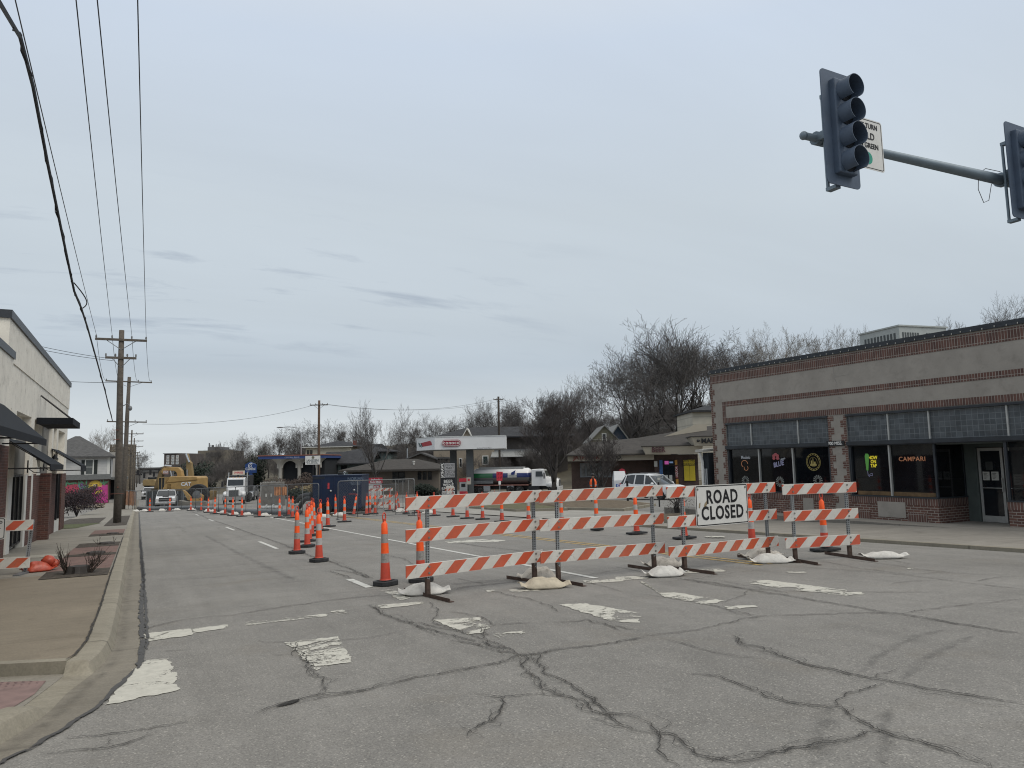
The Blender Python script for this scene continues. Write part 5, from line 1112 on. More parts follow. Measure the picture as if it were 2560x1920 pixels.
tree('pale sycamore second from the corner above the brick shop roof',1965,842,130,3,wsc=.9)
tree('gnarled lone bare tree above the shop roof beside the rooftop unit',2112,805,125,3,wsc=.85)
tree('small bare tree peeping up behind the rooftop unit',2182,806,140,3,wsc=.6)
tree('twiggy bare tree at the far end of the shop roof line',2452,780,130,1,wsc=1.0)
tree('broad bare tree at the picture edge above the shop roof',2540,742,128,0,wsc=.9)
tree('thin bare tree behind the grey-roofed house with the mural',268,1062,150,3,'bare trees by the street',.8)
tree('dark bare tree at the far end of the left pole line',352,1128,260,4,'bare trees by the street',1.0)
sk=[(470,1150,240,1),(520,1128,230,0),(565,1102,190,1),(600,1085,185,4),(640,1096,180,1),(672,1092,185,0),(706,1066,170,1),(748,1062,170,0),(800,1054,165,4),(846,1048,170,1),(890,1062,160,0),(992,1062,165,4),(1035,1038,160,1),(1078,1036,165,0),(1120,1044,160,4),(1160,1042,165,1),(1203,1010,155,0),(1238,992,150,1),(1285,1000,155,4),(1325,988,145,1),(1368,982,150,2),(1400,978,140,0),(1448,960,140,1),(1488,930,135,0),(1640,850,128,0),(1722,820,112,0),(1652,900,120,4),(1725,860,140,0),(1760,880,150,4),(1840,862,150,1),(1885,850,150,0),(2020,880,150,1)]
for i,(px,tp,d,k) in enumerate(sk): tree('bare grey tree of the hillside skyline, number %d counted from the left end'%(i+1),px,tp,d,k,'bare trees along the hillside skyline',rnd.uniform(.9,1.15))
# inner woods: one mass, nobody could count it
def woods():
    SKY=[(470,1165),(560,1128),(640,1115),(740,1095),(860,1085),(1000,1085),(1100,1075),(1200,1040),(1300,1030),(1400,1030),(1500,1020),(1600,1000),(1700,985),(1800,980),(1900,960),(2100,930),(2300,900),(2560,840)]
    def sky_(px):
        for (a,b),(c,d) in zip(SKY,SKY[1:]):
            if px<=c: return b+(d-b)*(px-a)/(c-a)
        return SKY[-1][1]
    r=random.Random(3); pts=[]; scl=[]; rot=[]
    for i in range(640):
        px=r.uniform(480,1820) if i<460 or i>=500 else r.uniform(1820,2560); d=r.uniform(128,190) if px>1000 else r.uniform(150,215)
        if i>=500: px=r.uniform(1050,1820); d=r.uniform(118,150)
        p=at(px,1150,d); g=ground(p.x,p.y); top=sky_(px)+r.uniform(2,60); h=at(px,top,d).z-g
        if i>=500: h=r.uniform(3,7)
        if h<2: continue
        h=min(h,24); pts.append((p.x,p.y,g-.2)); scl.append(h/10*r.uniform(.85,1.1)); rot.append(r.uniform(0,6.28))
    me=bpy.data.meshes.new('woods'); me.from_pydata(pts,[],[])
    a=me.attributes.new('sc','FLOAT','POINT'); a.data.foreach_set('value',scl); a=me.attributes.new('rt','FLOAT','POINT'); a.data.foreach_set('value',rot)
    o=bpy.data.objects.new('distant_woods',me); col.objects.link(o)
    ng=bpy.data.node_groups.new('woods','GeometryNodeTree'); ng.interface.new_socket('Geometry',in_out='INPUT',socket_type='NodeSocketGeometry'); ng.interface.new_socket('Geometry',in_out='OUTPUT',socket_type='NodeSocketGeometry')
    n=ng.nodes; l=ng.links; gi=n.new('NodeGroupInput'); go=n.new('NodeGroupOutput'); ip=n.new('GeometryNodeInstanceOnPoints'); oi=n.new('GeometryNodeObjectInfo')
    crown=[k for k in kids(TP[1]) if k.name.startswith('crown')][0]; crown2=[k for k in kids(TP[4]) if k.name.startswith('crown')][0]
    ci=n.new('GeometryNodeGeometryToInstance'); 
    for c_ in (crown,crown2):
        q=n.new('GeometryNodeObjectInfo'); q.inputs[0].default_value=c_; q.transform_space='ORIGINAL'; l.new(q.outputs['Geometry'],ci.inputs[0])
    na=n.new('GeometryNodeInputNamedAttribute'); na.data_type='FLOAT'; na.inputs[0].default_value='sc'; nb_=n.new('GeometryNodeInputNamedAttribute'); nb_.data_type='FLOAT'; nb_.inputs[0].default_value='rt'
    cx_=n.new('ShaderNodeCombineXYZ'); l.new(nb_.outputs[0],cx_.inputs[2]); er=n.new('FunctionNodeEulerToRotation'); l.new(cx_.outputs[0],er.inputs[0])
    l.new(gi.outputs[0],ip.inputs['Points']); l.new(ci.outputs[0],ip.inputs['Instance']); ip.inputs['Pick Instance'].default_value=True
    l.new(er.outputs[0],ip.inputs['Rotation']); l.new(na.outputs[0],ip.inputs['Scale']); l.new(ip.outputs[0],go.inputs[0])
    md=o.modifiers.new('woods','NODES'); md.node_group=ng; o['kind']='stuff'; o['label']='dense grey mass of bare trees on the hillside behind the buildings'; o['category']='woods'
woods()
# leafy shrubs
def clump(mb,c,rad,n,size,r,flat=.9):
    for i in range(n):
        u=Vector((r.gauss(0,1),r.gauss(0,1),r.gauss(0,1))).normalized()*(r.random()**.4); p=Vector(c)+Vector((u.x*rad[0],u.y*rad[1],u.z*rad[2]))
        a=Vector((r.gauss(0,1),r.gauss(0,1),r.gauss(0,1))).normalized()*size*r.uniform(.6,1.4); b=a.orthogonal().normalized()*size*r.uniform(.4,.9)
        mb.add([p-a,p+b,p+a,p-b],[(0,1,2,3)])
def shrub(label,p,size,mat,n=1400,leaf=.09,blobs=6,seed=1,cat='shrub',name='shrub',group=None,stem=True):
    r=random.Random(seed); t=thing(name,label,cat,p,0,group); m=MB()
    for k in range(blobs):
        c=(r.uniform(-.5,.5)*size[0],r.uniform(-.5,.5)*size[1],size[2]*r.uniform(.3,.7)); clump(m,c,(size[0]*.42,size[1]*.42,size[2]*.36),n//blobs,leaf,r)
    m.build('foliage',mat,t); s=MB()
    for k in range(9): s.path([(0,0,-.1),(r.uniform(-.2,.2)*size[0],r.uniform(-.2,.2)*size[1],size[2]*.4),(r.uniform(-.5,.5)*size[0],r.uniform(-.5,.5)*size[1],size[2]*r.uniform(.7,1.05))],[.05,.03,.008],4)
    s.build('stem',barkd,t); return t
purple=pm('dark_purple_brown_leaves',(.028,.02,.024),.8,.5,3); everg=pm('dark_evergreen_leaves',(.018,.028,.02),.8,.5,2); tanl=pm('dry_tan_grass',(.2,.16,.09),.9,.3,2); brownl=pm('brown_shrub_twigs',(.06,.045,.038),.9,.4,2)
b0=gp(198,1290,.1); shrub('dense dark purple-brown rounded shrub before the mural wall',(b0.x-.25,b0.y+1.2,b0.z),(3.0,2.4,2.35),purple,5200,.06,9,4)
def shr(label,px,py,d,w_,h_,mat,seed,n=1500,leaf=.16,**k):
    p=at(px,py,d); g=ground(p.x,p.y); return shrub(label,(p.x,p.y,g),(w_,w_*.8,h_),mat,n,leaf,7,seed,**k)
shr('dark evergreen tree between the blue bank sign and the arched pavilion',634,1200,118,2.4,7.5,everg,7,3500,name='evergreen_tree',cat='tree')
shr('dark evergreen tree behind the raised excavator boom',505,1190,175,7,8,everg,8,3000,.3,name='evergreen_tree',cat='tree')
shr('dark clipped hedge along the right half of the brown building',1068,1205,97,3.4,1.6,everg,9,2600)
shr('brown twiggy shrub in front of the bank arches',742,1190,104,5.5,3.2,brownl,10,3800,.12)
shr('brown shrub below the white clinic sign',768,1185,98,3.2,3.6,brownl,11,2600,.12)
shr('dry tan ornamental grass left of the blue container',770,1215,92,3.4,2.0,tanl,12,1600,.14)
shr('dark round shrub behind the fence left of the blue container',745,1232,80,1.7,1.6,everg,13,1400,.1)
shr('dark bare-twigged bush at the corner of the pavement beside the ROAD CLOSED sign',1692,1285,29,.8,.95,brownl,14,420,.022)
shr('small dark bush at the base of the clinic pole',800,1205,91,2.0,2.4,brownl,15,1400,.1)
def stump(label,x,y,seed,tw=26,h=.13,hgt=.6):
    r=random.Random(seed); t=thing('tree_stump',label,'tree stump',(x,y,zr(y)+.17),0,'cut stumps in the pavement planting beds'); m=MB()
    n=14; m.add([(r_*math.cos(2*PI*i/n)*(1+.15*math.sin(i*3+seed)),r_*math.sin(2*PI*i/n)*(1+.15*math.sin(i*3+seed)),z) for r_,z in ((.24,-.08),(.2,.03),(.18,h),) for i in range(n)],[(j*n+i,j*n+(i+1)%n,(j+1)*n+(i+1)%n,(j+1)*n+i) for j in range(2) for i in range(n)]+[tuple(range(2*n,3*n))]); m.build('stump',[barkd],t)
    if tw:
        s=MB()
        for k in range(tw):
            sd=-1 if k<tw*.42 else 1; a=r.uniform(-1,1); x0=sd*.2+r.uniform(-.05,.05)
            p=Vector((x0,r.uniform(-.1,.1),.0)); d=Vector((sd*r.uniform(.0,.8)+r.uniform(-.35,.35),a*.5,1)).normalized(); L_=hgt*r.uniform(.4,1.1)
            q=p+d*L_*.5; e=q+(d+Vector((r.uniform(-.3,.3),r.uniform(-.3,.3),.2))).normalized()*L_*.5; s.path([p,q,e],[.007,.005,.002],3)
            for z in range(2): s.path([q,q+(d+Vector((r.uniform(-.7,.7),r.uniform(-.5,.5),.1))).normalized()*L_*.3],[.004,.0015],3)
        s.build('twigs',pm('sucker_twigs',(.045,.035,.028),.9,.3),t)
    return t
stump('nearest low tree stump in the kerbside bed, sprouting thin bare twigs on both sides',-1.02,16.95,3,60)
stump('almost flat bare stump in the second kerbside bed',-.95,22.0,5,0,.05); stump('bare stump in the third kerbside bed',-.85,26.0,7,6,.05,.3); stump('small stump in the farthest kerbside bed',-.85,32.2,9,0,.04)
# ---------------------------------------------------------------- buildings in the distance
shingle=brickmat('dark_grey_shingles',(.05,.052,.057),(.035,.037,.042),(.03,.03,.033),.3,.14,.01,rough=.95,bump=.2)
shingb=brickmat('brown_grey_shingles',(.066,.06,.055),(.05,.046,.043),(.04,.037,.034),.3,.14,.01,rough=.95,bump=.2)
shingg=brickmat('grey_shingles',(.1,.1,.1),(.08,.08,.082),(.06,.06,.06),.3,.14,.01,rough=.95,bump=.2)
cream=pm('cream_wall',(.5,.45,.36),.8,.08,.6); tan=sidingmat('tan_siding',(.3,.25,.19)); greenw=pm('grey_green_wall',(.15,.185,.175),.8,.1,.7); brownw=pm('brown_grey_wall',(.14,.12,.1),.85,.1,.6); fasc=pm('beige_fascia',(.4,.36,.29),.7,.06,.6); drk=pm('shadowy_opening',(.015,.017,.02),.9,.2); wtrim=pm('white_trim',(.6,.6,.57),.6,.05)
stbrick=brickmat('store_brown_brick',(.085,.05,.042),(.065,.042,.036),(.1,.085,.075),.22,.075,.008)
class FB:
    """a building standing d metres ahead, its front square to rotation rz"""
    def __init__(s,name,label,px0,d,cat='building',rot=0,dz=0):
        p=at(px0,1150,d); s.px0=px0; s.d=d; s.g=ground(p.x,p.y)+dz; s.t=thing(name,label,cat,(p.x,p.y,s.g),-YAW+rot); s.k=d/FPX
    def X(s,px): return (px-s.px0)*s.k
    def Z(s,px,py): return at(px,py,s.d).z-s.g
    def B(s,m,px0,px1,py0,py1,y0,y1,zb=None):
        z1=s.Z((px0+px1)/2,py0); z0=s.Z((px0+px1)/2,py1) if zb is None else zb
        m.box(s.X(px0),s.X(px1),y0,y1,z0,z1); return m
    def win(s,px0,px1,py0,py1,y=0,frame=wtrim,gl=glass,fw=.1,mid=False):
        m=MB(); s.B(m,px0,px1,py0,py1,y-.03,y-.01); o=m.build('window',gl,s.t); x0,x1=s.X(px0),s.X(px1); z0,z1=s.Z((px0+px1)/2,py1),s.Z((px0+px1)/2,py0)
        m=MB(); m.box(x0-fw,x0,y-.08,y-.005,z0-fw,z1+fw); m.box(x1,x1+fw,y-.08,y-.005,z0-fw,z1+fw); m.box(x0,x1,y-.08,y-.005,z1,z1+fw); m.box(x0,x1,y-.08,y-.005,z0-fw,z0)
        if mid: m.box((x0+x1)/2-fw*.4,(x0+x1)/2+fw*.4,y-.07,y-.031,z0,z1)
        m.build('frame',frame,o); return o
def hip(m,x0,x1,y0,y1,z0,z1,ins=None,th=.2):
    ins=(y1-y0)/2 if ins is None else ins; c=(y0+y1)/2
    v=[(x0,y0,z0),(x1,y0,z0),(x1,y1,z0),(x0,y1,z0),(x0+ins,c,z1),(x1-ins,c,z1)]
    m.add(v,[(0,1,5,4),(1,2,5),(2,3,4,5),(3,0,4)]); m.box(x0,x1,y0,y1,z0-th,z0-.01)
def gable(m,x0,x1,y0,y1,z0,z1,th=.22,axis='y'):
    if axis=='y':
        c=(x0+x1)/2
        for a,b in ((x0,c),(x1,c)): m.hexa([(a,y0,z0-th),(b,y0,z1-th),(b,y1,z1-th),(a,y1,z0-th)],[(a,y0,z0),(b,y0,z1),(b,y1,z1),(a,y1,z0)])
    else:
        c=(y0+y1)/2
        for a,b in ((y0,c),(y1,c)): m.hexa([(x0,a,z0-th),(x0,b,z1-th),(x1,b,z1-th),(x1,a,z0-th)],[(x0,a,z0),(x0,b,z1),(x1,b,z1),(x1,a,z0)])
# arched bank pavilion
f=FB('bank_pavilion','small bank with blue canopy fascia on pale flared arches',700,112,'bank'); X,Z=f.X,f.Z
m=MB(); m.box(X(645),X(810),0,11,Z(700,1147),Z(700,1140)); m.build('roof_fascia',pm('bank_blue',(.03,.06,.19),.5,.1),f.t); m=MB(); m.box(X(644),X(811),-.1,11.1,Z(700,1139.9),Z(700,1137.6)); m.build('roof_edge',pm('brick_red_edge',(.25,.1,.07),.8),f.t)
pale=pm('pale_grey_columns',(.4,.38,.34),.7,.08,.6)
zc=Z(700,1147); zb=Z(700,1204)
for px,y in ((697,1.0),(689,2.4),(682,3.8),(674,5.4),(668,7.0),(662,8.6),(744,1.0),(790,1.0)):
    h=zc-zb; m=MB(); m.lathe([(.28,zb),(.28,zb+h*.5),(.34,zb+h*.62),(.5,zb+h*.75),(.85,zb+h*.88),(1.4,zc)],(X(px),y,0),n=12); m.build('flared_column',pale,f.t,auto=40)
m=MB(); m.box(X(702),X(805),1.6,10.5,0,zc-.02); m.build('wall',drk,f.t)
for a,b in ((703,739),(750,786)):
    m=MB(); x0,x1=X(a),X(b); c=(x0+x1)/2; r_=(x1-x0)/2; zt=zc-.35-r_
    pts=[(x0-.9,zt)]+[(c+r_*math.cos(PI-PI*i/14),zt+r_*math.sin(PI*i/14)) for i in range(15)]+[(x1+.9,zt),(x1+.9,zc-.03),(x0-.9,zc-.03)]
    m.prism(pts,.75,.95); m.build('arch',pale,f.t)
m=MB(); m.box(X(655),X(706),-.6,10,0,zb); m.build('plinth_wall',greyc,f.t)
m=MB(); m.ell((X(701),.2,zc-.2),(.2,.2,.2)); m.ell((X(747),.2,zc-.2),(.2,.2,.2)); m.build('soffit_lamp',wtrim,f.t)
text('lettering','CENTRAL BANK',.32,pm('pale_lettering',(.3,.34,.45),.6),f.t,(X(730),-.01,Z(730,1143.4)),bold=.01)
f=FB('bank_pylon_sign','tall blue bank sign with peaked top and white lettering',626,104,'sign'); X,Z=f.X,f.Z
m=MB(); m.prism([(X(613),Z(613,1182)),(X(639),Z(639,1182)),(X(639),Z(639,1161)),(X(624),Z(624,1155)),(X(613),Z(613,1161))],0,.5); m.box(X(623),X(631),.05,.45,0,Z(626,1182)); o=m.build('sign_body',pm('sign_blue',(.012,.045,.17),.45,.05),f.t)
wl=pm('white_lettering',(.6,.62,.65),.5,.03); text('lettering','Central',.5,wl,o,(X(626.5),-.01,Z(626,1172.5)),bold=.02,xs=.95); text('lettering','BANK',.14,wl,o,(X(621),-.01,Z(621,1177.5)))
m=MB(); m.path([(X(627)+.33*math.cos(.7+t*.45),-.02,Z(627,1164.5)+.36*math.sin(.7+t*.45)) for t in range(12)],.05,5); m.path([(X(627)+.14*math.cos(t*.52),-.02,Z(627,1164.5)+.17*math.sin(t*.52)) for t in range(12)],.035,5,close=True); m.build('emblem',wl,o)
# clinic board
f=FB('clinic_sign','white JANSSEN CLINIC board on two dark posts beside the brown pole',782,88,'sign'); X,Z=f.X,f.Z
m=MB(); m.box(X(763),X(800),0,.18,Z(782,1161.5),Z(782,1139.5)); o=m.build('sign_board',signw,f.t); m=MB(); m.box(X(781.5),X(783.5),.02,.16,0,Z(782,1161.5)); m.box(X(795),X(797),.02,.16,0,Z(782,1161.5)); m.build('post',black,f.t)
text('lettering','JANSSEN',.42,pm('dark_teal_lettering',(.05,.07,.08),.6),o,(X(781.5),-.01,Z(782,1151.5)),bold=.005,xs=.92); text('lettering','CLINIC',.36,MATS['dark_teal_lettering'],o,(X(781.5),-.01,Z(782,1157.5)),bold=.005,space=1.25)
m=MB(); m.lathe([(.17,-.02),(.17,-.002)],(X(782.5),0,Z(782,1143.6)),'y',14); m.build('emblem',pm('olive_emblem',(.14,.14,.1),.6),o)
# cream flat-eaved building
f=FB('cream_house','two-storey cream building with dark hipped roof and wide white eaves',818,138,'house'); X,Z=f.X,f.Z
m=MB(); m.box(X(764),X(876),0,11,-1,Z(818,1118.5)); m.build('wall',cream,f.t); m=MB(); m.box(X(757),X(880),-.7,11.7,Z(818,1118.5),Z(818,1116.8)); m.build('eaves',wtrim,f.t)
m=MB(); hip(m,X(772),X(890),.5,11,Z(818,1116.5),Z(830,1100),4,.05); m.build('roof',shingle,f.t); m=MB(); m.box(X(874),X(880),3,4.2,Z(876,1118),Z(876,1100)); m.build('chimney',pm('red_chimney',(.18,.06,.045),.9),f.t)
for a in (768,776): f.win(a,a+4,1126,1137,0,frame=pm('olive_frame',(.12,.11,.08),.8),fw=.08)
# grey-green house
f=FB('grey_green_house','grey-green clapboard house with two dark shingled roofs',850,122,'house'); X,Z=f.X,f.Z
m=MB(); m.box(X(818),X(920),0,9,-1,Z(850,1157)); m.build('wall',greenw,f.t); m=MB(); gable(m,X(803),X(935),-1,8,Z(850,1158),Z(850,1128),axis='x'); m.build('roof',shingle,f.t)
m=MB(); m.prism([(X(806),0),(X(806)+.01,0),(X(806)+.01,1),(X(806),1)],0,1); m.v=[]; m.f=[]; m.k=[]; m.hexa([(X(805),-.6,Z(850,1159)),(X(805),7.6,Z(850,1159)),(X(805),3.5,Z(850,1131))],[(X(805)+.2,-.6,Z(850,1159)),(X(805)+.2,7.6,Z(850,1159)),(X(805)+.2,3.5,Z(850,1131))]); m.build('gable_wall',pm('gable_grey',(.13,.14,.145),.8),f.t)
m=MB(); hip(m,X(845),X(965),5,17,Z(850,1128),Z(900,1106),5.5); m.build('upper_roof',shingle,f.t); m=MB(); m.box(X(855),X(955),6,16,0,Z(850,1130)); m.build('upper_wall',greenw,f.t)
f.win(854,866,1166,1178,0,frame=drk,fw=.08); m=MB(); m.box(X(862),X(876),-.9,-.02,Z(868,1163),Z(868,1160.5)); m.build('awning',black,f.t)
# long brown building
f=FB('brown_office','long low brown building with wide hipped roof and dark windows',975,106,'office building',rot=R(-4)); X,Z=f.X,f.Z
m=MB(); m.box(X(868),X(1098),0,14,-1.5,Z(975,1174)); m.build('wall',brownw,f.t); m=MB(); hip(m,X(851),X(1104),-1.6,15.5,Z(975,1173.5),Z(990,1147.5),5.2,.28); m.build('roof',shingb,f.t)
f.win(984,995,1182,1203,0,frame=black,fw=.16); f.win(998,1010,1182,1203,0,frame=black,fw=.16); f.win(881,890,1184,1200,0,frame=black,fw=.1); f.win(893,903,1184,1200,0,frame=black,fw=.1)
for a in (1046,1059,1072): f.win(a,a+7,1180,1198,0,frame=black,fw=.06)
m=MB(); m.lathe([(.12,0),(.12,.5),(.2,.55),(.2,.75)],(X(1028),2,Z(1028,1165))); m.build('roof_vent',wtrim,f.t)
f=FB('gabled_brown_house','brown gabled house just behind the long brown building',1052,120,'house'); X,Z=f.X,f.Z
m=MB(); m.hexa([(X(1018),0,-1),(X(1088),0,-1),(X(1088),0,Z(1052,1146)),(X(1052),0,Z(1052,1134)),(X(1018),0,Z(1052,1146))],[(X(1018),8,-1),(X(1088),8,-1),(X(1088),8,Z(1052,1146)),(X(1052),8,Z(1052,1134)),(X(1018),8,Z(1052,1146))]); m.build('wall',brownw,f.t); m=MB(); gable(m,X(1012),X(1094),-.8,8,Z(1052,1147),Z(1052,1131)); m.build('roof',shingg,f.t); m=MB(); m.box(X(1088),X(1118),1,8,-1,Z(1100,1147)); m.build('side_wing',pm('dark_wing',(.06,.06,.06),.9),f.t); m=MB(); m.box(X(1086),X(1121),.4,8.5,Z(1100,1147),Z(1100,1143)); m.build('wing_roof',shingg,f.t); m=MB(); m.tube((X(1012),3,Z(1012,1150)),(X(1012),3,Z(1012,1120)),.12); m.build('flue',galv,f.t)
# tan apartments behind the canopy
f=FB('tan_apartments','tan clapboard apartment building with dark roof behind the petrol canopy',1170,126,'apartment building'); X,Z=f.X,f.Z
m=MB(); m.box(X(1084),X(1236),0,12,-2,Z(1160,1092)); m.build('wall',tan,f.t); m=MB(); hip(m,X(1076),X(1440),-1,16,Z(1160,1093),Z(1250,1062),6); m.build('roof',shingle,f.t)
m=MB(); m.hexa([(X(1158),-.3,Z(1168,1093)),(X(1181),-.3,Z(1168,1093)),(X(1169),-.3,Z(1168,1071))],[(X(1158),5,Z(1168,1093)),(X(1181),5,Z(1168,1093)),(X(1169),5,Z(1168,1071))]); m.build('dormer',tan,f.t); m=MB(); gable(m,X(1155),X(1183),-.7,5,Z(1168,1093.5),Z(1168,1069),.3); m.build('dormer_roof',wtrim,f.t)
m=MB(); m.box(X(1236),X(1420),1,12,-2,Z(1300,1090)); m.build('dark_wing',pm('dark_brown_siding',(.1,.088,.08),.9),f.t); m=MB(); m.hexa([(X(1226),-2,Z(1300,1142)),(X(1352),-2,Z(1300,1142)),(X(1352),1.2,Z(1300,1142)),(X(1226),1.2,Z(1300,1142))],[(X(1228),-1.95,Z(1300,1140)),(X(1352),-1.95,Z(1300,1140)),(X(1352),1.2,Z(1300,1121)),(X(1232),1.2,Z(1300,1121))]); m.build('porch_roof',pm('ribbed_grey_metal',(.3,.31,.31),.5,.1,3),f.t)
f.win(1149,1154,1147,1167,0,fw=.12); f.win(1178,1182,1146,1158,0,fw=.12); f.win(1208,1219,1141,1160,0,fw=.16,gl=pm('greenish_glass',(.03,.05,.05),.1,.1,1,spec=.5)); f.win(1182,1186,1188,1205,0,fw=.1)
# gabled houses on the slope
f=FB('green_gabled_house','faded yellow-green shingled house with steep white-edged gable behind the food mart',1513,103,'house'); X,Z=f.X,f.Z
gr=sidingmat('yellow_green_shingles',(.2,.19,.13),.3)
m=MB(); m.hexa([(X(1478),0,-4),(X(1548),0,-4),(X(1548),0,Z(1513,1100)),(X(1513),0,Z(1513,1065)),(X(1478),0,Z(1513,1100))],[(X(1478),9,-4),(X(1548),9,-4),(X(1548),9,Z(1513,1100)),(X(1513),9,Z(1513,1065)),(X(1478),9,Z(1513,1100))]); m.build('wall',gr,f.t); m=MB(); gable(m,X(1473),X(1553),-.5,9,Z(1513,1104),Z(1513,1062.5),.15); m.build('roof',pm('grey_roof_edge',(.2,.2,.19),.8),f.t); f.win(1508.5,1516,1085,1103,0,fw=.12); m=MB(); m.box(X(1480),X(1546),-.06,-.005,Z(1513,1099),Z(1513,1097)); m.build('belt_trim',pm('pale_trim',(.35,.34,.29),.7),f.t)
f=FB('blue_gabled_house','slate blue house gable with pale bargeboards beside the yellow-green house',1547,112,'house'); X,Z=f.X,f.Z
m=MB(); m.hexa([(X(1522),0,-4),(X(1572),0,-4),(X(1572),0,Z(1547,1096)),(X(1547),0,Z(1547,1063)),(X(1522),0,Z(1547,1096))],[(X(1522),9,-4),(X(1572),9,-4),(X(1572),9,Z(1547,1096)),(X(1547),9,Z(1547,1063)),(X(1522),9,Z(1547,1096))]); m.build('wall',pm('slate_blue_siding',(.05,.07,.1),.8),f.t); m=MB(); gable(m,X(1519),X(1576),-.4,9,Z(1547,1101),Z(1547,1060),.28); m.build('roof',pm('pale_bargeboard',(.3,.3,.29),.8),f.t)
f=FB('cream_upper_building','cream clapboard upper storey with dark roof above the food mart',1760,84,'building'); X,Z=f.X,f.Z
m=MB(); m.box(X(1736),X(1830),0,8,-3,Z(1760,1026)); m.build('wall',sidingmat('cream_siding',(.45,.42,.35),.9),f.t); m=MB(); hip(m,X(1731),X(1850),-.6,9,Z(1760,1025),Z(1790,1006),3); m.build('roof',shingle,f.t)
# food mart
f=FB('food_mart','low brown brick food mart with beige fascia and big grey hipped roof',1600,62,'shop building',rot=-R(8)); X,Z=f.X,f.Z
m=MB(); m.box(X(1424),X(1640),2.5,16,-1,Z(1500,1153)); m.box(X(1637),X(1745),1.2,16,-1,Z(1700,1136)); m.build('wall',stbrick,f.t)
m=MB(); m.box(X(1418),X(1636),.8,2.0,Z(1500,1152),Z(1500,1136)); m.hexa([(X(1614),-.5,Z(1680,1135)),(X(1750),-.5,Z(1680,1135)),(X(1750),2,Z(1680,1135)),(X(1614),2,Z(1680,1135))],[(X(1607),-.7,Z(1680,1116)),(X(1752),-.7,Z(1680,1116)),(X(1752),2,Z(1680,1116)),(X(1607),2,Z(1680,1116))]); m.hexa([(X(1731),-1.6,Z(1760,1115)),(X(1800),-1.6,Z(1760,1115)),(X(1800),2,Z(1760,1115)),(X(1731),2,Z(1760,1115))],[(X(1722),-1.8,Z(1760,1094)),(X(1800),-1.8,Z(1760,1094)),(X(1800),2,Z(1760,1094)),(X(1722),2,Z(1760,1094))]); m.build('fascia',fasc,f.t)
zt=Z(1500,1135.6); m=MB(); m.add([(X(1414),.4,zt),(X(1612),.4,zt),(X(1760),-.6,Z(1690,1115.5)),(X(1840),1,Z(1760,1093)),(X(1840),9,Z(1760,1050)),(X(1604),8,Z(1604,1088)),(X(1462),8,Z(1500,1100)),(X(1414),16,zt)],[(0,1,5,6),(1,2,5),(2,3,4,5),(0,6,7)]); m.box(X(1414),X(1636),.3,2.1,zt-.12,zt-.02); m.box(X(1605),X(1754),-.8,2,Z(1680,1115.6),Z(1680,1114)); m.box(X(1719),X(1800),-1.9,2,Z(1760,1093.8),Z(1760,1091.5)); m.build('roof',shingb,f.t)
m=MB(); m.add([(X(1657),6.6,Z(1657,1092)),(X(1790),6.6,Z(1770,1088)),(X(1790),6.6,Z(1770,1052)),(X(1762),6.6,Z(1760,1053))],[(0,1,2,3)]); m.build('clerestory',fasc,f.t)
text('lettering','BEER',.62,pm('dark_red_lettering',(.08,.03,.035),.6),f.t,(X(1645),-.68,Z(1645,1125)),bold=.02,ext=.05,xs=.85); text('lettering','JAYHAWK',.5,pm('rust_red_lettering',(.25,.05,.04),.6),f.t,(X(1466),.78,Z(1461,1144)),bold=.02,ext=.04); text('lettering','MART',.55,black,f.t,(X(1766),-1.78,Z(1766,1104)),bold=.03,ext=.05); text('lettering','FOOD',.45,black,f.t,(X(1535),.78,Z(1535,1144)),bold=.02,ext=.04)
m=MB(); m.ell((X(1738),-1.85,Z(1738,1103.5)),(.14,.1,.12),8,5); m.build('camera',black,f.t)
yel=pm('yellow_door_poster',(.55,.42,.03),.6,.05)
def mdoor(a,b,t_,bt,mt,fr=black):
    o=MB(); f.B(o,a,b,t_,bt,1.1,1.19); o=o.build('door',fr,f.t); 
    for u,v in ((a+.6,(a+b)/2-.3),((a+b)/2+.3,b-.6)):
        k=MB(); f.B(k,u,v,t_+1,bt-1,1.06,1.09); k.build('panel',mt,o)
    return o
o=mdoor(1659,1686,1164,1210,glass); o2=mdoor(1708.5,1737,1163,1203,yel)
m=MB(); f.B(m,1709,1736.5,1149.5,1162.5,1.06,1.1); ob=m.build('yellow_sign',yel,f.t); text('lettering','DRIVE THRU\nLIQUOR STORE',.3,ink,ob,(X(1722.8),1.05,Z(1722,1156)),bold=.01,xs=.62)
m=MB(); f.B(m,1660,1685,1150,1163,1.06,1.12); ob=m.build('neon_window',drk,f.t); m=MB(); f.B(m,1662,1672,1152.5,1161,1.03,1.055); m.build('pink_sign',neon('neon_pink',(.5,.1,.35),.4),ob); m=MB(); f.B(m,1674,1683,1154,1158,1.03,1.055); m.build('blue_sign',neon('pale_blue_sign',(.2,.3,.5),.3),ob)
m=MB(); f.B(m,1649,1657,1150,1208,1.08,1.18); m.build('blue_poster',pm('blue_poster',(.05,.12,.28),.6,.5,2),f.t); m=MB(); f.B(m,1687.5,1693.5,1150,1162,1.08,1.18); f.B(m,1688,1694.5,1198,1211,1.08,1.18); m.build('orange_poster',pm('orange_poster',(.5,.25,.05),.6,.3,3),f.t); m=MB(); f.B(m,1688,1694,1165,1196,1.08,1.18); ob=m.build('red_poster',pm('red_poster',(.3,.05,.05),.6),f.t); text('lettering','LIQUOR',.28,white,ob,(X(1691),1.06,Z(1691,1180)),rot=(PI/2,-PI/2,0),xs=.9); m=MB(); f.B(m,1636,1644,1153,1167,1.08,1.18); m.build('notice',paper,f.t)
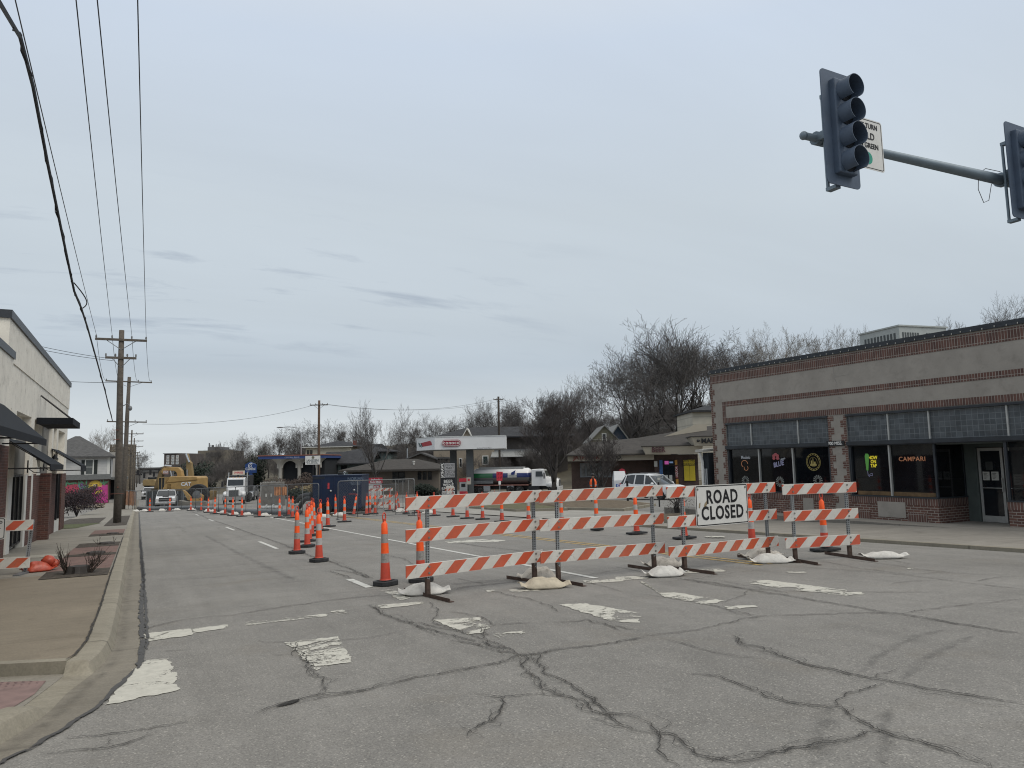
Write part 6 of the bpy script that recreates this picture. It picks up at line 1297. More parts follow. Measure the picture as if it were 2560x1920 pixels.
for a in (1665,1675.5): m=MB(); f.B(m,a-3.5,a+4,1188,1206,1.03,1.055); m.build('notice',paper,f.t)
for a,b in ((1450,1474),(1478,1500),(1504,1524)): f.win(a,b,1162,1192,2.5,frame=steel,fw=.12,mid=True,gl=pm('poster_filled_glass',(.14,.14,.14),.2,.8,1.2))
# far end of the street
f=FB('brick_block','far brick block with pale square windows at the end of the street',430,235,'building'); X,Z=f.X,f.Z
m=MB(); m.box(X(410),X(450),0,18,-2,Z(430,1134)); m.build('wall',pm('far_brick',(.085,.072,.068),.9,.3,.5),f.t); m=MB(); m.box(X(408),X(442),-.4,18,Z(430,1134.4),Z(430,1132.8)); m.build('cornice',pm('grey_cornice',(.2,.21,.22),.8),f.t)
for r_ in range(3):
    for a in (417.5,430,441): f.win(a,a+4.5,1139+r_*8,1143.5+r_*8,0,frame=wtrim,gl=pm('pale_far_glass',(.3,.32,.34),.3),fw=.15)
f=FB('tan_hotel','far tan multi-storey building with flat rooftop penthouse and antennas',525,310,'building'); X,Z=f.X,f.Z
hotel=pm('far_tan_wall',(.17,.15,.12),.9,.15,.15)
m=MB(); m.box(X(494),X(566),0,20,-2,Z(525,1126)); m.box(X(448),X(494),2,20,-2,Z(470,1135)); m.build('wall',hotel,f.t); m=MB(); m.box(X(511),X(541),3,14,Z(525,1126),Z(525,1117)); m.box(X(541),X(553),3,14,Z(545,1126),Z(545,1122.5)); m.build('penthouse',pm('far_grey_penthouse',(.13,.13,.135),.9),f.t)
m=MB(); f.B(m,515,552,1131,1142,-.1,-.02); m.build('recessed_balconies',pm('far_shadow_band',(.07,.065,.06),.9),f.t)
m=MB()
for px,tp,w_ in ((512.5,1107,.5),(540,1108,.5),(515,1111,.2),(520,1112,.6),(523,1112,.6),(531,1109,.15),(536,1110,.3)): m.tube((X(px),4,Z(px,1117)),(X(px),4,Z(px,tp)),w_*.5,n=5)
m.build('antenna',pm('antenna_grey',(.1,.1,.11),.7),f.t)
for i,(a,b,t_,d,c) in enumerate(((352,398,1172,330,(.09,.085,.085)),(330,362,1181,280,(.2,.19,.18)))):
    f=FB('distant_shop',('dark low buildings across the far end of the street','pale low buildings beside the far pole line')[i],(a+b)/2,d,'building'); m=MB(); f.B(m,a,b,t_,0,0,15,zb=-2); m.build('wall',pm('distant_wall_%d'%i,c,.9,.3,.2),f.t); m=MB(); m.box(f.X(a)-.6,f.X(b)+.6,-.6,15.6,f.Z((a+b)/2,t_),f.Z((a+b)/2,t_)+.6); m.build('roof',shingg,f.t); m=MB(); f.B(m,a+6,b-6,t_+4,t_+7,-.06,-.01); m.build('window',glass,f.t)
# church tower
f=FB('church_tower','crenellated brown stone church tower between the two near poles',292,175,'church tower'); X,Z=f.X,f.Z
stone=brickmat('brown_stone',(.2,.165,.12),(.12,.1,.08),(.09,.08,.065),.7,.35,.03,bump=.3)
m=MB(); m.box(X(273),X(312),0,5,-2,Z(292,1117)); 
for k in range(5):
    a=273+k*8.6; m.box(X(a),X(a+4.6),-.1,.5,Z(292,1117),Z(292,1110.5))
    m.box(X(308),X(312.5),.6+k,1.1+k,Z(292,1117),Z(292,1110.5))
m.box(X(272),X(313),-.15,5.1,Z(292,1126.5),Z(292,1125)); m.build('tower',stone,f.t); m=MB(); m.box(X(273),X(300),-7,0,-2,Z(285,1131)); m.build('nave',pm('pale_side_wall',(.33,.32,.3),.9),f.t)
# white clapboard house with the painted wall
c0=gp(271,1258,.1); D_=at(271,1258,1); 
hs=thing('white_house','white clapboard house with dark hipped roof above a painted brick ground floor','house',(c0.x,c0.y,c0.z)); kk=(c0-CAM).dot(RM@Vector((0,0,1)))
def HZ(py,px=230): return atY(px,py,c0.y).z-c0.z
def HX(px,py=1200): return atY(px,py,c0.y).x-c0.x
xl=HX(90); zl=HZ(1199); zw=HZ(1141)
m=MB(); m.box(xl,0,.3,12,zl,zw); m.build('upper_wall',sidingmat('white_clapboard',(.5,.5,.49),.22),hs)
m=MB(); hip(m,xl-.8,HX(284),-.5,13,HZ(1140.5),HZ(1086),(HX(284)-HX(187))*1.0); m.build('roof',shingg,hs)
m=MB(); m.hexa([(xl,-.3,HZ(1199)),(.25,-.3,HZ(1199)),(.25,.3,HZ(1199)),(xl,.3,HZ(1199))],[(xl,-.1,HZ(1186)),(.1,-.1,HZ(1186)),(.1,.3,HZ(1186)),(xl,.3,HZ(1186))]); m.box(.01,2.2,.2,9,HZ(1199)-.1,HZ(1195)); m.build('band_roof',pm('grey_band_roof',(.11,.115,.115),.85,.15),hs)
m=MB(); m.box(xl,0,0,12,-.5,zl); m.build('ground_floor_wall',lb_brick,hs)
m=MB(); m.box(-.35,-.02,.25,.297,zl,zw); m.build('corner_board',wtrim,hs)
m=MB(); m.box(HX(213),HX(230),.24,.29,HZ(1185),HZ(1150)); o=m.build('window',pm('hazy_glass',(.09,.1,.1),.15),hs); m=MB(); a,b,c_,d_=HX(210),HX(233),HZ(1186),HZ(1148)
m.box(a,HX(213),.2,.3,c_,d_); m.box(HX(230),b,.2,.3,c_,d_); m.box(HX(213),HX(230),.2,.3,HZ(1150),d_); m.box(HX(213),HX(230),.2,.3,c_,HZ(1185)); m.box(HX(213),HX(230),.22,.238,HZ(1168),HZ(1167)); m.build('frame',wtrim,o)
m=MB(); m.box(HX(201.5),HX(210),.22,.29,HZ(1186),HZ(1150)); m.box(HX(233),HX(242),.22,.29,HZ(1185),HZ(1150)); m.build('shutter',pm('dark_green_shutter',(.02,.026,.024),.7),hs)
m=MB(); m.box(.02,.05,1.2,3.2,zl+.3,zw-.5); m.build('side_window',pm('side_window_dark',(.06,.065,.06),.4),hs)
for k in range(3): m=MB(); m.box(1.6,1.8,.8+k*3,1.0+k*3,-.3,HZ(1199)); m.build('porch_post',black,hs)
m=MB(); m.box(.02,2.0,.4,8,-.4,.35); m.build('porch_floor',greyc,hs); m=MB(); m.box(.03,1.5,6,6.2,.35,HZ(1199)-.1); m.build('porch_wall',drk,hs)
mural=[pm('mural_pink',(.42,.05,.22),.8,.2,1.5),pm('mural_yellow',(.6,.42,.06),.8,.15,3),pm('mural_green',(.08,.22,.13),.8,.3,3),pm('mural_red',(.35,.05,.09),.8,.3,3),pm('mural_purple',(.16,.1,.25),.8,.3,3),pm('mural_cream',(.65,.55,.35),.8),pm('mural_dark',(.05,.03,.04),.8)]
m=MB(); q=lambda px,py:(HX(px,py),HZ(py,px)); m.mi=0
def face(pts,y): m.add([(x,y,z) for x,z in pts],[tuple(range(len(pts)))])
face([q(237,1257),q(269.5,1256),q(269,1212),q(258,1211.5),q(252,1214),q(243,1217),q(238,1224),q(230,1234),q(233,1245)],-.006)
m.mi=1; cx_,cz=q(238,1216); Rr=HX(254)-HX(238)
for k in range(22):
    a=.0+PI*1.05*k/21; face([(cx_+Rr*.45*math.cos(a-.09),cz+Rr*.45*math.sin(a-.09)),(cx_+Rr*1.05*math.cos(a-.05),cz+Rr*1.05*math.sin(a-.05)),(cx_+Rr*1.12*math.cos(a+.02),cz+Rr*1.12*math.sin(a+.02)),(cx_+Rr*.45*math.cos(a+.07),cz+Rr*.45*math.sin(a+.07))],-.009-.0002*k)
face([(cx_+Rr*.62*math.cos(PI*k/10),cz+Rr*.62*math.sin(PI*k/10)) for k in range(11)],-.015)
face([q(237,1234),q(242,1227),q(250,1224),q(257,1226),q(250,1232),q(243,1236)],-.009)
m.mi=5; face([(cx_+Rr*.3*math.cos(2*PI*k/10)-.1*Rr,cz+Rr*.2+Rr*.22*math.sin(2*PI*k/10)) for k in range(10)],-.018); m.mi=6; face([(cx_+Rr*.13*math.cos(2*PI*k/8)+.25*Rr,cz+Rr*.2+Rr*.3*math.sin(2*PI*k/8)) for k in range(8)],-.019)
r=random.Random(5)
for mi,px0,px1,py0,py1,n in ((2,165,196,1206,1218,16),(2,196,220,1203,1222,20),(4,196,222,1202,1222,10),(3,160,192,1215,1232,22),(2,252,268,1202,1212,9)):
    m.mi=mi
    for k in range(n):
        x,z=q(r.uniform(px0,px1),r.uniform(py0,py1)); a=r.uniform(0,6.28); L_=r.uniform(.18,.5); W_2=L_*(.22 if mi in (2,4) else .8)
        face([(x-L_*math.cos(a),z-L_*math.sin(a)),(x+W_2*math.sin(a),z-W_2*math.cos(a)),(x+L_*math.cos(a),z+L_*math.sin(a)),(x-W_2*math.sin(a),z+W_2*math.cos(a))],-.004-.0004*k-.0001*mi)
m.mi=0
m.build('painted_flowers',mural,hs)
# ---------------------------------------------------------------- petrol station
f=FB('petrol_canopy','white petrol station canopy with red oval emblem on two grey columns',1150,84,'canopy',rot=R(0)); X,Z=f.X,f.Z
cw=pm('canopy_white',(.66,.67,.68),.4,.04,.5,dirt=.08)
zt,zb=Z(1150,1092),Z(1150,1123); xa,xb=X(1087),X(1266); xn=X(1027)
# plan: the near end face runs back to the left
P4=[(xn,5.2),(xa,0),(xb,0),(xb,9.5),(xn,9.5)]
m=MB(); m.hexa([(x,y,zb) for x,y in P4],[(x,y,zt) for x,y in P4]); m.build('fascia',cw,f.t); m=MB(); m.hexa([(x*1.003,y-.04 if y<6 else y,zt) for x,y in P4],[(x*1.003,y-.04 if y<6 else y,zt+.1) for x,y in P4]); m.build('top_trim',pm('pale_trim_edge',(.5,.52,.52),.5),f.t)
m=MB(); m.hexa([(x*.96,y*.9+.6,zb-.02) for x,y in P4],[(x*.96,y*.9+.6,zb-.001) for x,y in P4]); m.build('soffit',pm('soffit_grey',(.3,.31,.31),.6),f.t)
colg=pm('column_grey',(.1,.11,.115),.5,.1)
for px,y,wd in ((1172,2.2,.42),(1122,6.5,.4)): m=MB(); m.box(X(px)-wd,X(px)+wd,y-wd,y+wd,-.3,zb-.021); m.build('column',colg,f.t)
redc=pm('oval_red',(.22,.012,.03),.45,.04)
def oval(w_,h,y0,y1,cx_,cz,mat,name,par):
    pts=[]; r_=h/2
    for s_,a0 in ((1,-90),(-1,90)):
        for k in range(11): a=R(a0+18*k); pts.append((cx_+s_*(w_/2-r_)+r_*math.cos(a),cz+r_*math.sin(a)))
    m=MB(); m.prism(pts,y0,y1); return m.build(name,mat,par)
oc=(X(1129),Z(1129,1107.5)); ow=X(1153)-X(1105.5); oh=Z(1129,1099.5)-Z(1129,1116)
o=oval(ow,oh,-.14,0,*oc,redc,'oval_emblem',f.t); o2=oval(ow*.95,oh*.86,-.15,-.141,*oc,white,'oval_ring',o); o3=oval(ow*.91,oh*.74,-.16,-.151,*oc,redc,'oval_field',o)
text('lettering','conoco',.56,white,o,(oc[0],-.165,oc[1]+.03),bold=.012,xs=1.05,space=1.1)
# stripe graphic on the near end face
u=Vector((xa-xn,-5.2,0)); ul=u.length; u.normalize(); nrm=Vector((u.y,-u.x,0)); 
if nrm.y>0: nrm=-nrm
def onface(s,v,e=.01): p=Vector((xn,5.2,0))+u*(s*ul)+nrm*e; return (p.x,p.y,zb+(zt-zb)*v)
m=MB(); m.mi=0; m.add([onface(.3,.3),onface(.86,.38),onface(.84,.6),onface(.76,.76),onface(.22,.62)],[(0,1,2,3,4)]); m.mi=1; m.add([onface(.3,.24,.012),onface(.22,.3,.012),onface(.12,.66,.012),onface(.17,.64,.012)],[(0,1,2,3)]); m.mi=2; m.add([onface(.2,.28,.011),onface(.15,.3,.011),onface(.09,.68,.011),onface(.12,.67,.011)],[(0,1,2,3)]); m.mi=3; m.add([onface(.3,.3,.014),onface(.36,.31,.014),onface(.28,.62,.014),onface(.22,.62,.014)],[(0,1,2,3)])
m.build('stripe_graphic',[pm('stripe_red',(.35,.03,.04),.5,.05),pm('stripe_green',(.02,.07,.06),.5),pm('stripe_grey',(.2,.21,.22),.5),pm('stripe_dark',(.03,.04,.045),.5)],f.t)
text('lettering','Jayhawk Food Mart',.22,pm('grey_print',(.25,.25,.26),.6),f.t,(X(1211),-.01,zb+.1))
f=FB('price_sign','tall black JAYHAWK sign listing FOOD MART LIQUOR STORE BEER WINE SPIRITS',1120,76,'sign'); X,Z=f.X,f.Z
m=MB(); m.box(X(1100.5),X(1137.5),0,.5,-.3,Z(1120,1156.5)); o=m.build('sign_body',pm('sign_black',(.012,.013,.016),.45,.05),f.t)
m=MB(); m.box(X(1110.8),X(1136.5),-.03,-.001,Z(1120,1175),Z(1120,1158)); m.box(X(1110.8),X(1136.5),-.03,-.001,Z(1120,1193.5),Z(1120,1176)); p_=m.build('pale_panel',pm('sign_grey_panel',(.32,.32,.33),.5,.05),o)
for s_,py in (('FOOD',1163),('MART',1170.5),('LIQUOR',1181),('STORE',1188.7)): text('lettering',s_,.37,signk,p_,(X(1124),-.034,Z(1124,py)),bold=0,shear=.2,xs=.85,space=1.08)
for s_,py in (('BEER',1203.5),('WINE',1212.5),('SPIRITS',1222)): text('lettering',s_,.44,white,o,(X(1120),-.003,Z(1120,py)),bold=.006,xs=.95,space=1.1)
text('lettering','JAYHAWK',.42,white,o,(X(1105.8),-.003,Z(1106,1176)),rot=(PI/2,-PI/2,0),bold=.02,xs=.78)
m=MB(); m.box(X(1104),X(1136),-.03,-.001,Z(1120,1235.5),Z(1120,1228)); pn=m.build('lower_panel',white,o); text('lettering','BEER CAVE',.26,signk,pn,(X(1120),-.034,Z(1120,1231.8)),bold=.02)
pumpg=pm('pump_grey',(.33,.34,.35),.5,.1); redp=pm('pump_red',(.45,.03,.05),.5,.06)
for i,(px,d,lb_) in enumerate(((1158,85,'left of the front canopy column'),(1186,90,'right of the front canopy column'))):
    p=at(px,1150,d); g=ground(p.x,p.y); t=thing('fuel_pump','grey fuel pump with red cap %s'%lb_,'fuel pump',(p.x,p.y,g),-YAW,'fuel pumps under the canopy'); k=d/FPX
    m=MB(); m.box(-.45,.45,-.3,.3,0,1.7); m.build('cabinet',pumpg,t,bevel=.03); m=MB(); m.box(-.5,.5,-.34,.34,1.71,2.1); m.build('cap',redp,t); m=MB(); m.box(-.25,.25,-.315,-.301,1.1,1.5); m.build('screen',drk,t); m=MB(); m.box(-.46,.46,-.32,-.301,.1,.6); m.build('lower_panel',redp,t); m=MB(); m.path([(.47,0,1.4),(.62,-.1,1.2),(.6,-.1,.6),(.5,-.1,.9)],.025,5); m.build('hose',black,t)
p=at(1172,1200,83.5); t=thing('trash_squeegee_bin','small pale bin hung on the front canopy column','bin',(p.x,p.y,p.z),-YAW); m=MB(); m.box(-.25,.25,-.2,.2,-.5,.3); m.build('bin',pm('pale_bin',(.4,.38,.33),.6),t); m=MB(); m.box(-.12,.12,-.21,-.201,-.1,.15); m.build('opening',redp,t)
p=at(1249,1190,72); g=ground(p.x,p.y); t=thing('red_paper_sign','red handwritten sign on a grey post before the fuel tanker','sign',(p.x,p.y,g),-YAW); m=MB(); m.tube((0,.02,0),(0,.02,p.z-g-.4),.035); m.build('post',galv,t); m=MB(); m.hexa([(-.3,-.02,p.z-g-.45),(.26,-.02,p.z-g-.47),(.33,-.02,p.z-g+.42),(-.32,-.02,p.z-g+.45)],[(-.3,0,p.z-g-.45),(.26,0,p.z-g-.47),(.33,0,p.z-g+.42),(-.32,0,p.z-g+.45)]); o=m.build('sign_panel',pm('red_sign',(.5,.03,.05),.6,.08),t)
m=MB()
r=random.Random(2)
for cx_,cz in ((-.13,.2),(.13,.22),(-.12,-.16),(.12,-.15)): m.path([(cx_+r.uniform(-.1,.1),-.025,p.z-g+cz+r.uniform(-.13,.13)) for _ in range(5)],.018,4)
m.build('lettering',pm('dark_red_writing',(.07,.01,.015),.7),o); m=MB(); m.box(-.12,.12,-.03,-.005,p.z-g-.85,p.z-g-.5); m.build('small_panel',white,t)
f=FB('low_station_sign','low red and white petrol price sign half hidden behind the blue container',932,66,'sign'); X,Z=f.X,f.Z
m=MB(); m.box(X(890),X(954),0,.5,Z(920,1208.5),Z(920,1195)); o=m.build('red_header',pm('station_red',(.3,.02,.035),.5,.05),f.t); text('lettering','Jayhawk\nFood Mart',.24,wl,o,(X(939),-.01,Z(939,1202)),bold=.02,lsp=.9); m=MB(); m.hexa([(X(908),-.01,Z(912,1205)),(X(917),-.01,Z(912,1205)),(X(920),-.01,Z(912,1202)),(X(904),-.01,Z(912,1202))],[(X(908),-.002,Z(912,1205)),(X(917),-.002,Z(912,1205)),(X(920),-.002,Z(912,1202)),(X(904),-.002,Z(912,1202))]); m.build('white_emblem',white,o)
m=MB(); m.box(X(892),X(952),.05,.45,.4,Z(920,1208.6)); o=m.build('price_board',pm('price_white',(.5,.5,.49),.5,.05),f.t); m=MB(); m.box(X(903),X(919),-.0,.049,Z(912,1222),Z(912,1210)); m.box(X(934),X(950),-.0,.049,Z(942,1222),Z(942,1213)); q_=m.build('red_price_panel',MATS['station_red'],o); text('lettering','4.21',.3,wl,q_,(X(942),-.012,Z(942,1217.5)),bold=.02); m=MB(); m.box(X(895),X(899),.1,.4,0,.4); m.box(X(945),X(949),.1,.4,0,.4); m.build('post',steel,f.t)
# ---------------------------------------------------------------- vehicles
carg=pm('car_window_glass',(.02,.024,.028),.06,.1,2,spec=.6); tyre=pm('tyre_rubber',(.018,.018,.019),.85,.2); rimm=pm('alloy_rim',(.4,.41,.42),.35,.1,metal=.6); lampm=pm('headlamp_lens',(.55,.56,.57),.1,.1,spec=.8); grill=pm('black_grille',(.018,.019,.021),.5,.1); chrome=pm('chrome',(.5,.51,.52),.2,.05,metal=.8)
def paint(name,c): 
    m=pm(name,c,.25,.03,2,spec=.6); b=m.node_tree.nodes['Principled BSDF']; b.inputs['Coat Weight'].default_value=.6; return m
carw=paint('white_car_paint',(.68,.69,.7))
def wheel(par,x,y,r,wd=.24,rim=rimm):
    m=MB(); s=1 if y>0 else -1; m.lathe([(r*.6,-wd/2),(r*.93,-wd/2),(r,-wd*.3),(r,wd*.3),(r*.93,wd/2),(r*.6,wd/2)],(0,0,0),'y',20); o=m.build('wheel',tyre,par,auto=40,loc=(x,y,r))
    m=MB(); m.lathe([(.02,s*wd*.42),(r*.2,s*wd*.45),(r*.25,s*wd*.36),(r*.55,s*wd*.4),(r*.62,s*wd*.5)],(0,0,0),'y',16); m.build('rim',rim,o)
    return o
def body_loft(m,secs):
    """secs: list of (x,[(y,z)...half section from bottom to top]) mirrored"""
    rings=[]
    for x,h in secs: rings.append([(x,y,z) for y,z in h]+[(x,-y,z) for y,z in reversed(h)])
    n=len(rings[0]); m.add([p for r_ in rings for p in r_],[(i*n+j,i*n+(j+1)%n,(i+1)*n+(j+1)%n,(i+1)*n+j) for i in range(len(rings)-1) for j in range(n)]+[tuple(range(n)),tuple(reversed(range((len(rings)-1)*n,len(rings)*n)))])
def suv(label,loc,rz,pmat):
    t=thing('parked_car',label,'car',loc,rz); W2=.95
    sec=lambda x,zl,zb,w=W2:(x,[(w*.9,zl),(w,zl+.12),(w,zb-.12),(w*.94,zb)])
    m=MB(); body_loft(m,[sec(-2.38,.5,1.0,.8),sec(-2.3,.34,1.08,.9),sec(-1.7,.3,1.1),sec(0,.28,1.06),sec(.95,.28,1.05),sec(1.7,.3,1.0,.94),sec(2.2,.36,.9,.88),sec(2.36,.42,.76,.76)]); m.build('body',pmat,t,auto=35)
    m=MB(); cab=lambda x,zb,zt,wb,wt:(x,[(wb,zb),((wb+wt)/2,(zb+zt)/2),(wt,zt-.05),(wt*.9,zt)])
    body_loft(m,[cab(-2.28,1.05,1.12,.88,.84),cab(-1.95,1.05,1.66,.9,.7),cab(-1.2,1.05,1.74,.91,.72),cab(-.2,1.05,1.74,.91,.72),cab(.25,1.05,1.66,.9,.7),cab(1.15,1.02,1.06,.86,.82)]); m.build('cabin',carg,t,auto=35)
    m=MB(); body_loft(m,[(x,[(w,z0),(w*.98,z1-.02),(w*.9,z1)]) for x,w,z0,z1 in ((-2.02,.71,1.62,1.69),(-1.2,.745,1.69,1.775),(-.2,.745,1.7,1.775),(.3,.715,1.63,1.68))])
    for s in (-1,1):
        for xb,xt in ((-1.95,-1.75),(-.95,-.9),(.0,-.05),(1.12,.27)):
            m.hexa([(xb-.05,s*.915,1.04),(xb+.06,s*.915,1.04),(xb+.06,s*.9,1.04),(xb-.05,s*.9,1.04)],[(xt-.05,s*.735,1.7),(xt+.05,s*.735,1.7),(xt+.05,s*.71,1.7),(xt-.05,s*.71,1.7)])
    m.build('roof',pmat,t,auto=40)
    m=MB()
    for s in (-1,1): m.tube((-1.7,s*.62,1.79),(.1,s*.62,1.79),.02,n=6)
    m.build('roof_rail',steel,t)
    for s in (-1,1): m=MB(); m.ell((.85,s*1.06,1.12),(.09,.13,.08),8,6); m.build('mirror',pmat,t); m=MB(); m.box(2.05,2.3,s*.55 if s>0 else -.85,s*.85 if s>0 else -.55,.72,.84); m.build('headlight',lampm,t,bevel=.03); m=MB(); m.box(-2.36,-2.2,s*.6 if s>0 else -.88,s*.88 if s>0 else -.6,.85,1.1); m.build('tail_light',redp,t)
    m=MB(); m.box(2.28,2.385,-.5,.5,.45,.72); m.build('grille',grill,t,bevel=.02)
    for x in (-1.42,1.42):
        for y in (-.85,.85): wheel(t,x,y,.36)
    return t
p=at(1634,1250,50); suv('white estate SUV parked nose towards the viewer before the food mart',(p.x,p.y,ground(p.x,p.y)+.05),-YAW-R(52),carw)
def pickup(label,loc,rz,pmat,name='pickup_truck'):
    t=thing(name,label,'pickup truck',loc,rz); W2=1.0
    sec=lambda x,zl,zb,w=W2:(x,[(w*.92,zl),(w,zl+.15),(w,zb-.15),(w*.95,zb)])
    m=MB(); body_loft(m,[sec(-2.9,.6,1.35,.97),sec(-2.6,.55,1.38),sec(-.9,.5,1.38),sec(.9,.5,1.36),sec(1.2,.5,1.34),sec(2.3,.52,1.28,.98),sec(2.75,.55,1.18,.95),sec(2.9,.6,1.05,.9)]); m.build('body',pmat,t,auto=35)
    cab=lambda x,zb,zt,wb,wt:(x,[(wb,zb),((wb+wt)/2,(zb+zt)/2),(wt,zt-.05),(wt*.92,zt)])
    m=MB(); body_loft(m,[cab(-1.0,1.33,1.4,.95,.93),cab(-.85,1.33,1.93,.95,.8),cab(.3,1.33,1.95,.95,.8),cab(.5,1.33,1.9,.95,.79),cab(1.25,1.3,1.36,.93,.88)]); m.build('cabin',carg,t,auto=35)
    m=MB(); body_loft(m,[(x,[(w,z0),(w,z1-.02),(w*.92,z1)]) for x,w,z0,z1 in ((-.9,.81,1.86,1.95),(.3,.83,1.9,1.99),(.56,.81,1.84,1.92))])
    for s in (-1,1):
        for xb,xt in ((-.95,-.85),(-.1,-.1),(1.22,.5)): m.hexa([(xb-.06,s*.965,1.32),(xb+.06,s*.965,1.32),(xb+.06,s*.94,1.32),(xb-.06,s*.94,1.32)],[(xt-.05,s*.83,1.9),(xt+.05,s*.83,1.9),(xt+.05,s*.8,1.9),(xt-.05,s*.8,1.9)])
    m.build('roof',pmat,t,auto=40)
    m=MB(); m.box(2.82,2.95,-.62,.62,.82,1.2); m.build('grille',grill,t,bevel=.02); m=MB(); m.box(2.94,2.97,-.66,.66,.98,1.03); m.build('grille_bar',chrome,t); m=MB(); m.box(2.7,3.0,-.98,.98,.5,.76); m.build('bumper',chrome,t,bevel=.05)
    m=MB(); m.box(1.6,2.4,-.3,.3,1.31,1.37); m.build('hood_scoop',grill,t,bevel=.02)
    for s in (-1,1):
        m=MB(); a,b=sorted((s*.64,s*.94)); m.box(2.7,2.93,a,b,.86,1.12); m.build('headlight',lampm,t,bevel=.03); m=MB(); a,b=sorted((s*1.02,s*1.2)); m.box(.95,1.1,a,b,1.3,1.52); m.build('mirror',grill,t)
    for x in (-1.85,1.9):
        for y in (-.88,.88): wheel(t,x,y,.42,.27)
    return t
p=at(417,1250,78); pickup('white pickup truck with dark hood scoop facing the viewer behind the far fence',(p.x,p.y+1,ground(p.x,p.y+1)),-PI/2-R(4),carw)
for px,d,rz,c,lb_ in ((374,118,-95,(.55,.55,.56),'pale pickup half hidden to the left behind the digging arm'),(622,100,-105,(.16,.17,.18),'grey pickup with lit-looking headlamps beside the white dump truck')):
    p=at(px,1240,d); pickup(lb_,(p.x,p.y,ground(p.x,p.y)),R(rz),paint('far_paint_%d'%px,c))
# dump truck
p=at(592,1240,84); t=thing('dump_truck','white-cabbed dump truck with dark box facing the viewer','dump truck',(p.x,p.y,ground(p.x,p.y)+.1),-PI/2-R(14))
# x forward, y left
m=MB(); cb_=lambda x,zb,zt,wb,wt:(x,[(wb,zb),((wb+wt)/2,(zb+zt)/2),(wt,zt-.06),(wt*.92,zt)])
body_loft(m,[cb_(-.6,1.3,3.0,1.02,.98),cb_(.6,1.3,3.02,1.02,.98),cb_(1.0,1.3,2.9,1.02,.96),cb_(1.15,1.25,2.05,1.0,.98)]); m.build('cab',carw,t,auto=35)
m=MB(); body_loft(m,[cb_(1.1,.95,2.05,1.0,.85),cb_(2.2,.95,1.85,.95,.7),cb_(2.55,1.0,1.7,.85,.6)]); m.build('hood',carw,t,auto=35)
m=MB(); m.hexa([(1.17,-.86,2.1),(1.17,.86,2.1),(1.15,.86,2.1),(1.15,-.86,2.1)],[(1.05,-.84,2.78),(1.05,.84,2.78),(1.03,.84,2.78),(1.03,-.84,2.78)]); m.build('windscreen',carg,t)
m=MB(); m.box(2.5,2.6,-.52,.52,.95,1.62); m.build('grille',pm('truck_grille',(.1,.105,.11),.4,.2,8,metal=.4),t); m=MB(); m.box(2.4,2.72,-1.2,1.2,.5,.9); m.build('bumper',pm('grey_bumper',(.22,.23,.23),.5),t,bevel=.04)
for s in (-1,1):
    m=MB(); m.ell((1.95,s*.98,1.15),(.75,.28,.35),12,7); m.build('mudguard',carw,t,smooth=True); m=MB(); a,b=sorted((s*.75,s*1.1)); m.box(2.3,2.5,a,b,1.05,1.3); m.build('headlight',lampm,t,bevel=.03); m=MB(); m.box(1.0,1.1,s*1.45-.12,s*1.45+.12,1.9,2.6); m.path([(1.0,s*1.0,2.6),(1.05,s*1.45,2.6)],.025,5); m.build('mirror',grill,t); wheel(t,1.95,s*1.0,.52,.3); wheel(t,-2.6,s*.95,.52,.5); wheel(t,-4.0,s*.95,.52,.5)
    m=MB(); m.tube((-.75,s*1.05,1.0),(-.75,s*1.05,3.6),.09); m.build('exhaust_stack',chrome,t)
m=MB(); m.hexa([(-5.4,-1.15,1.25),(-.9,-1.15,1.25),(-.9,1.15,1.25),(-5.4,1.15,1.25)],[(-5.4,-1.25,3.2),(-.7,-1.25,3.2),(-.7,1.25,3.2),(-5.4,1.25,3.2)]); m.build('dump_box',pm('dark_dump_box',(.03,.03,.032),.6,.2),t); m=MB(); m.box(-5.5,1,-.4,.4,.6,1.2); m.build('chassis',grill,t); m=MB(); m.box(-.72,-.66,-.62,.75,3.32,3.8); o=m.build('header_board',pm('board_cream',(.5,.45,.38),.7,.05),t); text('lettering','OVERSIZE',.3,redp,o,(-.65,.06,3.56),rot=(PI/2,0,PI/2),bold=.02,xs=.8); m=MB(); m.box(-.72,-.68,-.1,.1,3.2,3.32); m.build('board_post',grill,t)
m=MB()
for y in (-.7,-.35,0,.35,.7): m.ell((.75,y,3.04),(.06,.06,.05),6,4)
m.build('marker_lamp',pm('amber_lamp',(.5,.3,.1),.4),t)
# fuel tanker: x forward
p=at(1300,1238,86); t=thing('fuel_tanker','white-cabbed fuel tanker with green and blue banded tank under the bare tree','tanker truck',(p.x,p.y,ground(p.x,p.y)+.05),-YAW-R(13))
def tankmat():
    m,nt,b=newmat('banded_tank'); s=node(nt,'ShaderNodeSeparateXYZ'); nt.links.new(objco(nt),s.inputs[0]); z=s.outputs[2]; x=s.outputs[0]
    band=mathn(nt,'MULTIPLY',mathn(nt,'GREATER_THAN',z,1.98),mathn(nt,'LESS_THAN',z,2.5)); top=mathn(nt,'GREATER_THAN',z,2.5)
    c=mixc(nt,top,(.2,.205,.21,1),(.68,.68,.68,1)); bc=mixc(nt,mathn(nt,'GREATER_THAN',x,-3.05),(.02,.13,.05,1),(.018,.03,.12,1)); gap=mathn(nt,'MULTIPLY',mathn(nt,'GREATER_THAN',x,-1.2),mathn(nt,'LESS_THAN',x,-.1)); bc=mixc(nt,gap,bc,(.5,.5,.49,1))
    nt.links.new(mixc(nt,band,c,bc),b.inputs['Base Color']); b.inputs['Roughness'].default_value=.25; nt.links.new(mathn(nt,'MULTIPLY',mathn(nt,'LESS_THAN',z,1.98),.7),b.inputs['Metallic']); return m
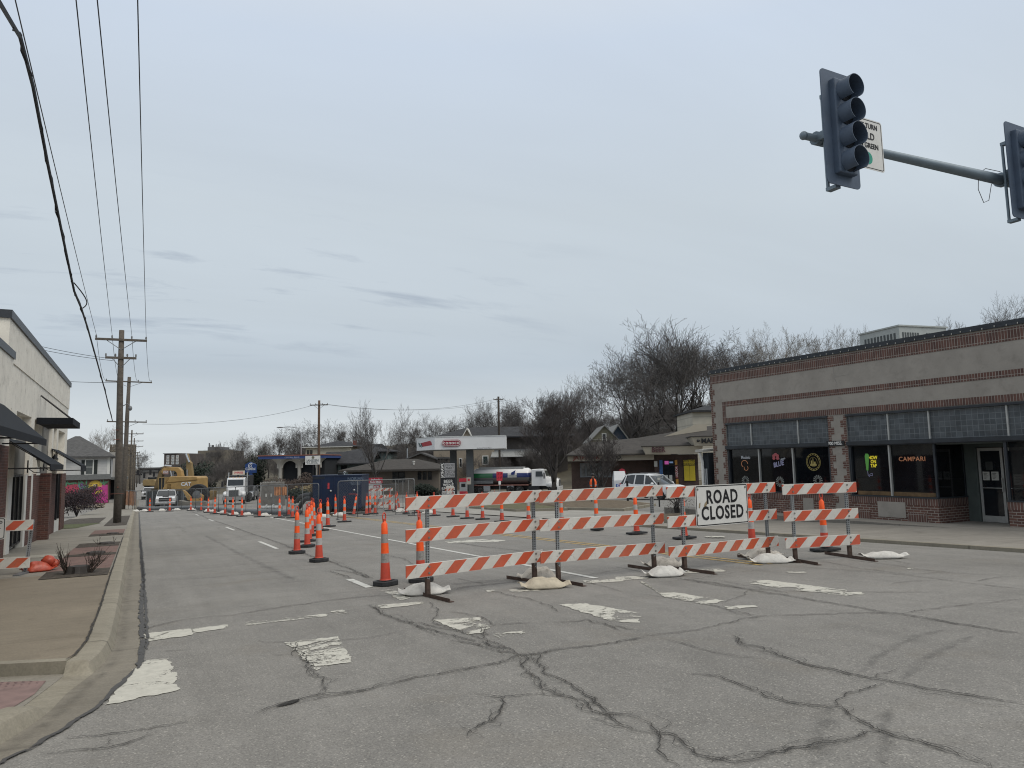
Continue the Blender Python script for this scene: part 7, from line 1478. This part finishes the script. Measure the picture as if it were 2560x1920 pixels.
m=MB(); n=20; ring=[]; xs=[(-5.75,.55),(-5.65,.85),(-5.3,1.0),(1.1,1.0),(1.35,.85),(1.45,.55)]
m.add([(x,1.22*s*math.cos(2*PI*i/n),2.1+.98*s*math.sin(2*PI*i/n)) for x,s in xs for i in range(n)],[(j*n+i,j*n+(i+1)%n,(j+1)*n+(i+1)%n,(j+1)*n+i) for j in range(len(xs)-1) for i in range(n)]+[tuple(range(n)),tuple(range((len(xs)-1)*n,len(xs)*n))]); m.build('tank',tankmat(),t,smooth=True)
m=MB(); m.box(-4.9,.6,-.55,.55,3.0,3.22); m.build('top_rail',pm('tank_top_grey',(.3,.31,.31),.5),t); m=MB(); m.box(-5.9,1.3,-1.2,1.2,1.02,1.14); m.build('deck',pm('red_white_reflector_strip',(.25,.12,.1),.6,.6,9),t); m=MB(); m.box(-6,4.6,-.45,.45,.55,1.02); m.box(-5.9,-3.9,-1.1,1.1,.5,1.0); m.build('chassis',grill,t)
each('side_box',galv,t,[(-4.2,-3.4,-1.2,-.7,.35,1.0),(-1.3,-.5,-1.2,-.7,.25,1.0)]); m=MB(); m.tube((-5.6,-1.22,1.35),(-3,-1.22,1.35),.1); m.tube((-5.6,-1.15,1.55),(-3,-1.15,1.55),.1); m.build('hose_tube',steel,t)
m=MB(); m.prism([(-.75,2.3),(-.35,2.3),(-.2,2.85),(-.75,2.55)],-1.27,-1.24); m.build('blue_flash',pm('flash_blue',(.02,.04,.17),.4),t); text('lettering','Transport',.3,pm('grey_lettering',(.2,.25,.25),.5),t,(-.65,-1.27,2.22),bold=.01)
m=MB(); body_loft(m,[cb_(1.7,.95,2.9,1.15,1.05),cb_(2.7,.95,2.95,1.15,1.05),cb_(3.15,.95,2.85,1.14,1.02),cb_(3.45,.95,2.05,1.12,1.0)]); m.build('cab',carw,t,auto=35); m=MB(); body_loft(m,[cb_(3.4,.9,2.05,1.08,.85),cb_(4.5,.9,1.85,1.02,.72),cb_(4.85,.9,1.7,.9,.62)]); m.build('hood',carw,t,auto=35)
m=MB(); m.hexa([(3.47,-.92,2.1),(3.47,.92,2.1),(3.44,.92,2.1),(3.44,-.92,2.1)],[(3.22,-.9,2.72),(3.22,.9,2.72),(3.19,.9,2.72),(3.19,-.9,2.72)]); m.build('windscreen',carg,t); m=MB(); m.hexa([(2.2,-1.155,2.05),(3.1,-1.155,2.05),(3.1,-1.13,2.05),(2.2,-1.13,2.05)],[(2.2,-1.1,2.65),(2.95,-1.1,2.65),(2.95,-1.08,2.65),(2.2,-1.08,2.65)]); m.build('side_window',carg,t)
m=MB(); m.box(4.8,4.9,-.55,.55,.9,1.62); m.build('grille',pm('dark_truck_grille',(.09,.095,.1),.4),t); m=MB(); m.box(4.7,5.05,-1.2,1.2,.45,.88); m.build('bumper',carw,t,bevel=.04)
for s in (-1,1):
    m=MB(); m.ell((4.1,s*1.02,1.05),(.75,.25,.38),12,7); m.build('mudguard',carw,t,smooth=True); m=MB(); a,b=sorted((s*.75,s*1.12)); m.box(4.55,4.75,a,b,1.05,1.3); m.build('headlight',lampm,t,bevel=.03); m=MB(); m.box(3.2,3.32,s*1.4-.1,s*1.4+.1,1.8,2.5); m.build('mirror',grill,t)
    for x in (4.1,.2,-.9,-4.6,-5.4): wheel(t,x,s*1.0,.5,.4)
m=MB(); m.box(1.3,2.6,-1.15,-.6,.4,.9); m.box(1.3,2.6,.6,1.15,.4,.9); m.build('fuel_tank',grill,t); p=at(1236,1228,92); cone('tiny orange and white cone beside the tanker wheels',p.x,p.y,0,group='cones on the forecourt',sc_=.6)
# ---------------------------------------------------------------- excavators and site plant
yl=pm('plant_yellow',(.35,.225,.085),.55,.15,1.5,dirt=.3); yd=pm('dull_plant_yellow',(.26,.185,.085),.65,.2,1.2,dirt=.4)
def E2(f,px0):  # zoom2 pixel -> local metres on the plane of frame f
    return lambda x,y:(f.X(240+x/4.2538),f.Z(240+x/4.2538,1080+y/4.2538))
f=FB('excavator','yellow excavator seen from the side, boom folded down to the left behind the white pickup',460,90,'excavator'); q=E2(f,0)
m=MB(); m.prism([q(775,604),q(905,614),q(1000,600),q(1095,606),q(1145,610),q(1143,490),q(1128,470),q(850,470),q(835,505),q(812,535)],-1.5,1.5); m.build('body',yl,f.t,bevel=.06)
m=MB(); m.prism([q(812,532),q(1140,500),q(1140,508),q(812,540)],-1.53,-1.5); m.build('panel_seam',pm('seam_dark',(.14,.08,.02),.6),f.t)
m=MB()
for k in range(4): a=q(828,552+k*13); b=q(868,546+k*13); m.box(a[0],b[0],-1.53,-1.5,a[1]-.05,a[1]+.02)
m.build('louvre',MATS['seam_dark'],f.t)
a=q(1022,550); text('lettering','CAT',.62,wl,f.t,(a[0],-1.51,a[1]),bold=.04,xs=1.0); m=MB(); b=q(1058,556); m.lathe([(.2,-1.512),(.2,-1.505)],(b[0],0,b[1]),'y',3); m.build('emblem',pm('dark_red_emblem',(.12,.02,.02),.5),f.t)
m=MB(); a=q(730,612); b=q(800,485); m.box(a[0],b[0],-1.4,-.1,a[1],b[1]); m.build('cab',carg,f.t,bevel=.05); m=MB(); m.box(a[0]-.04,a[0]+.06,-1.45,-.1,a[1],b[1]); m.box(b[0]-.1,b[0]+.02,-1.45,-.1,a[1],b[1]); m.box(a[0],b[0],-1.45,-.05,b[1],b[1]+.1); m.box((a[0]+b[0])/2-.04,(a[0]+b[0])/2+.04,-1.43,-1.39,a[1],b[1]); m.build('cab_frame',yd,f.t)
m=MB(); m.prism([q(690,425),q(700,395),q(730,380),q(800,374),q(870,376),q(905,410),q(918,470),q(866,474),q(856,436),q(836,414),q(780,412),q(735,420),q(705,448)],.1,.8); m.build('boom',yl,f.t,bevel=.05)
m=MB(); m.prism([q(668,420),q(712,365),q(726,376),q(706,450),q(672,560),q(655,602),q(615,606),q(640,500)],.15,.75); m.build('stick',pm('muddy_plant_yellow',(.15,.105,.05),.7,.25,1.5,dirt=.4),f.t,bevel=.05)
m=MB(); a=q(795,412); b=q(815,480); m.tube((a[0],.0,a[1]),(b[0],.0,b[1]),.1); a=q(715,372); b=q(790,384); m.tube((a[0],.45,a[1]+.15),(b[0],.45,b[1]+.2),.14); m.build('hydraulic_ram',chrome,f.t)
m=MB(); m.prism([q(615,606),q(655,602),q(675,640),q(660,690),q(610,690),q(590,650)],-.4,1.2); m.build('bucket',pm('dark_bucket',(.06,.05,.035),.8,.3),f.t)
a=q(742,430); m=MB(); m.box(a[0]-.35,a[0]+.35,.07,.099,a[1]-.22,a[1]+.25); o=m.build('boom_plate',pm('pale_plate',(.3,.2,.19),.7,.3,6),f.t); text('lettering','CAT',.3,wl,o,(a[0],.065,a[1]+.03),bold=.02)
m=MB()
for y in (-1.3,.75):
    a=q(770,800); b=q(1130,800); m.prism([(a[0],.25),(a[0]+.3,.0),(b[0]-.3,.0),(b[0],.25),(b[0],.75),(b[0]-.3,1.0),(a[0]+.3,1.0),(a[0],.75)],y,y+.6)
m.build('crawler_track',tyre,f.t); m=MB(); a=q(880,0); m.lathe([(.9,.9),(.9,1.5)],(a[0]+.6,0,0),'z',16); m.build('slew_ring',grill,f.t)
f=FB('excavator','yellow excavator behind the first, only its upright boom and silver ram visible',474,112,'excavator'); q=E2(f,0)
m=MB(); m.prism([q(962,470),q(960,300),q(950,235),q(965,228),q(985,300),q(1010,330),q(1030,470)],0,.7); m.build('boom',yd,f.t,bevel=.05); m=MB(); a=q(958,232); b=q(996,322); m.tube((a[0],-.15,a[1]),(b[0],-.15,b[1]),.16); a=q(978,400); b=q(980,468); m.tube((a[0],-.15,a[1]),(b[0],-.15,b[1]),.13); m.build('hydraulic_ram',chrome,f.t); m=MB(); m.prism([q(900,640),q(1100,640),q(1100,520),q(1040,470),q(930,470),q(900,540)],-1.2,1.8); m.build('body',yd,f.t,bevel=.05); m=MB(); 
for y in (-1.2,1.1): a=q(880,0); b=q(1120,0); m.prism([(a[0],.25),(a[0]+.3,.0),(b[0]-.3,.0),(b[0],.25),(b[0],.75),(b[0]-.3,1.0),(a[0]+.3,1.0),(a[0],.75)],y,y+.6)
m.build('crawler_track',tyre,f.t)
f=FB('excavator','squat yellow machine seen from behind, left of the digging arm',374,128,'excavator'); q=E2(f,0)
m=MB(); m.prism([q(502,572),q(640,572),q(640,520),q(625,505),q(515,505),q(502,520)],0,2.5); m.build('counterweight',yd,f.t,bevel=.1); m=MB(); a=q(545,505); b=q(600,480); m.box(a[0],b[0],.4,1.8,a[1],b[1]); m.build('cab',carg,f.t); m=MB(); a=q(515,640); b=q(545,572); m.box(a[0],b[0],.2,2,.0,b[1]); a=q(600,640); b=q(632,572); m.box(a[0],b[0],.2,2,.0,b[1]); m.build('crawler_track',tyre,f.t)
f=FB('wheel_loader','yellow wheel loader with grey bucket lowered on the road behind the fence',490,82,'loader'); q=E2(f,0)
m=MB(); m.prism([q(905,800),q(1228,800),q(1205,735),q(1140,728),q(1000,738),q(915,720)],-.6,.3); m.build('bucket',pm('worn_grey_bucket',(.16,.155,.14),.7,.25,2),f.t,bevel=.03)
for P_ in ([q(918,615),q(945,625),q(1008,690),q(1005,722),q(980,725),q(960,690)],[q(1108,655),q(1140,678),q(1135,722),q(1100,722),q(1098,700),q(1120,690)],[q(1000,735),q(1125,735),q(1125,708),q(1000,708)]): m=MB(); m.prism(P_,.2,.5); m.build('lift_arm',yl,f.t)
for px in (1050,): a=q(px,735); b=q(px,610); m=MB(); m.lathe([(.5,-.4),(1.15,-.4),(1.25,-.2),(1.25,.2),(1.15,.4),(.5,.4)],(a[0],1.2,(a[1]+b[1])/2),'y',20); m.build('wheel',tyre,f.t,auto=40); m=MB(); m.lathe([(.05,-.42),(.45,-.36),(.52,-.41)],(a[0],1.2,(a[1]+b[1])/2),'y',16); m.build('rim',steel,f.t)
m=MB(); m.prism([q(975,735),q(1120,735),q(1120,640),q(1000,640)],1.7,4.5); m.build('body',yd,f.t); m=MB(); a=q(1000,640); b=q(1090,600); m.box(a[0],b[0],2,3.4,a[1],b[1]); m.build('cab',carg,f.t)
f=FB('trench_box','long dark steel trench box standing behind the white pickup',440,85,'trench box'); q=E2(f,0)
m=MB(); a=q(505,745); b=q(905,628); m.box(a[0],b[0],1,1.15,0,b[1]); m.box(a[0],b[0],3,3.15,0,b[1]); m.build('side_plate',pm('dark_steel_plate',(.03,.033,.036),.6,.25,2),f.t); m=MB()
for x in (508,570,640,700,770,840,900): c=q(x,700)[0]; m.box(c-.06,c+.06,.9,1.0,0,b[1]); 
for x in (520,890): c=q(x,700)[0]; m.tube((c,1.15,1),(c,3,1),.12)
m.build('rib',steel,f.t)
# dewatering hose along the road, hoses into the blue container
m=MB(); hp=[(-.0,83.5),(.35,80.5),(1.0,78.2),(2.2,77.2),(4.3,74.5),(5.55,66),(6.0,59.5),(6.6,54),(7.3,50.2),(8.2,47.4),(8.9,46)]
def catm(P,n=8):
    out=[]
    for i in range(len(P)-1):
        a,b,c,d=P[max(0,i-1)],P[i],P[i+1],P[min(len(P)-1,i+2)]
        for k in range(n):
            t_=k/n; out.append(tuple(.5*((2*b[j])+(-a[j]+c[j])*t_+(2*a[j]-5*b[j]+4*c[j]-d[j])*t_*t_+(-a[j]+3*b[j]-3*c[j]+d[j])*t_**3) for j in range(len(b))))
    return out+[P[-1]]
o0=Vector((0,60,0)); pts=catm(hp,14); rs=[.17+(.012 if i%2 else 0) for i in range(len(pts))]
m.path([Vector((x,y,ground(x,y)+.18))-o0 for x,y in pts],rs,10); o=m.build('drain_hose',pm('grey_corrugated_hose',(.13,.14,.15),.6,.2,3),smooth=True); o.location=o0; tag(o,'thick grey hose snaking along the road behind the far fence','hose')
for i,(a,b,lb_) in enumerate(((Z3(160,775),Z3(345,665),'upper black suction hose arching into the left side of the blue container'),(Z3(205,840),Z3(345,705),'lower black suction hose arching into the left side of the blue container'))):
    A=gp(*a); A.z+=.25; B=at(*b,43.6); Mx=A.lerp(B,.45)+Vector((0,0,.28)); P_=catm([tuple(A),tuple(Mx),tuple(B)],10); m=MB(); m.path([Vector(p_)-A for p_ in P_],[.15+(.01 if k%2 else 0) for k in range(len(P_))],10); o=m.build('suction_hose',rubber,smooth=True); o.location=A; tag(o,lb_,'hose','black suction hoses')
p=gp(*ZB(1820,848)); o0=Vector((p.x-.6,p.y+.4,ground(p.x,p.y))); m=MB(); m.tube((0,0,.25),(1.6,-.8,.25),.2,n=12)
for k in range(4): m.tube((.1+k*.45,-.05-.22*k,.25),(.18+k*.45,-.09-.22*k,.25),.29,n=12)
o=m.build('pipe_coupling',pm('silver_pipe_fittings',(.35,.36,.36),.4,.3,5,metal=.5),auto=40); o.location=o0; tag(o,'silver flanged pipe couplings on the road left of the blue container','pipe')
f=FB('pump_container','dark blue pump container with pale lettering on a trailer frame',843,43.6,'pump container',rot=R(0)); X,Z=f.X,f.Z
blue=pm('container_blue',(.008,.019,.052),.42,.15,1,dirt=.15); m=MB(); m.box(X(782),X(904),0,2.2,.32,Z(843,1189)); m.build('container',blue,f.t,bevel=.03)
m=MB(); zt=Z(843,1188.7); m.box(X(781),X(905),-.02,2.22,zt-.05,zt+.03)
for a in (804,836,868): m.box(X(a)-.02,X(a)+.02,-.012,-.001,.35,zt-.06)
m.build('door_seam',pm('darker_blue_trim',(.01,.02,.05),.5),f.t)
m=MB(); m.box(X(782.5),X(812),-.014,-.001,Z(798,1198),Z(798,1191)); m.build('louvre_panel',navy,f.t)
lt_=pm('pale_blue_lettering',(.12,.16,.22),.6); text('lettering','NORIAN',.25,lt_,f.t,(X(889),-.004,Z(889,1197)),bold=.015,xs=1)
for k in range(4): text('lettering',('PUMP RENTAL','WATER TRANSFER','SERVICE 24 HRS','DEWATERING')[k],.085,lt_,f.t,(X(889),-.004,Z(889,1202.5+k*2.9)),bold=.01)
m=MB(); m.box(X(819.5),X(824),-.014,-.001,Z(822,1222),Z(822,1207)); m.build('red_label',pm('red_label',(.45,.05,.06),.6,.3,12),f.t)
for px,py in ((828,1227),(886,1225)): m=MB(); m.ell((X(px),-.03,Z(px,py)),(.07,.05,.07),8,6); m.build('latch',chrome,f.t)
m=MB(); m.box(X(872),X(895),-.012,-.001,Z(884,1236),Z(884,1233)); m.build('red_notice',pm('dull_red_notice',(.14,.03,.05),.6,.5,14),f.t)
m=MB(); m.path([(X(851),1,zt),(X(851),1,zt+.15),(X(854),.9,zt+.2),(X(856),.8,zt+.2)],.06,8); m.build('exhaust',chrome,f.t); m=MB(); m.box(X(837),X(846),.8,1.4,zt+.031,zt+.15); m.build('vent',black,f.t)
m=MB(); m.box(X(781),X(915),.1,.3,.14,.31); m.box(X(781),X(915),1.9,2.1,.14,.31); m.box(X(905),X(917),.0,2.2,.25,.45); m.box(X(912),X(922),.3,.5,.0,.7); m.build('trailer_frame',black,f.t)
for px in (800,812): wheel(f.t,X(px)+.1,-.0,.36,.22)
# concrete block with orange netting, small barricades, freezer, bin post, person
f=FB('concrete_block','grey precast concrete block behind the fence left of the orange netting',677,70,'concrete block'); X,Z=f.X,f.Z; m=MB(); m.hexa([(X(652),0,0),(X(703),0,0),(X(703),1.6,0),(X(652),1.6,0)],[(X(655),.1,Z(677,1206)),(X(700),.1,Z(677,1206)),(X(700),1.5,Z(677,1206)),(X(655),1.5,Z(677,1206))]); m.build('block',pm('stained_precast_concrete',(.15,.142,.13),.9,.25,2),f.t,bevel=.04); m=MB(); m.box(X(665),X(669),-.02,.0,.9,1.2); m.box(X(678),X(682),-.02,.0,.9,1.2); m.build('notice',paper,f.t)
f=FB('orange_netting','torn faded orange safety netting hung behind the fence',703,66,'safety netting'); X,Z=f.X,f.Z; m=MB(); n=12
for a,b in ((687,704),(705,719)):
    m.add([(X(a)+(X(b)-X(a))*i/n,.06*math.sin(i*1.3),z+.05*math.sin(i*2.1+z)) for z in (Z(703,1238),Z(703,1228),Z(703,1217)) for i in range(n+1)],[(j*(n+1)+i,j*(n+1)+i+1,(j+1)*(n+1)+i+1,(j+1)*(n+1)+i) for j in range(2) for i in range(n)])
m.build('net',orn,f.t); m=MB(); 
for a in (686,704.5,720): m.tube((X(a),0,0),(X(a),0,Z(703,1215)),.03,n=5)
m.build('stake',steel,f.t)
for i,(px,d,lb_) in enumerate(((943,50,'small striped barricade behind the fence right of the blue container, nearest one'),(962,53,'second small striped barricade behind the fence, set back to the right'))):
    f=FB('small_barricade',lb_,px,d,'road barricade',rot=R(12-20*i)); f.t['group']='small barricades behind the fence'
    for z in (.35,.85,1.35): m=MB(); m.box(-.6,.6,-.015,.015,-.1,.1); o=m.build('striped_rail',RMATS[(i+int(z*3))%4],f.t); o.location=(0,0,z)
    m=MB(); m.box(-.45,-.4,-.03,.03,0,1.5); m.box(.4,.45,-.03,.03,0,1.5); m.box(-.46,-.39,-.5,.5,0,.05); m.box(.39,.46,-.5,.5,0,.05); m.build('frame',galv,f.t)
f=FB('small_barricade','striped folding sign stand seen end on before the black price sign',1123,60,'road barricade',rot=R(55)); f.t['group']='small barricades behind the fence'; m=MB(); m.box(-.5,.5,-.015,.015,-.3,.3); o=m.build('striped_rail',RMATS[1],f.t); o.location=(0,0,1.1); o.rotation_euler=(.25,0,0); m=MB(); m.box(-.45,-.4,-.03,.03,0,1.2); m.box(.4,.45,-.03,.03,0,1.2); m.build('frame',galv,f.t)
f=FB('ice_freezer','white ice freezer with blue labels against the food mart, left of the parked SUV',1550,57,'freezer'); X,Z=f.X,f.Z; m=MB(); m.box(X(1533),X(1566),0,1.0,.05,1.35); m.hexa([(X(1533),0,1.36),(X(1566),0,1.36),(X(1566),1,1.36),(X(1533),1,1.36)],[(X(1536),.5,2.1),(X(1563),.5,2.1),(X(1563),1,2.1),(X(1536),1,2.1)]); m.build('cabinet',pm('freezer_white',(.5,.52,.54),.4,.06,3),f.t,bevel=.03); m=MB(); 
for z in (.45,.85): m.box(X(1538),X(1553),-.012,-.001,z,z+.26)
o=m.build('blue_label',pm('freezer_blue',(.03,.09,.32),.5),f.t); text('lettering','ICE',.24,wl,o,(X(1545.5),-.015,.98),bold=.03); text('lettering','ICE',.24,wl,o,(X(1545.5),-.015,.58),bold=.03)
m=MB(); 
for a,b in ((1537,1549),(1551,1563)): m.hexa([(X(a),.05,1.4),(X(b),.05,1.4),(X(b),.06,1.4),(X(a),.06,1.4)],[(X(a)+.06,.47,2.03),(X(b)-.06,.47,2.03),(X(b)-.06,.48,2.03),(X(a)+.06,.48,2.03)])
m.build('lid_panel',pm('hazy_lid',(.28,.3,.31),.2),f.t)
p=at(1646,1200,38); g=ground(p.x,p.y); t=thing('payment_post','small grey box on a black post before the parked SUV','post box',(p.x,p.y,g),-YAW); m=MB(); m.tube((0,0,0),(0,0,p.z-g-.1),.04); m.build('post',black,t); m=MB(); m.box(-.1,.1,-.1,.1,p.z-g-.12,p.z-g+.2); m.build('box',pm('grey_box',(.22,.24,.25),.5),t,bevel=.01); m=MB(); m.box(-.07,.07,-.105,-.101,p.z-g,p.z-g+.12); m.build('plate',paper,t)
p=at(1568,1205,45); g=ground(p.x,p.y); t=thing('bollard','dark thin bollard left of the parked SUV','bollard',(p.x,p.y,g),0); m=MB(); m.tube((0,0,0),(0,0,1.4),.07); m.build('post',black,t)
p=at(1555,1180,60); g=ground(p.x,p.y); t=thing('stop_sign','small red octagonal sign above the ice freezer','road sign',(p.x,p.y,g),-YAW); m=MB(); m.tube((0,0,0),(0,0,p.z-g),.03); m.build('post',galv,t); m=MB(); m.lathe([(.3,-.05),(.3,-.03)],(0,0,p.z-g),'y',8); o=m.build('sign_panel',pm('stop_red',(.35,.03,.05),.5),t); text('lettering','STOP',.18,wl,o,(0,-.055,p.z-g),bold=.02)
p=at(303.5,1218,76); g=ground(p.x,p.y); t=thing('blue_round_sign','round blue sign with white arrow on a post between the two near poles','road sign',(p.x,p.y,g),0); m=MB(); m.tube((-.2,.05,0),(-.2,.05,p.z-g+.3),.04); m.build('post',steel,t); m=MB(); m.lathe([(.33,-.01),(.33,.01)],(0,0,p.z-g),'y',18); o=m.build('sign_panel',pm('sign_bright_blue',(.02,.1,.4),.5),t); m=MB(); m.add([(-.1,-.012,p.z-g-.2),(.02,-.012,p.z-g-.2),(.1,-.012,p.z-g+.1),(-.02,-.012,p.z-g+.2)],[(0,1,2,3)]); m.build('arrow',wl,o)
p=gp(168,1288,.14); t=thing('broken_sign_stake','bent white stake sign leaning in the grass by the brick pier','stake',(p.x,p.y,p.z),0); m=MB(); m.path([(.1,0,-.05),(0,0,.35),(-.3,0,1.0),(-.25,0,1.25),(-.15,0,1.28)],.025,6); m.build('stake',pm('dark_stake',(.05,.05,.05),.6),t); m=MB(); m.hexa([(-.05,-.02,.35),(.05,-.02,.38),(-.12,-.02,.95),(-.28,-.02,.9)],[(-.05,0,.35),(.05,0,.38),(-.12,0,.95),(-.28,0,.9)]); m.build('white_panel',white,t)
m=MB(); r=random.Random(4); o0=gp(215,1272,.1)
rk=thing('rock_edging','low flat rocks edging the bed beside the dark shrub','rocks',tuple(o0),0)
for k in range(14): 
    m=MB(); m.ell((r.uniform(-1.2,1.6),r.uniform(-1,6),r.uniform(.05,.3)),(r.uniform(.2,.5),r.uniform(.3,.7),r.uniform(.08,.2)),7,5); m.build('rock',pm('rough_brown_rock',(.2,.17,.13),.9,.35,4,bump=.6),rk)
for k,(px,lb_) in enumerate(((309,'leftmost of'),(318,'middle of'),(325,'third of'))):
    pass
# signals at the far junction
fx=at(352,1180,210); t=thing('far_signal_gantry','distant span of small black traffic signals across the far end of the street','traffic lights',(fx.x,fx.y,ground(fx.x,fx.y)),0)
m=MB(); zz_=fx.z-t.location.z; xs_=[atY(px,1180,fx.y).x-fx.x for px in (345,361,376,385,398,405)]
m.tube((xs_[0]-6,0,zz_-.2),(xs_[-1]+3,0,zz_-.1),.07); m.build('span_wire',black,t)
for x,dz_ in zip(xs_,(0.0,-.9,0,-.6,.1,-.3)): m=MB(); m.box(x-.3,x+.3,-.3,.1,zz_-.9+dz_,zz_+.6+dz_); m.build('signal_head',black,t)
m=MB(); m.tube((xs_[0]-6,0,0),(xs_[0]-6,0,zz_+.5),.15); m.tube((xs_[-1]+3,0,0),(xs_[-1]+3,0,zz_+.5),.15); m.build('pole',steel,t)
lp=at(700,1069,120); g=ground(lp.x,lp.y); t=thing('street_lamp','tall curved street lamp left of the clinic pole','street lamp',(lp.x+3.2,lp.y-1.6,g),-YAW); h=lp.z-g; m=MB(); m.path([(0,0,0),(0,0,h*.9),(-.6,0,h*.99),(-2,0,h+.1),(-3.2,0,h+.05)],[.12,.09,.07,.06,.05],7); m.build('pole',galv,t,smooth=True); m=MB(); m.ell((-3.6,0,h+.03),(.6,.2,.1),10,6); m.build('lamp_head',steel,t)
# worker in a high-visibility vest
p=at(1482,1190,46); g=ground(p.x,p.y)
t=thing('person','person in dark clothes and orange high-visibility vest standing on the forecourt island','person',(p.x,p.y,g+.1),-YAW)
J={'pelvis':(0,0,.95,.15),'belly':(0,.0,1.12,.15),'chest':(0,.0,1.33,.17),'neck':(0,-.01,1.52,.06),'head0':(0,-.03,1.6,.075),'head1':(0,-.03,1.69,.1),'head2':(0,-.02,1.77,.085),
 'sl':(-.19,.0,1.43,.08),'el':(-.28,.03,1.16,.055),'wl':(-.24,-.12,.95,.04),'hl':(-.2,-.18,.9,.04),'sr':(.19,.0,1.43,.08),'er':(.28,.03,1.16,.055),'wr':(.24,-.12,.95,.04),'hr':(.2,-.18,.9,.04),
 'tl':(-.1,0,.88,.11),'kl':(-.12,-.02,.5,.075),'al':(-.12,.02,.1,.05),'fl':(-.13,-.14,.04,.045),'tr':(.1,0,.88,.11),'kr':(.12,-.02,.5,.075),'ar':(.12,.02,.1,.05),'fr':(.13,-.14,.04,.045)}
E_=[('pelvis','belly'),('belly','chest'),('chest','neck'),('neck','head0'),('head0','head1'),('head1','head2'),('chest','sl'),('sl','el'),('el','wl'),('wl','hl'),('chest','sr'),('sr','er'),('er','wr'),('wr','hr'),('pelvis','tl'),('tl','kl'),('kl','al'),('al','fl'),('pelvis','tr'),('tr','kr'),('kr','ar'),('ar','fr')]
ks=list(J); me=bpy.data.meshes.new('body'); me.from_pydata([J[k][:3] for k in ks],[(ks.index(a),ks.index(b)) for a,b in E_],[]); o=bpy.data.objects.new('body',me); col.objects.link(o); o.parent=t
sk_=o.modifiers.new('skin','SKIN'); lay=me.skin_vertices[0] if me.skin_vertices else None
if lay is None:
    bm=bmesh.new(); bm.from_mesh(me); bm.verts.layers.skin.verify(); bm.to_mesh(me); bm.free(); lay=me.skin_vertices[0]
for i,k in enumerate(ks): lay.data[i].radius=(J[k][3],)*2
lay.data[0].use_root=True; o.modifiers.new('sub','SUBSURF').levels=1; o.modifiers['sub'].render_levels=2; me.materials.append(pm('dark_work_clothes',(.025,.026,.03),.9,.2,6))
m=MB(); VP_=[(.2,.98),(.215,1.1),(.225,1.3),(.2,1.44),(.1,1.52)]; AA=[R(-68+316*i/20) for i in range(21)]; m.add([(r_*math.cos(a),r_*math.sin(a),z) for r_,z in VP_ for a in AA],[(j*21+i,j*21+i+1,(j+1)*21+i+1,(j+1)*21+i) for j in range(4) for i in range(20)]); v_=m.build('vest',pm('orange_vest',(.85,.13,.03),.7,.1),t,smooth=True); v_.scale=(1.05,.8,1)
m=MB(); m.add([(.224*math.cos(a),.224*math.sin(a),z) for z in (1.08,1.13) for a in AA],[(i,i+1,22+i,21+i) for i in range(20)]); b_=m.build('reflective_band',pm('grey_reflective',(.4,.42,.4),.5),t); b_.scale=(1.07,.82,1)
m=MB(); m.ell((0,-.03,1.66),(.085,.1,.12),10,8); m.build('face',pm('skin',(.38,.22,.16),.6),t,smooth=True); m=MB(); m.lathe([(.12,1.72),(.115,1.78),(.08,1.85),(.001,1.87)],(0,-.02,0),n=14); m.lathe([(.15,1.715),(.15,1.725)],(0,-.04,0),n=14); m.build('hard_hat',pm('dark_hat',(.02,.02,.022),.5),t,smooth=True)
